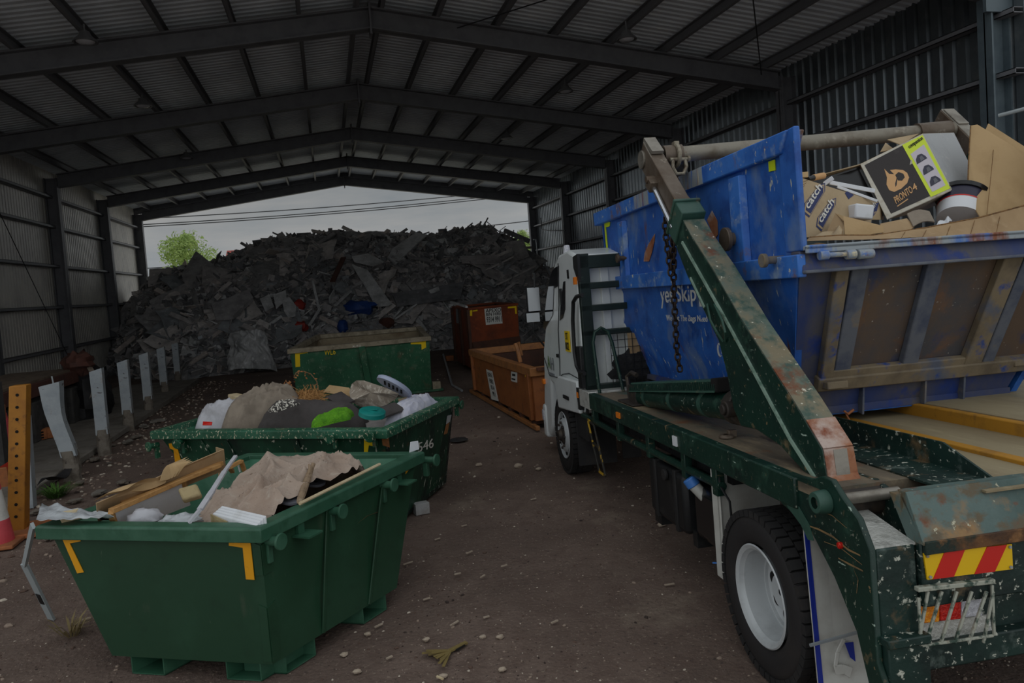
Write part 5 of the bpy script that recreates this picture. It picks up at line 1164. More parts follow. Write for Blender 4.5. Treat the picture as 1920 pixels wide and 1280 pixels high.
for y in (3.6, 2.75, 1.95, 1.2, .68):
    m = MB(); m.box(.02, .08, y - .035, y + .035, .93, 1.13); tp(m, 'pipe_bracket', 'truck_green', bev=.006)
m = MB(); m.box(.12, .6, .62, 3.6, 1.0, 1.2); tp(m, 'underframe', 'black_plastic')
# right-hand deck boards with worn yellow edges
m = MB(); m.box(1.16, 1.62, -.62, 3.3, 1.265, 1.285); m.box(.62, 1.16, -.9, .35, 1.262, 1.272); tp(m, 'deck_board', 'ply_deck')
m = MB(); m.box(1.1, 1.17, -.95, 1.6, 1.265, 1.295); tp(m, 'yellow_edge', 'deck_yellow', bev=.006)
m = MB(); m.box(1.62, 2.9, -.75, 3.3, 1.265, 1.37); tp(m, 'raised_board', 'ply_deck')
m = MB(); m.box(1.565, 1.62, -.75, 3.3, 1.265, 1.365); tp(m, 'yellow_edge', 'deck_yellow', bev=.008)
m = MB(); m.box(.77, .782, -.46, .75, 1.265, 1.40); m.box(.50, .77, -.80, .75, 1.262, 1.274)
m.prism([(.77, -.46, 1.274), (.77, -.8, 1.274), (.77, -.46, 1.40)], (.012, 0, 0)); tp(m, 'guide_angle', 'beam_dark')
# cab
side = [(3.95, 1.2), (4.02, 1.0), (5.12, .93), (5.22, 1.02), (5.45, 1.17), (5.72, 1.2), (5.8, .62), (6.0, .42), (6.22, .46), (6.24, .9), (6.1, 1.3), (6.03, 1.62), (5.62, 2.12), (5.02, 2.69), (4.72, 2.8), (4.3, 2.82), (3.92, 2.73)]
m = MB(); m.prism([(.05, y, z) for y, z in side], (2.35, 0, 0)); cab = tp(m, 'cab', 'white_paint', bev=.035)
cx = lambda *pts: [TPt(a_, b_, x=.042) for a_, b_ in pts]
m = MB(); m.prism(cx((1047, 498), (1047, 536), (1038, 541), (1036, 590), (1022, 616), (1018, 615), (1025, 555), (1031, 520), (1035, 508), (1040, 502)), TX * 0 + V((.012, 0, 0))); tp(m, 'door_window', 'dark_glass', cab)
m = MB(); m.prism(cx((1056, 528), (1059, 527), (1059, 555), (1059, 580), (1055, 596), (1049, 601), (1051, 570), (1054, 545)), V((.012, 0, 0))); tp(m, 'rear_window', 'dark_glass', cab)
m = MB(); m.prism([(.12, 6.035, 1.66), (2.33, 6.035, 1.66), (2.28, 5.05, 2.7), (.17, 5.05, 2.7)], (0, .02, .02)); tp(m, 'windscreen', 'dark_glass', cab)
def seam(pts):
    m = MB(); m.tube([(.042, y, z) for y, z in pts], .006, 5); tp(m, 'door_seam', 'cab_seam', cab)
seam([(4.74, 2.7), (4.86, 2.2), (5.0, 1.9), (5.05, 1.5), (5.1, 1.3), (5.7, 1.28), (5.98, 1.5)])
seam([(4.02, 1.37), (4.6, 1.4), (4.95, 1.36), (5.2, 1.28)])
m = MB(); m.box(.03, .05, 4.68, 4.74, 2.2, 2.4); m.box(.025, .05, 5.05, 5.15, 1.56, 1.6); tp(m, 'door_handle', 'black_plastic', cab)
m = MB(); m.box(.04, .05, 4.28, 4.34, 2.5, 2.6); tp(m, 'cab_vent', 'hole', cab)
m = MB(); m.prism([(.045, 4.05, 1.0), (.045, 5.1, .93), (.045, 5.25, 1.25), (.045, 5.0, 1.34), (.045, 4.1, 1.36)], (-.05, 0, 0)); tp(m, 'wheel_arch_panel', 'white_paint', cab, bev=.02)
m = MB(); m.box(-.02, .0, 4.5, 4.75, 1.1, 1.14); tp(m, 'panel_slot', 'hole', cab)
for i in range(9):
    m = MB(); xx = .3 + .24 * i; m.box(xx, xx + .1, 3.9, 3.95, 1.3, 2.65); tp(m, 'rear_rib', 'white_paint', cab, bev=.012)
m = MB(); m.box(.036, .046, 4.44, 4.66, 1.66, 1.90); pl = tp(m, 'number_plate', 'yellow_bright')
lettering('ST', (.034, 4.60, 1.80), (0, -.10, 0), (0, 0, .08), 'ink', pl, 'T'); lettering('002', (.034, 4.64, 1.68), (0, -.17, 0), (0, 0, .09), 'ink', pl, 'T')
lettering('A', (.04, 5.78, 1.38), (0, -.16, 0), (0, 0, .16), 'ink_green', cab, 'T', bold=.01); lettering('H', (.04, 5.58, 1.37), (0, -.16, 0), (0, 0, .16), 'ink_grey', cab, 'T', bold=.01)
m = MB(); m.box(.038, .05, 5.42, 5.78, 1.295, 1.325); tp(m, 'small_print', 'ink_grey', cab)
m = MB(); m.box(.02, .09, 6.05, 6.16, 1.13, 1.2); tp(m, 'indicator', 'orange_marker', cab, bev=.01)
m = MB(); m.box(.03, 2.37, 6.12, 6.32, .38, .84); tp(m, 'bumper', 'white_paint', cab, bev=.04)
m = MB(); m.box(.02, .12, 6.2, 6.33, .6, .76); tp(m, 'headlight', 'lens_clear', cab, bev=.02)
m = MB(); m.cyl((.2, 4.9, 2.8), (.2, 4.9, 2.92), .05, 14, .035); tp(m, 'roof_lamp', 'lens_clear', cab, bev=.01)
m = MB(); q = lambda px, py: TPt(px, py, y=5.9); a, b = q(986, 538), q(1015, 584); m.box(a.x, b.x, 5.9, 5.98, b.z, a.z); mr_ = tp(m, 'mirror', 'black_plastic', tk, bev=.03)
m = MB(); m.box(a.x + .012, b.x - .012, 5.888, 5.902, b.z + .015, a.z - .015); tp(m, 'mirror_glass', 'mirror_glass', mr_, bev=.0)
a, b = q(985, 586), q(1014, 604); m = MB(); m.box(a.x, b.x, 5.9, 5.98, b.z, a.z); mr2 = tp(m, 'lower_mirror', 'black_plastic', tk, bev=.03); m = MB(); m.box(a.x + .012, b.x - .012, 5.888, 5.902, b.z + .012, a.z - .012); tp(m, 'mirror_glass', 'mirror_glass', mr2)
m = MB(); m.tube([q(1002, 540), q(1002, 510), TPt(1020, 493, y=5.6), (.06, 5.2, 2.55)], .014, 8); tp(m, 'mirror_arm', 'black_plastic', cab); m = MB(); m.tube([q(1000, 604), q(1000, 622), (.05, 5.95, 1.66)], .014, 8); tp(m, 'mirror_arm', 'black_plastic', cab)
# grab handle behind the door, headboard frame
hx = lambda px, py: TPt(px, py, x=-.01)
m = MB(); m.tube([hx(1092, 553), hx(1081, 556), hx(1075, 566), hx(1074, 600), hx(1077, 660), hx(1081, 685), hx(1086, 696), hx(1096, 700)], .022, 10); tp(m, 'grab_handle', 'black_plastic')
hb = MB(); y0, y1 = 3.80, 3.88
hb.box(.04, .16, y0, y1, 1.28, 2.74); hb.box(WID - .2, WID - .06, y0, y1, 1.28, 2.74)
for z0, z1 in ((2.58, 2.72), (2.36, 2.43), (2.12, 2.19), (1.86, 1.92), (1.28, 1.34)): hb.box(.04, WID - .06, y0, y1, z0, z1)
tp(hb, 'headboard', 'frame_dark', bev=.008)
m = MB(); m.prism([(.03, 3.79, 2.74), (.03, 3.98, 2.72), (.03, 3.98, 2.6), (.03, 3.84, 2.45), (.03, 3.79, 2.45)], (.03, 0, 0)); hb2 = tp(m, 'headboard_bracket', 'black_plastic')
m = MB(); m.box(.0, .03, 3.86, 3.92, 2.42, 2.5); tp(m, 'side_marker', 'orange_marker')
m = MB(); m.box(.0, .1, 3.86, 4.02, 1.3, 1.75); tp(m, 'switch_box', 'black_plastic', bev=.01)
hp = [(.15, 3.67, 1.27), (.15, 3.90, 1.76), (.16, 3.86, 1.90), (.17, 3.68, 1.945), (.18, 3.48, 1.90), (.19, 3.40, 1.76), (.2, 3.12, 1.28)]
m = MB(); m.tube([(.12, 3.62, 1.27), (.10, 3.66, 1.8), (.13, 3.67, 1.9), (.2, 3.67, 1.945), (.27, 3.66, 1.9), (.3, 3.64, 1.78), (.36, 3.56, 1.27)], .018, 10); tp(m, 'hoop_rail', 'truck_green')
# mesh basket with a folded net
m = MB()
for i in range(13): xx = .3 + i * .08; m.bar((xx, 3.7, 1.3), (xx, 3.7, 1.88), .006, .006)
for i in range(8): zz = 1.32 + i * .08; m.bar((.3, 3.7, zz), (1.26, 3.7, zz), .006, .006)
tp(m, 'basket_mesh', 'black_plastic')
m = MB(); m.blob((.8, 3.755, 1.5), .5, .05, .2, 5, .25, 3, 24); tp(m, 'folded_net', 'net_black', smooth=70)
m = MB(); m.box(.52, .84, 3.72, 3.79, 1.64, 1.86); tp(m, 'carton', 'cardboard')
# ---- wheels
def tyre(parent, xo, yc, zc, R_, w, rr, side_=1):
    m = MB(); ax = V((1, 0, 0)); o = V((xo, yc, zc))
    prof = [(rr, .03), (rr + .02, .012), (rr + .07, .0), (R_ - .07, .004), (R_ - .04, .012), (R_ - .026, .03), (R_ - .026, w - .03), (R_ - .04, w - .012), (R_ - .07, w - .004), (rr + .07, w), (rr + .02, w - .012), (rr, w - .03)]
    m.lathe(prof, o, ax, 72, close=True)
    t = tp(m, 'tyre', 'tyre_wall', parent, smooth=40)
    m = MB(); nb = 46
    for row, (xa, xb, ph) in enumerate(((.004, .075, 0), (.083, .135, .5), (.143, .195, 0), (w - .077, w - .006, .5)) if w > .26 else ((.004, .08, 0), (.09, .16, .5), (.17, w - .005, 0))):
        for k in range(nb):
            a = 2 * math.pi * (k + ph) / nb; rd = V((0, math.cos(a), math.sin(a))); tg = V((0, -math.sin(a), math.cos(a)))
            L = math.pi * R_ / nb * .80
            m.obox(o + V(((xa + xb) / 2, 0, 0)) + rd * (R_ - .02), V(((xb - xa) / 2, 0, 0)), tg * L, rd * .02)
    tp(m, 'tread_blocks', 'black_rubber', t)
    return t
def bare(name): 
    return None
YR, ZR, RR = .13, .485, .485
ra = MB(); ra.cyl((.2, YR, ZR), (WID - .2, YR, ZR), .07, 12); axle = tp(ra, 'rear_axle', 'black_plastic')
for xo, w_ in ((0.0, .27), (.30, .27), (WID - .57, .27), (WID - .27, .27)):
    ty_ = tyre(tk, xo, YR, ZR, RR, w_, .285)
    if xo == 0: axle = ty_
m = MB(); ax = (1, 0, 0); o = (0, YR, ZR)
m.lathe([(.292, .006), (.284, .0), (.272, .006), (.262, .012), (.258, .03), (.250, .04), (.246, .13), (.240, .165), (.228, .170), (.222, .158), (.214, .158), (.210, .175), (.195, .184), (.11, .19), (.10, .14), (.02, .138)], o, ax, 64); rim_ = tp(m, 'rear_rim', 'wheel_white', axle, smooth=30)
m = MB(); m.lathe([(.243, .150), (.239, .163), (.231, .1685), (.228, .168)], o, ax, 64); tp(m, 'rim_shadow_gap', 'hub_dark', axle) if False else None
m = MB()
for k in range(8):
    a = 2 * math.pi * k / 8 + .15; c = V((.179, YR + math.cos(a) * .155, ZR + math.sin(a) * .155)); m.cyl(c, c + V((.006, 0, 0)), .04, 18)
tp(m, 'hand_holes', 'hole', axle)
m = MB(); a = 3.55; c = V((.09, YR + math.cos(2.85 + .6) * .251, ZR + math.sin(2.85 + .6) * .251)); rd = V((0, math.cos(3.45), math.sin(3.45))); tg = V((0, -math.sin(3.45), math.cos(3.45)))
m.obox(c, V((.022, 0, 0)), tg * .018, rd * .003); tp(m, 'blue_sticker', 'cap_blue', axle)
YF, ZF, RF = 5.06, .60, .475
m = MB(); m.cyl((.2, YF, ZF), (WID - .2, YF, ZF), .06, 12); fax = tp(m, 'front_axle', 'black_plastic')
fax = tyre(tk, .02, YF, ZF, RF, .27, .285); tyre(tk, WID - .29, YF, ZF, RF, .27, .285)
m = MB(); o = (.02, YF, ZF)
m.lathe([(.29, .01), (.284, .0), (.27, .008), (.262, .04), (.25, .06), (.235, .05), (.19, -.005), (.175, -.012), (.14, -.01), (.12, .02), (.02, .03)], o, ax, 56); tp(m, 'front_rim', 'wheel_white', fax, smooth=30)
m = MB()
for k in range(8):
    a = 2 * math.pi * k / 8; c = V((.04, YF + math.cos(a) * .222, ZF + math.sin(a) * .222)); m.cyl(c, c + V((.012, 0, 0)), .03, 12)
tp(m, 'hand_holes', 'hole', fax)
m = MB(); m.lathe([(.02, -.07), (.06, -.065), (.075, -.03), (.11, -.01), (.12, .02)], o, ax, 28)
for k in range(8):
    a = 2 * math.pi * k / 8; c = V((.0, YF + math.cos(a) * .155, ZF + math.sin(a) * .155)); m.cyl(c + V((-.015, 0, 0)), c + V((.03, 0, 0)), .016, 8)
tp(m, 'hub', 'hub_dark', fax)
# front mudflap, step ladder
m = MB(); m.box(.04, .5, 4.42, 4.44, .34, 1.0); m.box(.5, .72, 4.2, 4.22, .42, .95); tp(m, 'mudflap', 'black_rubber', bev=.004)
m = MB(); m.prism([(.06, 4.44, .7), (.06, 4.0, .7), (.06, 3.95, 1.1), (.06, 4.44, 1.1)], (.02, 0, 0)); tp(m, 'arch_liner', 'black_rubber')
m = MB(); a, b = V((0, 3.74, .99)), V((0, 3.42, .5)); c, d = V((.0, 3.50, .96)), V((.0, 3.2, .5))
for p_, q_ in ((a, b), (c, d), (b, d), (lerp(a, b, .45), lerp(c, d, .45)), (a, c)): m.bar(p_, q_, .018, .022)
tp(m, 'step_ladder', 'step_yellow', bev=.004)
# fuel tank, jug
m = MB(); m.box(.05, .6, 1.3, 2.05, .47, .92); tank = tp(m, 'fuel_tank', 'black_plastic', bev=.04)
for y in (1.46, 1.88):
    m = MB(); m.box(.04, .61, y - .025, y + .025, .46, .93); tp(m, 'tank_strap', 'black_rubber', tank, bev=.008)
m = MB(); m.cyl((.045, 1.62, .86), (.02, 1.62, .86), .045, 18); tp(m, 'filler_cap', 'black_rubber', tank, bev=.005)
m = MB(); m.box(.07, .45, .76, 1.2, .5, .9); jug = tp(m, 'fluid_tank', 'black_gloss', bev=.06)
c = V((.05, 1.1, .90)); dr = V((-.45, .3, .85)).normalized(); m = MB(); m.cyl(V((.12, 1.02, .80)), c - dr * .005, .042, 16); tp(m, 'filler_neck', 'jug_spout', jug)
m = MB(); m.cyl(c - dr * .01, c + dr * .055, .05, 20); tp(m, 'blue_cap', 'cap_blue', jug, bev=.006)
m = MB(); m.box(.1, .5, 1.95, 2.1, .36, .47); tp(m, 'tank_bracket', 'black_plastic'); m = MB(); m.box(.1, .4, 1.22, 1.3, .4, .52); tp(m, 'tank_bracket', 'black_plastic')
# white splash panels around the rear wheel
m = MB(); m.prism([(.05, .7, .37), (.05, .7, 1.1), (.48, .70, 1.1), (.48, .7, .37), (.1, .7, .32)], (0, .012, 0)); tp(m, 'splash_panel', 'flap_white')
m = MB(); m.box(.05, .06, .68, .80, .36, 1.08); tp(m, 'splash_edge', 'flap_white', bev=.004)
m = MB(); m.box(.6, .62, -.6, .72, .5, 1.2); m.box(.06, .6, -.5, .72, 1.19, 1.2); tp(m, 'wheel_arch', 'flap_white')
m = MB(); m.tube([(.045, .66, 1.08), (.04, .63, 1.0), (.045, .52, .93), (.05, .52, .8)], .008, 6); tp(m, 'panel_stay', 'black_plastic')
m = MB(); m.bar((.03, .82, .44), (.3, .67, .44), .008, .008); tp(m, 'panel_wire', 'cap_blue')
# rear mudflap
fl = MB(); fl.prism([(.03, -.405, .12), (.03, -.36, 1.02), (.28, -.36, 1.05), (.5, -.41, .9), (.5, -.41, .1), (.06, -.41, .085)], (0, .010, 0)); flap = tp(fl, 'rear_mudflap', 'flap_white')
m = MB(); m.prism([(.03, -.409, .12), (.03, -.364, 1.02), (.055, -.364, 1.02), (.055, -.411, .14), (.075, -.414, .115), (.5, -.414, .115), (.5, -.416, .09), (.06, -.416, .085)], (0, .004, 0)); tp(m, 'blue_edge', 'flap_blue', flap)
fq = lambda px, py: TPt(px, py, y=-.42)
m = MB(); m.sheet([fq(1584, 1205), fq(1600, 1203), fq(1604, 1240), fq(1594, 1232)], .003); tp(m, 'blue_patch', 'flap_blue', flap)
m = MB(); m.bar((-.02, -.43, .45), (.5, -.46, .52), .012, .012); tp(m, 'flap_wire', 'galv_post', flap)
m = MB()
for q in ([(1578, 1196), (1585, 1198), (1572, 1222), (1566, 1222)], [(1566, 1222), (1573, 1222), (1568, 1250), (1562, 1248)], [(1562, 1246), (1578, 1244), (1584, 1262), (1566, 1264)], [(1578, 1244), (1598, 1250), (1592, 1270), (1580, 1262)]): m.prism([fq(*a_) for a_ in q], (0, -.008, 0))
tp(m, 'embossed_logo', 'flap_white', flap, bev=.003)
# rear side plate with pivot, inner plate, rear beam, bracket
def plate_x(x, pts, th, name, mt, **k):
    m = MB(); m.prism([(x, y, z) for y, z in pts], (th, 0, 0)); return tp(m, name, mt, **k)
sp = plate_x(.02, [(-.18, 1.275), (-.48, 1.30), (-.57, 1.335), (-.65, 1.335), (-.73, 1.27), (-.84, 1.20), (-.91, 1.08), (-.91, .58), (-.95, .5), (-.95, .25), (-.90, .25), (-.77, .66), (-.62, .86), (-.44, 1.03), (-.16, 1.10)], .03, 'side_plate', 'truck_green', bev=.006)
m = MB(); m.prism([(.018, y, z) for y, z in [(-.20, 1.16), (-.30, 1.17), (-.44, 1.06), (-.47, .99), (-.42, .98), (-.36, 1.04), (-.24, 1.10)]], (-.004, 0, 0)); tp(m, 'repaint_patch', 'truck_green_light', sp)
for w_, pts in ((.012, [(1512, 984), (1535, 992), (1562, 1006), (1590, 1030), (1613, 1041)]), (.005, [(1545, 1015), (1575, 1026), (1616, 1058)]), (.010, [(1572, 1046), (1590, 1056), (1618, 1070)]), (.007, [(1599, 1052), (1601, 1068), (1609, 1086), (1606, 1112)]), (.004, [(1522, 952), (1560, 966), (1588, 990)])):
    q = [TPt(a_, b_, x=.017) for a_, b_ in pts]; m = MB(); k = len(q)
    vs = []
    for i_, p_ in enumerate(q): e = w_ * (.3 + .7 * math.sin(math.pi * (i_ + .35) / k)); vs += [p_ + V((0, .2 * e, e * .5)), p_ - V((0, .2 * e, e * .5))]
    m.add(vs, [(2 * i_, 2 * i_ + 2, 2 * i_ + 3, 2 * i_ + 1) for i_ in range(k - 1)]); tp(m, 'dirt_scratch', 'dirt_tan', sp)
m = MB(); m.box(.05, .24, -.91, -.84, .56, 1.08); tp(m, 'rear_corner_box', 'beam_dark', bev=.008)
m = MB(); m.box(.04, .25, -.97, -.86, .66, .70); m.box(.05, .25, -.95, -.9, .4, .66); tp(m, 'corner_ledge', 'beam_dark', bev=.006)
m = MB(); m.hexa([(.05, -.9, 1.075), (.25, -.9, 1.075), (.25, -.4, 1.17), (.05, -.4, 1.2), (.05, -.9, 1.085), (.25, -.9, 1.085), (.25, -.4, 1.18), (.05, -.4, 1.21)]); tp(m, 'pale_ledge', 'checker_white')
plate_x(.37, [(-.2, 1.26), (-.5, 1.27), (-.6, 1.24), (-.80, 1.12), (-.80, .8), (-.2, .8)], -.03, 'inner_plate', 'beam_dark', bev=.006)
m = MB(); m.hexa([(.25, -.95, 1.085), (WID - .1, -.95, 1.085), (WID - .1, -.85, 1.085), (.25, -.85, 1.085), (.25, -.84, 1.275), (WID - .1, -.84, 1.275), (WID - .1, -.74, 1.275), (.25, -.74, 1.275)])
m.hexa([(.25, -.95, 1.09), (WID - .1, -.95, 1.09), (WID - .1, -.94, 1.1), (.25, -.94, 1.1), (.25, -.86, 1.30), (WID - .1, -.86, 1.30), (WID - .1, -.80, 1.30), (.25, -.80, 1.30)]); tp(m, 'rear_beam_top', 'beam_worn', bev=.008)
m = MB(); m.box(.25, WID - .1, -.93, -.82, .80, 1.09); m.box(.25, WID - .1, -.90, -.7, .50, .62); m.box(.25, WID - .1, -.84, -.7, .6, .82); m.box(1.0, WID - .1, -.9, -.82, .6, .82); tp(m, 'rear_beam', 'beam_dark', bev=.008)
m = MB(); m.hexa([(.26, -.95, 1.04), (WID - .1, -.95, 1.04), (WID - .1, -.93, 1.04), (.26, -.93, 1.04), (.26, -.956, 1.10), (WID - .1, -.956, 1.10), (WID - .1, -.93, 1.10), (.26, -.93, 1.10)]); tp(m, 'rusty_edge', 'rust_lip', bev=.004)
fr = lambda px, py: TPt(px, py, y=-.935)
a, b, c, d = fr(1731, 1037), fr(1896, 1019), fr(1898, 1066), fr(1738, 1086)
m = MB(); m.sheet([a, b, c, d], .008); ch = tp(m, 'chevron_board', 'yellow_reflect')
m = MB()
for u in (.10, .58):
    pt = lambda u_, v_: lerp(lerp(a, b, u_), lerp(d, c, u_), v_) + V((0, -.0055, 0))
    m.sheet([pt(u + .13, 0), pt(u + .36, 0), pt(u + .20, 1), pt(u - .04, 1)], .002)
tp(m, 'red_stripes', 'red_reflect', ch)
m = MB()
for u, v in ((.03, .1), (.97, .1), (.03, .9), (.97, .9)): p = pt(u, v); m.cyl(p, p + V((0, -.006, 0)), .007, 10)
tp(m, 'screws', 'galv_post', ch)
fl_ = lambda px, py: TPt(px, py, y=-.87)
for nm, mt, x0, x1, yt, yb in (('amber_lens', 'lens_amber', 1719, 1756, 1125, 1166), ('red_lens', 'lens_red', 1757, 1796, 1119, 1161), ('clear_lens', 'lens_clear', 1797, 1836, 1113, 1155)):
    a, b, c, d = fl_(x0, yt), fl_(x1, yt - 4), fl_(x1, yb - 4), fl_(x0, yb)
    m = MB(); m.prism([a, b, c, d], (0, -.02, 0)); tp(m, nm, mt, bev=.004)
m = MB(); m.prism([fl_(1717, 1170), fl_(1855, 1152), fl_(1862, 1192), fl_(1728, 1208)], (0, .01, 0)); tp(m, 'lamp_tray', 'checker_white')
m = MB(); fg = lambda px, py: TPt(px, py, y=-.945)
m.bar(fg(1718, 1104), fg(1862, 1088), .03, .02); m.bar(fg(1728, 1210), fg(1862, 1191), .012, .012); m.bar(fg(1860, 1096), fg(1864, 1191), .012, .012); m.bar(fg(1722, 1120), fg(1728, 1210), .012, .012)
for x0, x1 in ((1740, 1722), (1766, 1736), (1794, 1764), (1822, 1790), (1850, 1816), (1862, 1844)): m.bar(fg(x0, 1108), fg(x1, 1205), .013, .012)
tp(m, 'lamp_guard', 'guard_bar', bev=.003)
m = MB(); c = TPt(1576, 1022, x=.015); m.cyl(c + V((-.012, 0, 0)), c + V((.01, 0, 0)), .016, 14); tp(m, 'red_side_lamp', 'lens_red', bev=.003)
c = V((0, -.60, 1.22)); m = MB(); m.lathe([(.028, -.045), (.05, -.045), (.055, -.02), (.058, .02), (.028, .02)], c + V((.0, 0, 0)), (1, 0, 0), 28); tp(m, 'pivot_boss', 'truck_green_light', bev=.003)
m = MB(); m.cyl((-.02, -.60, 1.22), (.4, -.60, 1.22), .028, 18); tp(m, 'pivot_pin', 'steel_bare')
# ---- left lifting arm
axl, axr = .14, .30
low = [(1.40, 2.70), (1.34, 2.60), (1.18, 2.39), (.95, 2.15), (.73, 1.93), (.64, 1.72), (.58, 1.5), (.49, 1.40), (.29, 1.41), (.02, 1.36), (-.3, 1.22), (-.44, 1.15)]
upp = [(-.47, 1.22), (-.42, 1.30), (-.40, 1.42), (-.15, 1.64), (.36, 2.05), (.74, 2.40), (1.06, 2.66), (1.17, 2.77)]
arm = MB(); arm.prism([(axl, y, z) for y, z in low + upp], (axr - axl, 0, 0)); la = tp(arm, 'lifting_arm', 'truck_green', bev=.008)
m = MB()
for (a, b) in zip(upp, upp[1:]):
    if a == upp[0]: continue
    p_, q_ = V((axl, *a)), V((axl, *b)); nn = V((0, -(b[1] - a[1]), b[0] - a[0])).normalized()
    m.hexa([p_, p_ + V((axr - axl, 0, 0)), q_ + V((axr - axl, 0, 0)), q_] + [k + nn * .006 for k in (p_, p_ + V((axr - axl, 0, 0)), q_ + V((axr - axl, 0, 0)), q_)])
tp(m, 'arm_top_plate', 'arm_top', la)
m = MB(); g_ = [(1.20, 2.62), (.62, 2.10), (.3, 1.8), (-.1, 1.42), (-.42, 1.18)]
for a, b in zip(g_, g_[1:]): m.bar((axl - .004, *a), (axl - .004, *b), .02, .014, (1, 0, 0))
m.bar((axl - .004, 1.1, 2.36), (axl - .004, .9, 2.15), .014, .012, (1, 0, 0)); tp(m, 'weld_strip', 'weld_edge', la)
m = MB(); m.prism([(.32, -.40, 1.30), (.36, -.40, 1.30), (.36, -.30, 1.52), (.32, -.30, 1.52)], (0, 0, 0)) if False else None
m = MB()
for (a, b) in (((-.26, 1.545), (-.40, 1.42)), ((-.40, 1.42), (-.425, 1.29)), ((-.425, 1.29), (-.475, 1.215))):
    p_, q_ = V((axl, *a)), V((axl, *b)); nn = V((0, (b[1] - a[1]), -(b[0] - a[0]))).normalized(); w_ = V((axr - axl + .004, 0, 0))
    m.hexa([p_, p_ + w_, q_ + w_, q_] + [k + nn * .010 for k in (p_, p_ + w_, q_ + w_, q_)])
tp(m, 'arm_foot', 'rust_scrape', la)
m = MB(); p_, q_ = V((axl + .05, -.408, 1.415)), V((axl + .045, -.432, 1.285)); w_ = V((.075, 0, 0)); nn = V((0, -.98, .2))
m.hexa([p_, p_ + w_, q_ + w_, q_] + [k + nn * .006 for k in (p_, p_ + w_, q_ + w_, q_)]); tp(m, 'bare_patch', 'steel_bare', la)
m = MB(); m.cyl((.12, -.50, 1.18), (.36, -.50, 1.18), .085, 24); tp(m, 'arm_sleeve', 'hub_dark', la)
dirv = V((0, 2.0 - 1.30, 3.46 - 2.86)).normalized(); nv = V((0, -dirv.z, dirv.y))
cb = V((.22, 1.33, 2.80))
m = MB(); m.obox(cb - dirv * .05, V((.092, 0, 0)), nv * .135, dirv * .075); m.obox(cb + dirv * .03, V((.104, 0, 0)), nv * .15, dirv * .013); tp(m, 'arm_collar', 'truck_green_light', la, bev=.008)
m = MB(); e = V((.22, 1.99, 3.42)); m.bar(cb, e, .12, .20, nv); ia = tp(m, 'inner_arm', 'steel_brown', la, bev=.008)
m = MB(); p0 = cb + nv * .102; m.bar(p0, p0 + dirv * .36, .115, .004, nv); tp(m, 'grease_strip', 'grease_tan', la)
m = MB(); m.bar(cb + nv * .103 + dirv * .36, e + nv * .103, .115, .005, nv); m.bar(e - dirv * .2 + nv * .115, e + dirv * .02 + nv * .115, .10, .03, nv); tp(m, 'inner_arm_top', 'steel_bare', la, bev=.004)
m = MB(); m.cyl(e + V((-.075, -.03, -.06)), e + V((-.055, -.03, -.06)), .075, 22); tp(m, 'arm_end_disc', 'steel_bare', la, bev=.004)
r0, r1 = TPt(1226, 352, x=.14), TPt(1262, 428, x=.14)
m = MB(); m.cyl(r0, r1, .02, 12); tp(m, 'ram_rod', 'chrome_rod', la)
m = MB(); m.obox(r0 + V((0, .02, .03)), (.04, 0, 0), dirv * .05, nv * .045); m.cyl(r0 + V((-.05, .03, .07)), r0 + V((.05, .03, .07)), .03, 12); tp(m, 'ram_eye', 'steel_brown', la, bev=.006)
m = MB()
for k in range(2): m.tube([TPt(1326 + 14 * k, 570, x=.135), TPt(1332 + 22 * k, 600, x=.10), TPt(1344 + 16 * k, 622, x=.10), TPt(1356 + 4 * k, 640, x=.135)], .008, 6)
tp(m, 'hydraulic_hose', 'truck_green_light', la)
# cross tube between the arms, right arm
Lb, Rb = TPt(1243, 292, x=.3), TPt(1786, 243, x=2.84)
m = MB(); m.tube([Lb, Rb], .062, 22); tp(m, 'cross_tube', 'steel_tube')
m = MB(); k = lerp(Lb, Rb, .87); m.tube([k, lerp(Lb, Rb, .985)], .078, 20); m.tube([Lb, lerp(Lb, Rb, .06)], .08, 20); tp(m, 'tube_collar', 'steel_brown')
top_ = TPt(1764, 224, x=2.9); bt = TPt(1830, 288, x=2.9)
m = MB(); dv = (bt - top_).normalized(); nr = V((0, dv.z, -dv.y)); nr = nr if nr.z > 0 else -nr
m.bar(top_, bt, .12, .2, nr); ra_ = tp(m, 'right_inner_arm', 'steel_brown', bev=.01)
m = MB(); m.bar(top_ + nr * .105 + dv * .02, top_ + nr * .105 + dv * .25, .1, .03, nr); m.bar(top_ + nr * .1, bt + nr * .1, .11, .012, nr); tp(m, 'right_arm_top', 'steel_bare', ra_, bev=.006)
m = MB(); m.bar(bt, (2.9, -.5, 1.35), .17, .3, nr); tp(m, 'right_lifting_arm', 'truck_green', bev=.01)
# ---- hydraulic ram lying along the deck, with a tread plate
a, b = V((.26, 2.62, 1.345)), V((.26, .78, 1.475))
m = MB(); m.cyl(a, b, .098, 32); ram = tp(m, 'ram_cylinder', 'truck_green', bev=.004)
for f_ in (.12, .45, .78): m = MB(); p_ = lerp(a, b, f_); dd = (b - a).normalized(); m.cyl(p_ - dd * .03, p_ + dd * .03, .101, 32); tp(m, 'ram_band', 'truck_green_light', ram)
m = MB(); dd = (b - a).normalized(); m.cyl(b, b + dd * .12, .118, 32); m.obox(b + dd * .12 + V((0, 0, -.01)), V((.05, 0, 0)), dd * .12, V((0, 0, .1))); tp(m, 'ram_head', 'hub_dark', ram, bev=.01)
m = MB(); c = b + dd * .10 + V((-.135, 0, .0)); m.cyl(c, c + V((.26, 0, 0)), .055, 24); m.cyl(c + V((-.02, 0, 0)), c, .035, 20); tp(m, 'ram_pin', 'hub_dark', ram, bev=.006)
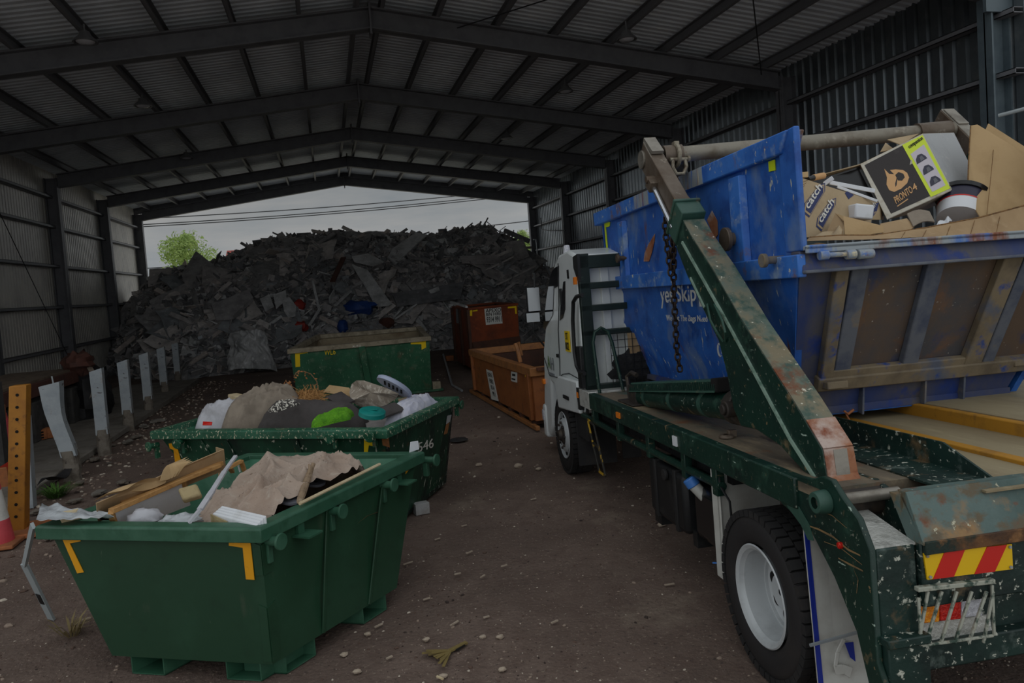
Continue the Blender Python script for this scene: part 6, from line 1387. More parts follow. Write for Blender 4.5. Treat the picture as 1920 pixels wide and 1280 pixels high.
m = MB(); m.box(.16, .36, 2.58, 2.78, 1.27, 1.44); m.box(.1, .45, 2.5, 2.95, 1.265, 1.285); tp(m, 'ram_mount', 'hub_dark', bev=.01)
m = MB(); m.tube([(.2, 2.86, 1.3), (.2, 2.9, 1.5), (.22, 2.82, 1.54), (.24, 2.74, 1.52)], .022, 8); m.obox((.22, 2.85, 1.36), (.03, 0, 0), (0, .05, 0), (0, 0, .06)); tp(m, 'latch_lever', 'hub_dark')
ta, tb = V((.18, 2.74, 1.455)), V((.18, .88, 1.655)); td = (tb - ta).normalized(); w_ = V((.16, 0, .0)); up_ = V((0, 0, .075))
m = MB()
m.hexa([ta - up_ * 1.1 + V((-.03, 0, 0)), tb - up_ * 1.15 + V((-.03, 0, 0)), tb - up_ * 1.15 + V((-.022, 0, 0)), ta - up_ * 1.1 + V((-.022, 0, 0)), ta, tb, tb + V((.008, 0, 0)), ta + V((.008, 0, 0))])
m.hexa([ta - V((0, 0, .006)), tb - V((0, 0, .006)), tb + w_ - V((0, 0, .006)), ta + w_ - V((0, 0, .006)), ta, tb, tb + w_, ta + w_])
tr = tp(m, 'tread_plate', 'truck_green_light')
m = MB()
for k in range(58):
    p_ = lerp(ta, tb, (k + .5) / 58); q_ = p_ - up_ * 1.1 + V((-.03, 0, 0)); m.bar(lerp(p_, q_, .15) + V((-.006, 0, 0)), lerp(p_, q_, .85) + V((-.004, 0, 0)) + td * .012, .012, .008, (1, 0, 0))
tp(m, 'tread_ribs', 'truck_green', tr)
for f_ in (.1, .42, .80): m = MB(); p_ = lerp(ta, tb, f_); m.bar(p_ - up_ + V((-.02, 0, 0)), lerp(a, b, f_) + V((-.05, 0, .085)), .02, .01, (1, 0, 0)); tp(m, 'tread_bracket', 'truck_green', tr)
m = MB(); m.obox(tb + V((.07, .02, -.04)), V((.09, 0, 0)), td * .05, V((0, 0, .05))); tp(m, 'rubber_stop', 'hole', tr, bev=.012)
m = MB(); c = TPt(1362, 820, z=1.27); m.lathe([(.02, .02), (.035, .025), (.05, .012), (.05, 0)], c, (0, 0, 1), 16); m.obox(c + V((.05, .02, .02)), (.03, 0, 0), (0, .02, 0), (0, 0, .025)); tp(m, 'deck_bolt', 'steel_brown', bev=.006)
# ---- lifting chain
def chain(name, pts, label, s=.075, r=.0085, frame='T', mt='chain_steel'):
    pts = [V(p) for p in pts]; m = MB(); acc = 0; k = 0; step = s * .66
    L = [(b - a).length for a, b in zip(pts, pts[1:])]; tot = sum(L); d = 0
    while d < tot:
        q = d; i = 0
        while i < len(L) - 1 and q > L[i]: q -= L[i]; i += 1
        c = lerp(pts[i], pts[i + 1], q / L[i]); t = (pts[i + 1] - pts[i]).normalized(); u, w, _ = basis(t, (0, 1, 0))
        side_v = u if k % 2 else w; side_v = side_v
        ring = []
        for j in range(12):
            a = 2 * math.pi * j / 12; ring.append(c + t * (s / 2 - r) * (max(-1, min(1, math.cos(a) * 1.35))) + side_v * s * .3 * math.sin(a))
        m.tube(ring, r, 6, closed=True); d += step; k += 1
    return tag(m.build(name, mt, None, frame), label, 'chain')
p = TPt(1268, 330, x=.42)
chain('lifting_chain', [p, TPt(1266, 420, x=.40), TPt(1262, 470, x=.40), TPt(1264, 560, x=.41), TPt(1269, 660, x=.43), TPt(1276, 700, x=.44)], 'long dark lifting chain hanging from the left end of the cross tube')
chain('lifting_chain', [TPt(1247, 412, x=.36), TPt(1248, 440, x=.36), TPt(1252, 470, x=.36), TPt(1258, 512, x=.37), TPt(1263, 505, x=.39), TPt(1262, 440, x=.39), TPt(1258, 415, x=.38)], 'doubled slack loop of dark chain beside the lifting arm collar')
t = thing('chain_shackle', 'worn steel shackle clamped over the left end of the cross tube', 'shackle', TPt(1268, 300, x=.42), 'T')
c = TPt(1267, 292, x=.40)
m = MB(); ring = [c + V((0, math.cos(a) * .085, math.sin(a) * .085)) for a in [2 * math.pi * j / 20 for j in range(20)]]; m.tube(ring, .018, 8, closed=True); m.obox(c + V((0, -.01, .09)), (.02, 0, 0), (0, .03, 0), (0, 0, .02)); m.build('shackle_ring', 'shackle', t, 'T')
m = MB(); c2_ = c + V((0, -.06, -.10)); m.tube([c2_ + V((-.05, 0, .07)), c2_ + V((-.058, 0, -.0)), c2_ + V((-.03, 0, -.055)), c2_ + V((.03, 0, -.055)), c2_ + V((.058, 0, 0)), c2_ + V((.05, 0, .07))], .016, 8); m.build('shackle_bow', 'shackle', t, 'T')
m = MB(); m.cyl(c2_ + V((-.075, 0, .06)), c2_ + V((.085, 0, .06)), .016, 10); m.cyl(c2_ + V((.07, 0, .06)), c2_ + V((.09, 0, .06)), .026, 8); m.build('shackle_pin', 'shackle', t, 'T')
# ------------------------------------------------------------------ the blue skip riding on the truck (truck frame)
bs = thing('blue_skip', 'big battered blue skip full of cardboard riding on the truck', 'skip', (1.5, 2.4, 1.3), 'T')
def bp(m, name, mt, parent=None, **k): return m.build(name, mt, parent or bs, 'T', **k)
SL, SR = .53, 2.64                      # side planes
YA, YB = .31, 4.48                      # rear and front at the top
ZT, ZW, ZBt = 3.2, 2.38, 1.36
def side_wall(x, bx, name):
    s = 1 if x < 1.5 else -1
    out = [(x, .33, ZT - .06), (x, YB, ZT + .02), (x, 4.38, ZW), (x, 4.19, 1.99)]
    m = MB()
    up = [(YA + .03, ZT - .02), (YB, ZT + .02), (4.38, ZW), (.36, ZW)]
    if s > 0: m.prism([(x, y, z) for y, z in up], (s * .05, 0, 0))
    # lower part leans inwards to the floor
    o = [(x, .38, ZW), (x, 4.38, ZW), (x, 4.19, 1.99), (bx, 3.95, ZBt), (bx, .82, ZBt), (x + s * .12, .72, 1.62)]
    m.add([V(p) for p in o] + [V(p) + V((s * .05, 0, 0)) for p in o], [(0, 1, 2, 3, 4, 5), (11, 10, 9, 8, 7, 6)] + [(i, (i + 1) % 6, 6 + (i + 1) % 6, 6 + i) for i in range(6)])
    return bp(m, name, 'blue')
side_wall(SL, .74, 'left_side'); side_wall(SR, 2.42, 'right_side')
for x, s in ((SL, -1),):
    m = MB(); x0, x1 = sorted((x + s * .05, x - s * .08))
    m.hexa([(x0, YA + .10, ZT - .13), (x1, YA + .10, ZT - .13), (x1, 4.62, ZT - .10), (x0, 4.62, ZT - .10), (x0, YA + .02, ZT), (x1, YA + .02, ZT), (x1, 4.62, ZT + .05), (x0, 4.62, ZT + .05)]); bp(m, 'top_rail', 'blue_band', bev=.01)
    m = MB(); x0, x1 = sorted((x + s * .055, x)); m.hexa([(x0, .28, 2.30), (x1, .28, 2.30), (x1, 4.52, 2.34), (x0, 4.52, 2.34), (x0, .28, 2.44), (x1, .28, 2.44), (x1, 4.52, 2.48), (x0, 4.52, 2.48)]); bp(m, 'waist_band', 'blue_band', bev=.008)
    for y in (1.05, 3.66):
        m = MB(); m.prism([(x, y - .1, ZW), (x + s * .05, y - .08, ZW), (x + s * .05, y + .08, ZW), (x, y + .1, ZW)], (0, 0, .66)); bp(m, 'stiffener', 'blue_band', bev=.006)
    m = MB(); x0, x1 = sorted((x + s * .03, x - s * .012)); m.hexa([(x0, .27, 2.46), (x1, .27, 2.46), (x1, .43, 2.46), (x0, .46, 2.46), (x0, .27, ZT + .01), (x1, .27, ZT + .01), (x1, .43, ZT), (x0, .46, ZT)]); bp(m, 'rear_post', 'blue', bev=.01)
m = MB(); m.hexa([(SR - .03, .3, 2.46), (SR + .06, .3, 2.46), (SR + .06, .95, 2.46), (SR - .03, .95, 2.46), (SR - .03, .3, 3.18), (SR + .06, .3, 3.18), (SR + .06, .7, 3.18), (SR - .03, .7, 3.18)]); bp(m, 'rear_post', 'skip_rust', bev=.01)
m = MB(); m.box(SR - .04, SR + .06, .6, 4.4, 2.40, 2.52); bp(m, 'waist_band', 'blue_band', bev=.008)
# worn patches on the left side where the chain and arms rub
m = MB(); x = SL - .052; m.hexa([(x, 1.55, ZT - .12), (x + .01, 1.55, ZT - .12), (x + .01, 2.4, ZT - .11), (x, 2.4, ZT - .11), (x, 1.55, ZT + .012), (x + .01, 1.55, ZT + .012), (x + .01, 2.4, ZT + .02), (x, 2.4, ZT + .02)]); m.hexa([(x, 2.75, ZT - .105), (x + .01, 2.75, ZT - .105), (x + .01, 3.15, ZT - .10), (x, 3.15, ZT - .10), (x, 2.75, ZT + .025), (x + .01, 2.75, ZT + .025), (x + .01, 3.15, ZT + .03), (x, 3.15, ZT + .03)]); bp(m, 'scraped_patch', 'blue_scraped')
fs_ = lambda px, py: TPt(px, py, x=SL - .006)
def mark(name, polys, mt):
    m = MB()
    for q in polys: m.sheet([fs_(*p) for p in q], .004)
    return bp(m, name, mt)
mark('rust_patch', [[(1207, 490), (1209, 474), (1216, 458), (1228, 438), (1227, 452), (1222, 474), (1217, 490)]], 'rust_scrape'); mark('rust_patch', [[(1326, 412), (1335, 395), (1345, 414), (1346, 440), (1340, 448), (1333, 430)]], 'rust_scrape')
mark('reflective_tape', [[(1441, 303), (1453, 299), (1454, 319), (1442, 322)], [(1133, 418), (1144, 416), (1143, 424), (1136, 426), (1142, 491), (1139, 492)]], 'lime_tape')
# printing on the lower left side
def side_text(tx, px0, px1, pyb, pyt, mt='logo_faded'):
    xx = SL - .004
    a, b, c = TPt(px0, pyb, x=xx), TPt(px1, pyb, x=xx), TPt(px0, pyt, x=xx)
    lettering(tx, a, V((0, b.y - a.y, (b.z - a.z) * 0)), V((0, 0, c.z - a.z)), mt, bs, 'T', bold=.008)
side_text('yes', 1240, 1264, 578, 546); side_text('Skip', 1270, 1307, 575, 535); side_text('Bins', 1312, 1360, 575, 537)
side_text("We Got The Bags Need", 1250, 1327, 604, 590)
side_text('0', 1346, 1356, 668, 642)
# near end: hinged door leaning inwards to the floor
zt_, yt_, yb_, zb_ = 2.44, .34, .74, 1.60
def DE(x, v, lift=0):   # point on the end face: v 0 at the rim, 1 at the sill; the end narrows a little downwards
    p = V((x, yt_ + (yb_ - yt_) * v, zt_ + (zb_ - zt_) * v)); n = V((0, -(zt_ - zb_), -(yb_ - yt_))).normalized(); return p + n * lift
m = MB(); a = [DE(SL + .02, 0), DE(SR - .02, 0), DE(2.48, 1), DE(.68, 1)]; m.prism(a, (0, .04, 0)); bp(m, 'end_door', 'skip_rust')
m = MB(); m.prism([DE(SL, 0, .004), DE(.80, 0, .004), DE(.86, 1, .004), DE(.66, 1, .004)], (0, .004, 0)); bp(m, 'blue_margin', 'blue_dark')
def ribx(x0, x1, w, h, mt, name='door_rib', v0=.03, v1=1.):
    a, b = DE(x0, v0, h / 2), DE(x1, v1, h / 2); m = MB(); m.bar(a, b, w, h, (DE(x0, 0, 1) - DE(x0, 0))); return bp(m, name, mt, bev=.008)
ribx(.80, .86, .09, .06, 'skip_rib'); ribx(.93, .97, .12, .05, 'skip_rib_grey'); ribx(1.46, 1.47, .12, .05, 'skip_rib_grey'); ribx(2.02, 1.95, .14, .06, 'skip_rib'); ribx(2.16, 2.08, .09, .05, 'skip_rib_grey')
m = MB(); m.bar(DE(.80, 1., .03), DE(2.48, 1., .03), .1, .08, (0, -.9, -.4)); bp(m, 'door_sill', 'skip_rib', bev=.01)
m = MB(); m.bar(DE(.84, .93, .03), DE(1.98, .93, .03), .07, .05, (0, -.9, -.4)); bp(m, 'lower_rail', 'skip_rib', bev=.008)
# rim channel of the near end
m = MB(); m.box(SL - .02, SR + .02, .24, .42, 2.46, 2.485); m.box(SL - .02, SR + .02, .24, .255, 2.44, 2.49); bp(m, 'rim_lip', 'blue_scraped', bev=.006)
m = MB(); m.hexa([(SL - .03, .27, 2.33), (SR + .03, .27, 2.33), (SR + .03, .37, 2.33), (SL - .03, .37, 2.33), (SL - .03, .30, 2.46), (SR + .03, .30, 2.46), (SR + .03, .40, 2.46), (SL - .03, .40, 2.46)]); bp(m, 'rim_channel', 'blue_dark', bev=.008)
m = MB(); m.box(SL - .03, SR + .03, .235, .33, 2.32, 2.34); bp(m, 'rim_lower_lip', 'skip_rib_grey', bev=.006)
m = MB(); ff = lambda px, py: TPt(px, py, y=.24)
for x0, x1 in ((1536, 1552), (1586, 1603), (1608, 1636)): m.cyl(ff(x0, 479 - (x0 - 1536) * .03), ff(x1, 478 - (x1 - 1536) * .03), .03, 14)
m.cyl(ff(1550, 478), ff(1590, 476), .016, 10); bp(m, 'hinge', 'blue_scraped', bev=.004)
# lower panel, floor, fins
m = MB(); m.hexa([(.68, .78, ZBt), (2.34, .78, ZBt), (2.34, 4.0, ZBt), (.68, 4.0, ZBt), (.68, .78, ZBt + .05), (2.34, .78, ZBt + .05), (2.34, 4.0, ZBt + .05), (.68, 4.0, ZBt + .05)]); bp(m, 'floor_plate', 'blue_dark')
m = MB(); m.prism([(.68, .72, 1.62), (2.42, .72, 1.62), (2.30, .80, ZBt), (.72, .80, ZBt)], (0, .03, 0)); bp(m, 'lower_panel', 'blue_dark')
m = MB(); m.prism([(.70, .785, 1.40), (2.2, .785, 1.40), (2.2, .792, ZBt - .01), (.70, .792, ZBt - .01)], (0, .02, 0)); bp(m, 'skid_bar', 'blue_band')
fe = lambda px, py: TPt(px, py, y=.70)
for px in (1621, 1738, 1811):
    a = fe(px, 735 - (px - 1621) * .10); m = MB(); m.prism([(a.x, .70, 1.62), (a.x, .80, 1.62), (a.x, .82, ZBt), (a.x, .74, ZBt - .02)], (.014, 0, 0)); bp(m, 'fin', 'skip_rib_grey')
m = MB(); m.box(2.28, 2.40, .66, .74, 1.57, 1.62); bp(m, 'sill_tab', 'skip_rib', bev=.006); m = MB(); m.box(.83, .98, .62, .72, 1.55, 1.60); bp(m, 'sill_tab', 'skip_rib', bev=.006)
# front end
m = MB(); m.prism([(SL, 4.40, ZT), (SR, 4.40, ZT), (SR, 4.3, ZW), (2.55, 4.1, 1.95), (2.42, 3.92, ZBt), (.74, 3.92, ZBt), (.6, 4.1, 1.95), (SL, 4.3, ZW)], (0, .05, 0)); bp(m, 'front_end', 'blue')
# lifting lugs on the left side
def lug2(px, py, r, L, mt, name='lifting_lug'):
    c = TPt(px, py, x=SL - .06); m = MB(); m.cyl(c + V((.1, 0, 0)), c + V((-L, 0, 0)), r * .55, 14); m.cyl(c + V((-L, 0, 0)), c + V((-L - .03, 0, 0)), r, 22); bp(m, name, mt, bev=.004)
lug2(1372, 448, .085, .03, 'steel_brown'); lug2(1168, 484, .045, .04, 'steel_brown'); lug2(1452, 487, .045, .06, 'skip_rib')
# twine hanging from the bottom
m = MB(); m.tube([TPt(1586, 775, y=.72), TPt(1594, 790, y=.7), TPt(1600, 806, y=.66), TPt(1610, 824, y=.6)], .006, 6); m.tube([TPt(1582, 770, y=.72), TPt(1590, 776, y=.71), TPt(1600, 768, y=.72)], .009, 6); tag(m.build('twine', 'cone_foot', None, 'T'), 'knotted pink twine hanging below the blue skip', 'twine')
# ------------------------------------------------------------------ contents of the blue skip
m = MB(); m.grid(lambda u, v: V((SL + .1 + (SR - SL - .2) * u, .5 + 3.7 * v, 2.44 + .22 * v + .10 * noise.noise(V((u * 6, v * 9, 3))))), 24, 30)
tag(m.build('packed_rubbish', 'cardboard_edge', None, 'T', kind='stuff'), 'packed rubbish bed inside the blue skip on the truck', 'rubbish')
def tplate(name, pts, th, mt, label, cat, group=None, bev=0):
    m = MB(); m.sheet([TPt(a, b, y=y) for a, b, y in pts], th); return tag(m.build(name, mt, None, 'T', bev=bev), label, cat, group)
def tsub(name, pts, th, mt, parent):
    m = MB(); m.sheet([TPt(a, b, y=y) for a, b, y in pts], th); return m.build(name, mt, parent, 'T')
# long cardboard lying over the near rim
t = thing('cardboard_sheet', 'long brown cardboard sheet lying along the near rim of the blue skip', 'cardboard', TPt(1720, 440, y=.5), 'T')
E_ = [((1514, 452), (1519, 445)), ((1560, 450), (1575, 441)), ((1620, 449), (1640, 441)), ((1735, 444), (1735, 427)), ((1830, 438), (1835, 408)), ((1925, 434), (1925, 384)), ((2010, 425), (2010, 362))]
m = MB(); vs = []; 
for (lo_, hi_) in E_: vs += [TPt(*lo_, y=.40), TPt(*lo_, y=.40) * .5 + TPt(*hi_, y=.50) * .5 + V((0, .012, 0)), TPt(*hi_, y=.50)]
k = len(E_)
m.add(vs + [v + V((0, .01, 0)) for v in vs], [(3 * i + j, 3 * i + 3 + j, 3 * i + 4 + j, 3 * i + 1 + j) for i in range(k - 1) for j in (0, 1)] + [(3 * k + 3 * i + j, 3 * k + 3 * i + 1 + j, 3 * k + 3 * i + 4 + j, 3 * k + 3 * i + 3 + j) for i in range(k - 1) for j in (0, 1)])
m.build('sheet', 'cardboard', t, 'T')
m = MB(); m.tube([TPt(*hi_, y=.5) for _, hi_ in E_], .006, 6); m.build('torn_edge', 'cardboard_edge', t, 'T')
m = MB()
for (x, y0, y1) in ((1690, 433, 446), (1730, 429, 444), (1775, 420, 441), (1820, 412, 438), (1868, 400, 436)): m.tube([TPt(x + 8, y0, y=.495), TPt(x, y1, y=.40)], .002, 4)
m.build('fold_lines', 'cardboard_edge', t, 'T')
# tall folded cardboard at the right
t = thing('tall_cardboard', 'tall folded tan cardboard standing up at the right of the blue skip', 'cardboard', TPt(1870, 380, y=.9), 'T')
tsub('front_panel', [(1820, 236, .92), (1832, 234, .92), (1862, 252, .9), (1925, 290, .85), (2010, 330, .8), (2010, 380, .62), (1925, 398, .62), (1840, 412, .66), (1815, 370, .8), (1817, 300, .9)], .008, 'cardboard_light', t)
tsub('back_panel', [(1848, 243, 1.05), (1853, 232, 1.05), (1925, 278, 1.0), (2010, 330, .95), (2010, 370, .9), (1860, 370, .95)], .008, 'cardboard_light', t)
m = MB(); m.tube([TPt(1865, 255, y=.89), TPt(1858, 330, y=.78), TPt(1850, 405, y=.65)], .002, 4); m.tube([TPt(1820, 236, y=.915), TPt(1816, 300, y=.89), TPt(1814, 370, y=.79)], .004, 5); m.build('crease', 'cardboard_edge', t, 'T')
# tent carton
t = thing('tent_carton', 'dusty black and grey tent carton with lime strip tipped on the pile', 'box', TPt(1720, 400, y=1.0), 'T')
a, b, c, d = TPt(1613, 308, y=1.12), TPt(1730, 251, y=1.12), TPt(1785, 356, y=.86), TPt(1663, 411, y=.86)
g_, h_ = TPt(1788, 249, y=1.5), TPt(1836, 345, y=1.24)
off = g_ - b; e_, f_ = a + off, d + off
wt = .006
m = MB(); m.sheet([a, b, c, d], wt); m.build('front_panel', 'tape_clear', t, 'T')
m = MB(); m.sheet([b, g_, h_, c], wt); m.build('side_panel', 'box_grey', t, 'T')
m = MB(); m.sheet([a, b, g_, e_], wt); m.build('top_panel', 'cardboard_pale', t, 'T')
m = MB(); m.sheet([d, c, h_, f_], wt); m.build('bottom_panel', 'tape_clear', t, 'T')
m = MB(); m.sheet([e_, g_, h_, f_], wt); m.build('back_panel', 'box_black', t, 'T')
nf = (b - a).cross(d - a).normalized(); nf = nf if nf.y < 0 else -nf
BX = lambda u, v, k=.005: lerp(lerp(a, b, u), lerp(d, c, u), v) + nf * k
def on_box(name, uv, mt, k=.005, th=.002):
    m = MB(); m.sheet([BX(u, v, k) for u, v in uv], th); return m.build(name, mt, t, 'T')
on_box('black_print', [(.045, .05), (.655, .03), (.69, .95), (.08, .95)], 'box_black', .0045)
on_box('lime_strip', [(.655, .02), (.985, .02), (.985, .97), (.68, .97)], 'box_lime', .0045)
on_box('pale_picture_panel', [(.70, .22), (.935, .17), (.94, .90), (.73, .91)], 'box_pale', .006)
on_box('tan_emblem', [(.27, .25), (.30, .36), (.36, .40), (.335, .31), (.41, .34), (.50, .40), (.535, .47), (.53, .55), (.47, .62), (.36, .66), (.25, .66), (.20, .60), (.20, .50), (.25, .40)], 'box_tan', .006)
on_box('emblem_hole', [(.37, .42), (.43, .40), (.48, .46), (.475, .52), (.42, .55), (.37, .52)], 'box_black', .0075)
o_ = BX(.20, .85, .006); lettering('PRONTO', o_, BX(.49, .79, .006) - o_, BX(.205, .735, .006) - o_, 'box_tan', t, 'T', bold=.01)
o_ = BX(.50, .785, .006); lettering('4', o_, BX(.565, .77, .006) - o_, BX(.505, .68, .006) - o_, 'box_tan', t, 'T', bold=.01)
on_box('underline', [(.20, .88), (.38, .845), (.38, .86), (.20, .895)], 'box_tan', .006)
o_ = BX(.72, .15, .006); lettering('companion', o_, BX(.96, .11, .006) - o_, BX(.72, .07, .006) - o_, 'ink', t, 'T', bold=.01)
for k in range(3):
    cx, cy = .80 + .015 * k, .35 + .205 * k; w_ = .085
    on_box('tent_picture', [(cx - w_, cy + .065), (cx - w_ * .8, cy - .01), (cx - .02, cy - .065), (cx + .04, cy - .06), (cx + w_ * .9, cy + .0), (cx + w_, cy + .045)], 'navy_gloss', .008)
    on_box('tent_door', [(cx - .02, cy + .05), (cx - .01, cy - .02), (cx + .03, cy - .03), (cx + .045, cy + .035)], 'disc_grey', .0095)
m = MB(); fp = [a, TPt(1600, 312, y=1.12), TPt(1545, 326, y=1.2), TPt(1520, 340, y=1.25), TPt(1530, 338, y=1.3), e_]; m.sheet(fp, .006); m.build('open_flap', 'cardboard_pale', t, 'T')
m = MB(); m.sheet([TPt(1520, 341, y=1.22), TPt(1612, 312, y=1.15), TPt(1660, 405, y=.95), TPt(1560, 410, y=1.2)], .006); m.build('dark_inside', 'black_gloss', t, 'T')
m = MB(); m.sheet([TPt(1650, 285, y=1.2), TPt(1660, 268, y=1.3), TPt(1676, 280, y=1.25)], .006); m.sheet([TPt(1664, 262, y=1.2), TPt(1722, 251, y=1.2), TPt(1690, 272, y=1.15)], .006); m.build('torn_top_flap', 'cardboard_pale', t, 'T')
# mail order cartons
def catch_logo(t, plane_y, q, w=None):
    """navy lozenge with lettering; q: four corners in pixels, lower-left, lower-right, upper-right, upper-left along the reading direction"""
    pass
t = thing('shipping_carton', 'brown shipping carton with two navy logos at the left of the blue skip', 'box', TPt(1560, 440, y=.7), 'T')
a, b, c, d = TPt(1493, 331, y=.75), TPt(1640, 378, y=.95), TPt(1628, 440, y=.85), TPt(1497, 446, y=.6)
m = MB(); m.sheet([a, b, c, d], .006); m.build('side_panel', 'cardboard_pale', t, 'T')
off = V((.05, .4, .02)); m = MB(); m.sheet([a, b, b + off, a + off], .006); m.build('top_panel', 'cardboard_pale', t, 'T')
m = MB(); m.sheet([b, b + off, c + off, c], .006); m.build('end_panel', 'cardboard_pale', t, 'T')
nf = (b - a).cross(d - a).normalized(); nf = nf if nf.y < 0 else -nf
pn = lambda px, py, k=.005: (lambda o, v: o + v * (nf.dot(a - o) / nf.dot(v)) + nf * k)(TINV @ V((0, 0, H)), TINV.to_3x3() @ ray(px, py))
for poly, o0, ex_, ey_ in (([(1507, 397), (1509, 381), (1535, 349), (1544, 346), (1544, 360), (1517, 405)], (1514, 394), (1540, 352), (1505, 384)),
                           ([(1531, 423), (1533, 408), (1556, 377), (1565, 374), (1564, 386), (1540, 431)], (1538, 420), (1562, 380), (1530, 410))):
    for nm, mt, s, k in (('logo_rim', 'logo_navy', 1.1, .0045), ('logo_line', 'cardboard_pale', 1.0, .006), ('logo_plate', 'logo_navy', .88, .0075)):
        cx, cy = sum(p[0] for p in poly) / 6, sum(p[1] for p in poly) / 6
        m = MB(); m.sheet([pn(cx + (x - cx) * s, cy + (y - cy) * s, k) for x, y in poly], .0015); m.build(nm, mt, t, 'T')
    o_ = pn(*o0, .009); lettering('catch', o_, pn(*ex_, .009) - o_, pn(*ey_, .009) - o_, 'logo_white', t, 'T', bold=.015)
m = MB(); m.sheet([pn(1583, 362), pn(1587, 359), pn(1600, 366), pn(1590, 374)], .002); m.build('logo_corner', 'logo_navy', t, 'T')
m = MB()
for k in range(4): m.tube([pn(1495, 345 + 8 * k, .004), pn(1514 - 3 * k, 338 + 8 * k - k * 3, .004)], .0015, 4)
m.build('print_lines', 'cardboard_edge', t, 'T')
t = thing('shipping_carton', 'small brown carton with one navy logo beside the torn white box', 'box', TPt(1635, 410, y=.95), 'T')
a, b, c, d = TPt(1600, 362, y=.93), TPt(1650, 380, y=.95), TPt(1650, 412, y=.9), TPt(1600, 412, y=.88)
m = MB(); m.sheet([a, b, c, d], .006); m.sheet([b, TPt(1660, 384, y=1.1), TPt(1656, 412, y=1.05), c], .006); m.build('carton_body', 'cardboard_pale', t, 'T')
m = MB(); m.sheet([TPt(1625, 408, y=.90), TPt(1630, 386, y=.92), TPt(1648, 379, y=.93), TPt(1644, 396, y=.92), TPt(1634, 410, y=.89)], .002); m.build('logo_plate', 'logo_navy', t, 'T')
m = MB(); o_ = TPt(1630, 404, y=.885); lettering('catch', o_, TPt(1643, 384, y=.905) - o_, TPt(1625, 396, y=.90) - o_, 'logo_white', t, 'T')
m = MB(); c = TPt(1613, 398, y=.80); m.obox(c, V((.07, .0, -.01)), V((0, .05, 0)), V((.01, 0, .05))); tag(m.build('white_box', 'white_thing', None, 'T', bev=.012), 'torn small white box in front of the small brown carton', 'box')
t = thing('tan_carton', 'open tan carton flap folded near the rim of the blue skip', 'box', TPt(1620, 430, y=.6), 'T')
m = MB(); m.sheet([TPt(1566, 400, y=.66), TPt(1580, 405, y=.6), TPt(1656, 424, y=.58), TPt(1656, 436, y=.55), TPt(1584, 447, y=.53), TPt(1582, 415, y=.58)], .007); m.build('front_flap', 'cardboard_light', t, 'T')
m = MB(); m.sheet([TPt(1566, 400, y=.66), TPt(1582, 415, y=.6), TPt(1580, 446, y=.54), TPt(1545, 447, y=.6)], .007); m.build('inner_flap', 'cardboard', t, 'T')
tplate('cardboard_flap', [(1650, 420, .7), (1700, 410, .72), (1715, 425, .66), (1700, 436, .6), (1655, 440, .58)], .008, 'cardboard', 'dark tan cardboard flap below the tent carton', 'cardboard')
m = MB(); m.slab(lambda u, v: lerp(lerp(TPt(1700, 402, y=.74), TPt(1712, 426, y=.64), v), lerp(TPt(1742, 398, y=.76), TPt(1752, 418, y=.66), v), u) + V((0, 0, .02 * math.sin(u * 3.1))), 8, 4, .008); tag(m.build('panel_offcut', 'cloth_beige', None, 'T'), 'grey ribbed panel offcut beside the paint bucket', 'panel')
for i, (p0, p1, w_, lb) in enumerate((((1556, 342), (1640, 358), .03, 'white plastic slat under the tent carton, upper'), ((1570, 350), (1645, 377), .02, 'white plastic slat under the tent carton, lower'), ((1545, 345), (1562, 333), .03, 'short white slat end poking up left of the tent carton'))):
    m = MB(); m.bar(TPt(*p0, y=.98 - .04 * i), TPt(*p1, y=.94 - .04 * i), .012, w_); tag(m.build('plastic_batten', 'white_thing', None, 'T', bev=.003), lb, 'slat')
t = thing('paint_roller', 'tan paint roller with a black end above the shipping carton', 'roller', TPt(1530, 334, y=.9), 'T')
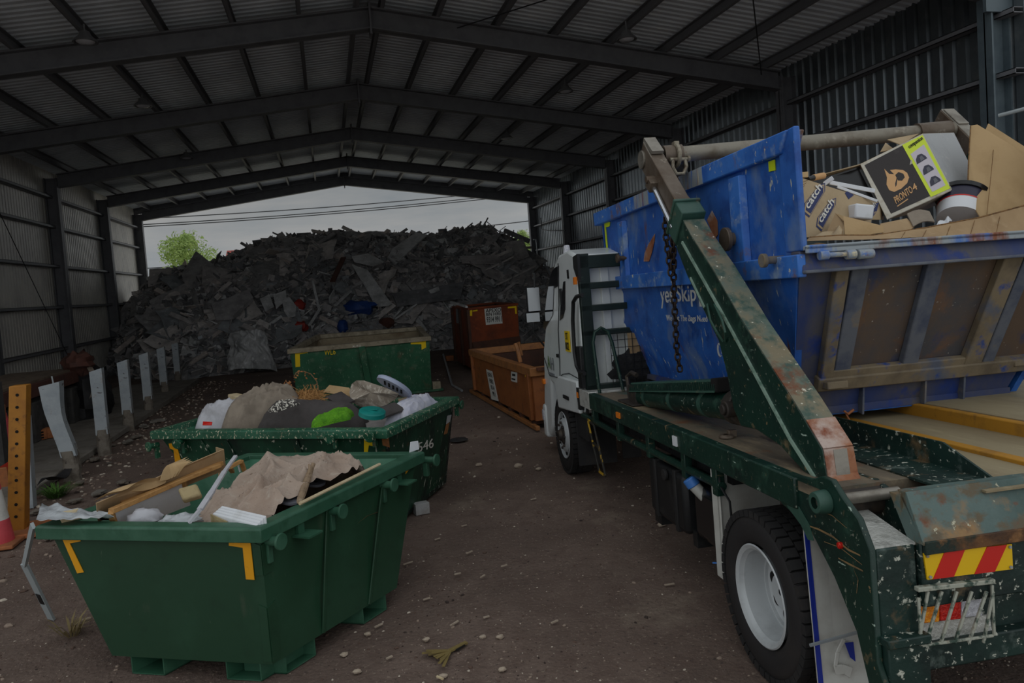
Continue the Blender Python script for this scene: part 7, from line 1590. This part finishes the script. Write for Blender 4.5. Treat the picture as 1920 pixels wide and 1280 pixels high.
m = MB(); m.cyl(TPt(1525, 333, y=.92), TPt(1545, 329, y=.95), .022, 16); m.build('sleeve', 'box_tan', t, 'T', bev=.003); m = MB(); m.cyl(TPt(1515, 336, y=.9), TPt(1525, 333, y=.92), .016, 12, .02); m.build('end_cap', 'black_gloss', t, 'T')
tplate('tan_card', [(1491, 324, .9), (1515, 322, .9), (1515, 332, .88), (1491, 334, .88)], .006, 'cardboard_light', 'small tan card standing beside the blue rear post', 'card')
t = thing('paint_bucket', 'black and white paint bucket tipped under the tent carton', 'bucket', TPt(1806, 410, y=.85), 'T')
c0, c1 = TPt(1799, 412, y=.85), TPt(1806, 368, y=.93); ax = (c1 - c0).normalized(); L = (c1 - c0).length
m = MB(); m.lathe([(.001, 0), (.145, 0), (.155, L * .45)], c0, ax, 36); m.build('white_body', 'white_thing', t, 'T', smooth=50)
m = MB(); m.lathe([(.155, L * .45), (.163, L * .9)], c0, ax, 36); m.build('navy_body', 'navy_gloss', t, 'T', smooth=50)
m = MB(); m.lathe([(.1565, L * .43), (.1575, L * .47)], c0, ax, 36); m.build('red_line', 'red_reflect', t, 'T')
m = MB(); m.lathe([(.158, L * .82), (.175, L * .83), (.178, L * .98), (.168, L), (.155, L * .96), (.001, L * .96)], c0, ax, 36); m.build('rim', 'black_gloss', t, 'T', smooth=50)
x_, y_, _ = basis(ax); m = MB(); m.tube([c0 + ax * L * .85 + (x_ * math.cos(a) + y_ * math.sin(a)) * .185 - ax * .12 * math.sin((a - 3.6) / 2.6 * 3.14) for a in [3.6 + 2.6 * i / 14 for i in range(15)]], .004, 5); m.build('bail_handle', 'galv_post', t, 'T')
for i, (pts, lb) in enumerate((([(1755, 424, .62), (1768, 410, .7), (1785, 408, .7), (1778, 422, .6)], 'white torn paper beside the paint bucket'), ([(1525, 446, .52), (1565, 430, .58), (1580, 424, .58), (1578, 446, .5)], 'pale crumpled paper at the left end of the long cardboard'))):
    m = MB(); q = [TPt(a_, b_, y=y_) for a_, b_, y_ in pts]; m.slab(lambda u, v: lerp(lerp(q[0], q[1], v), lerp(q[3], q[2], v), u) + V((0, 0, .015 * math.sin(u * 7 + v * 4))), 8, 5, .004); tag(m.build('torn_paper', 'white_thing' if i == 0 else 'cardboard_pale', None, 'T'), lb, 'paper')
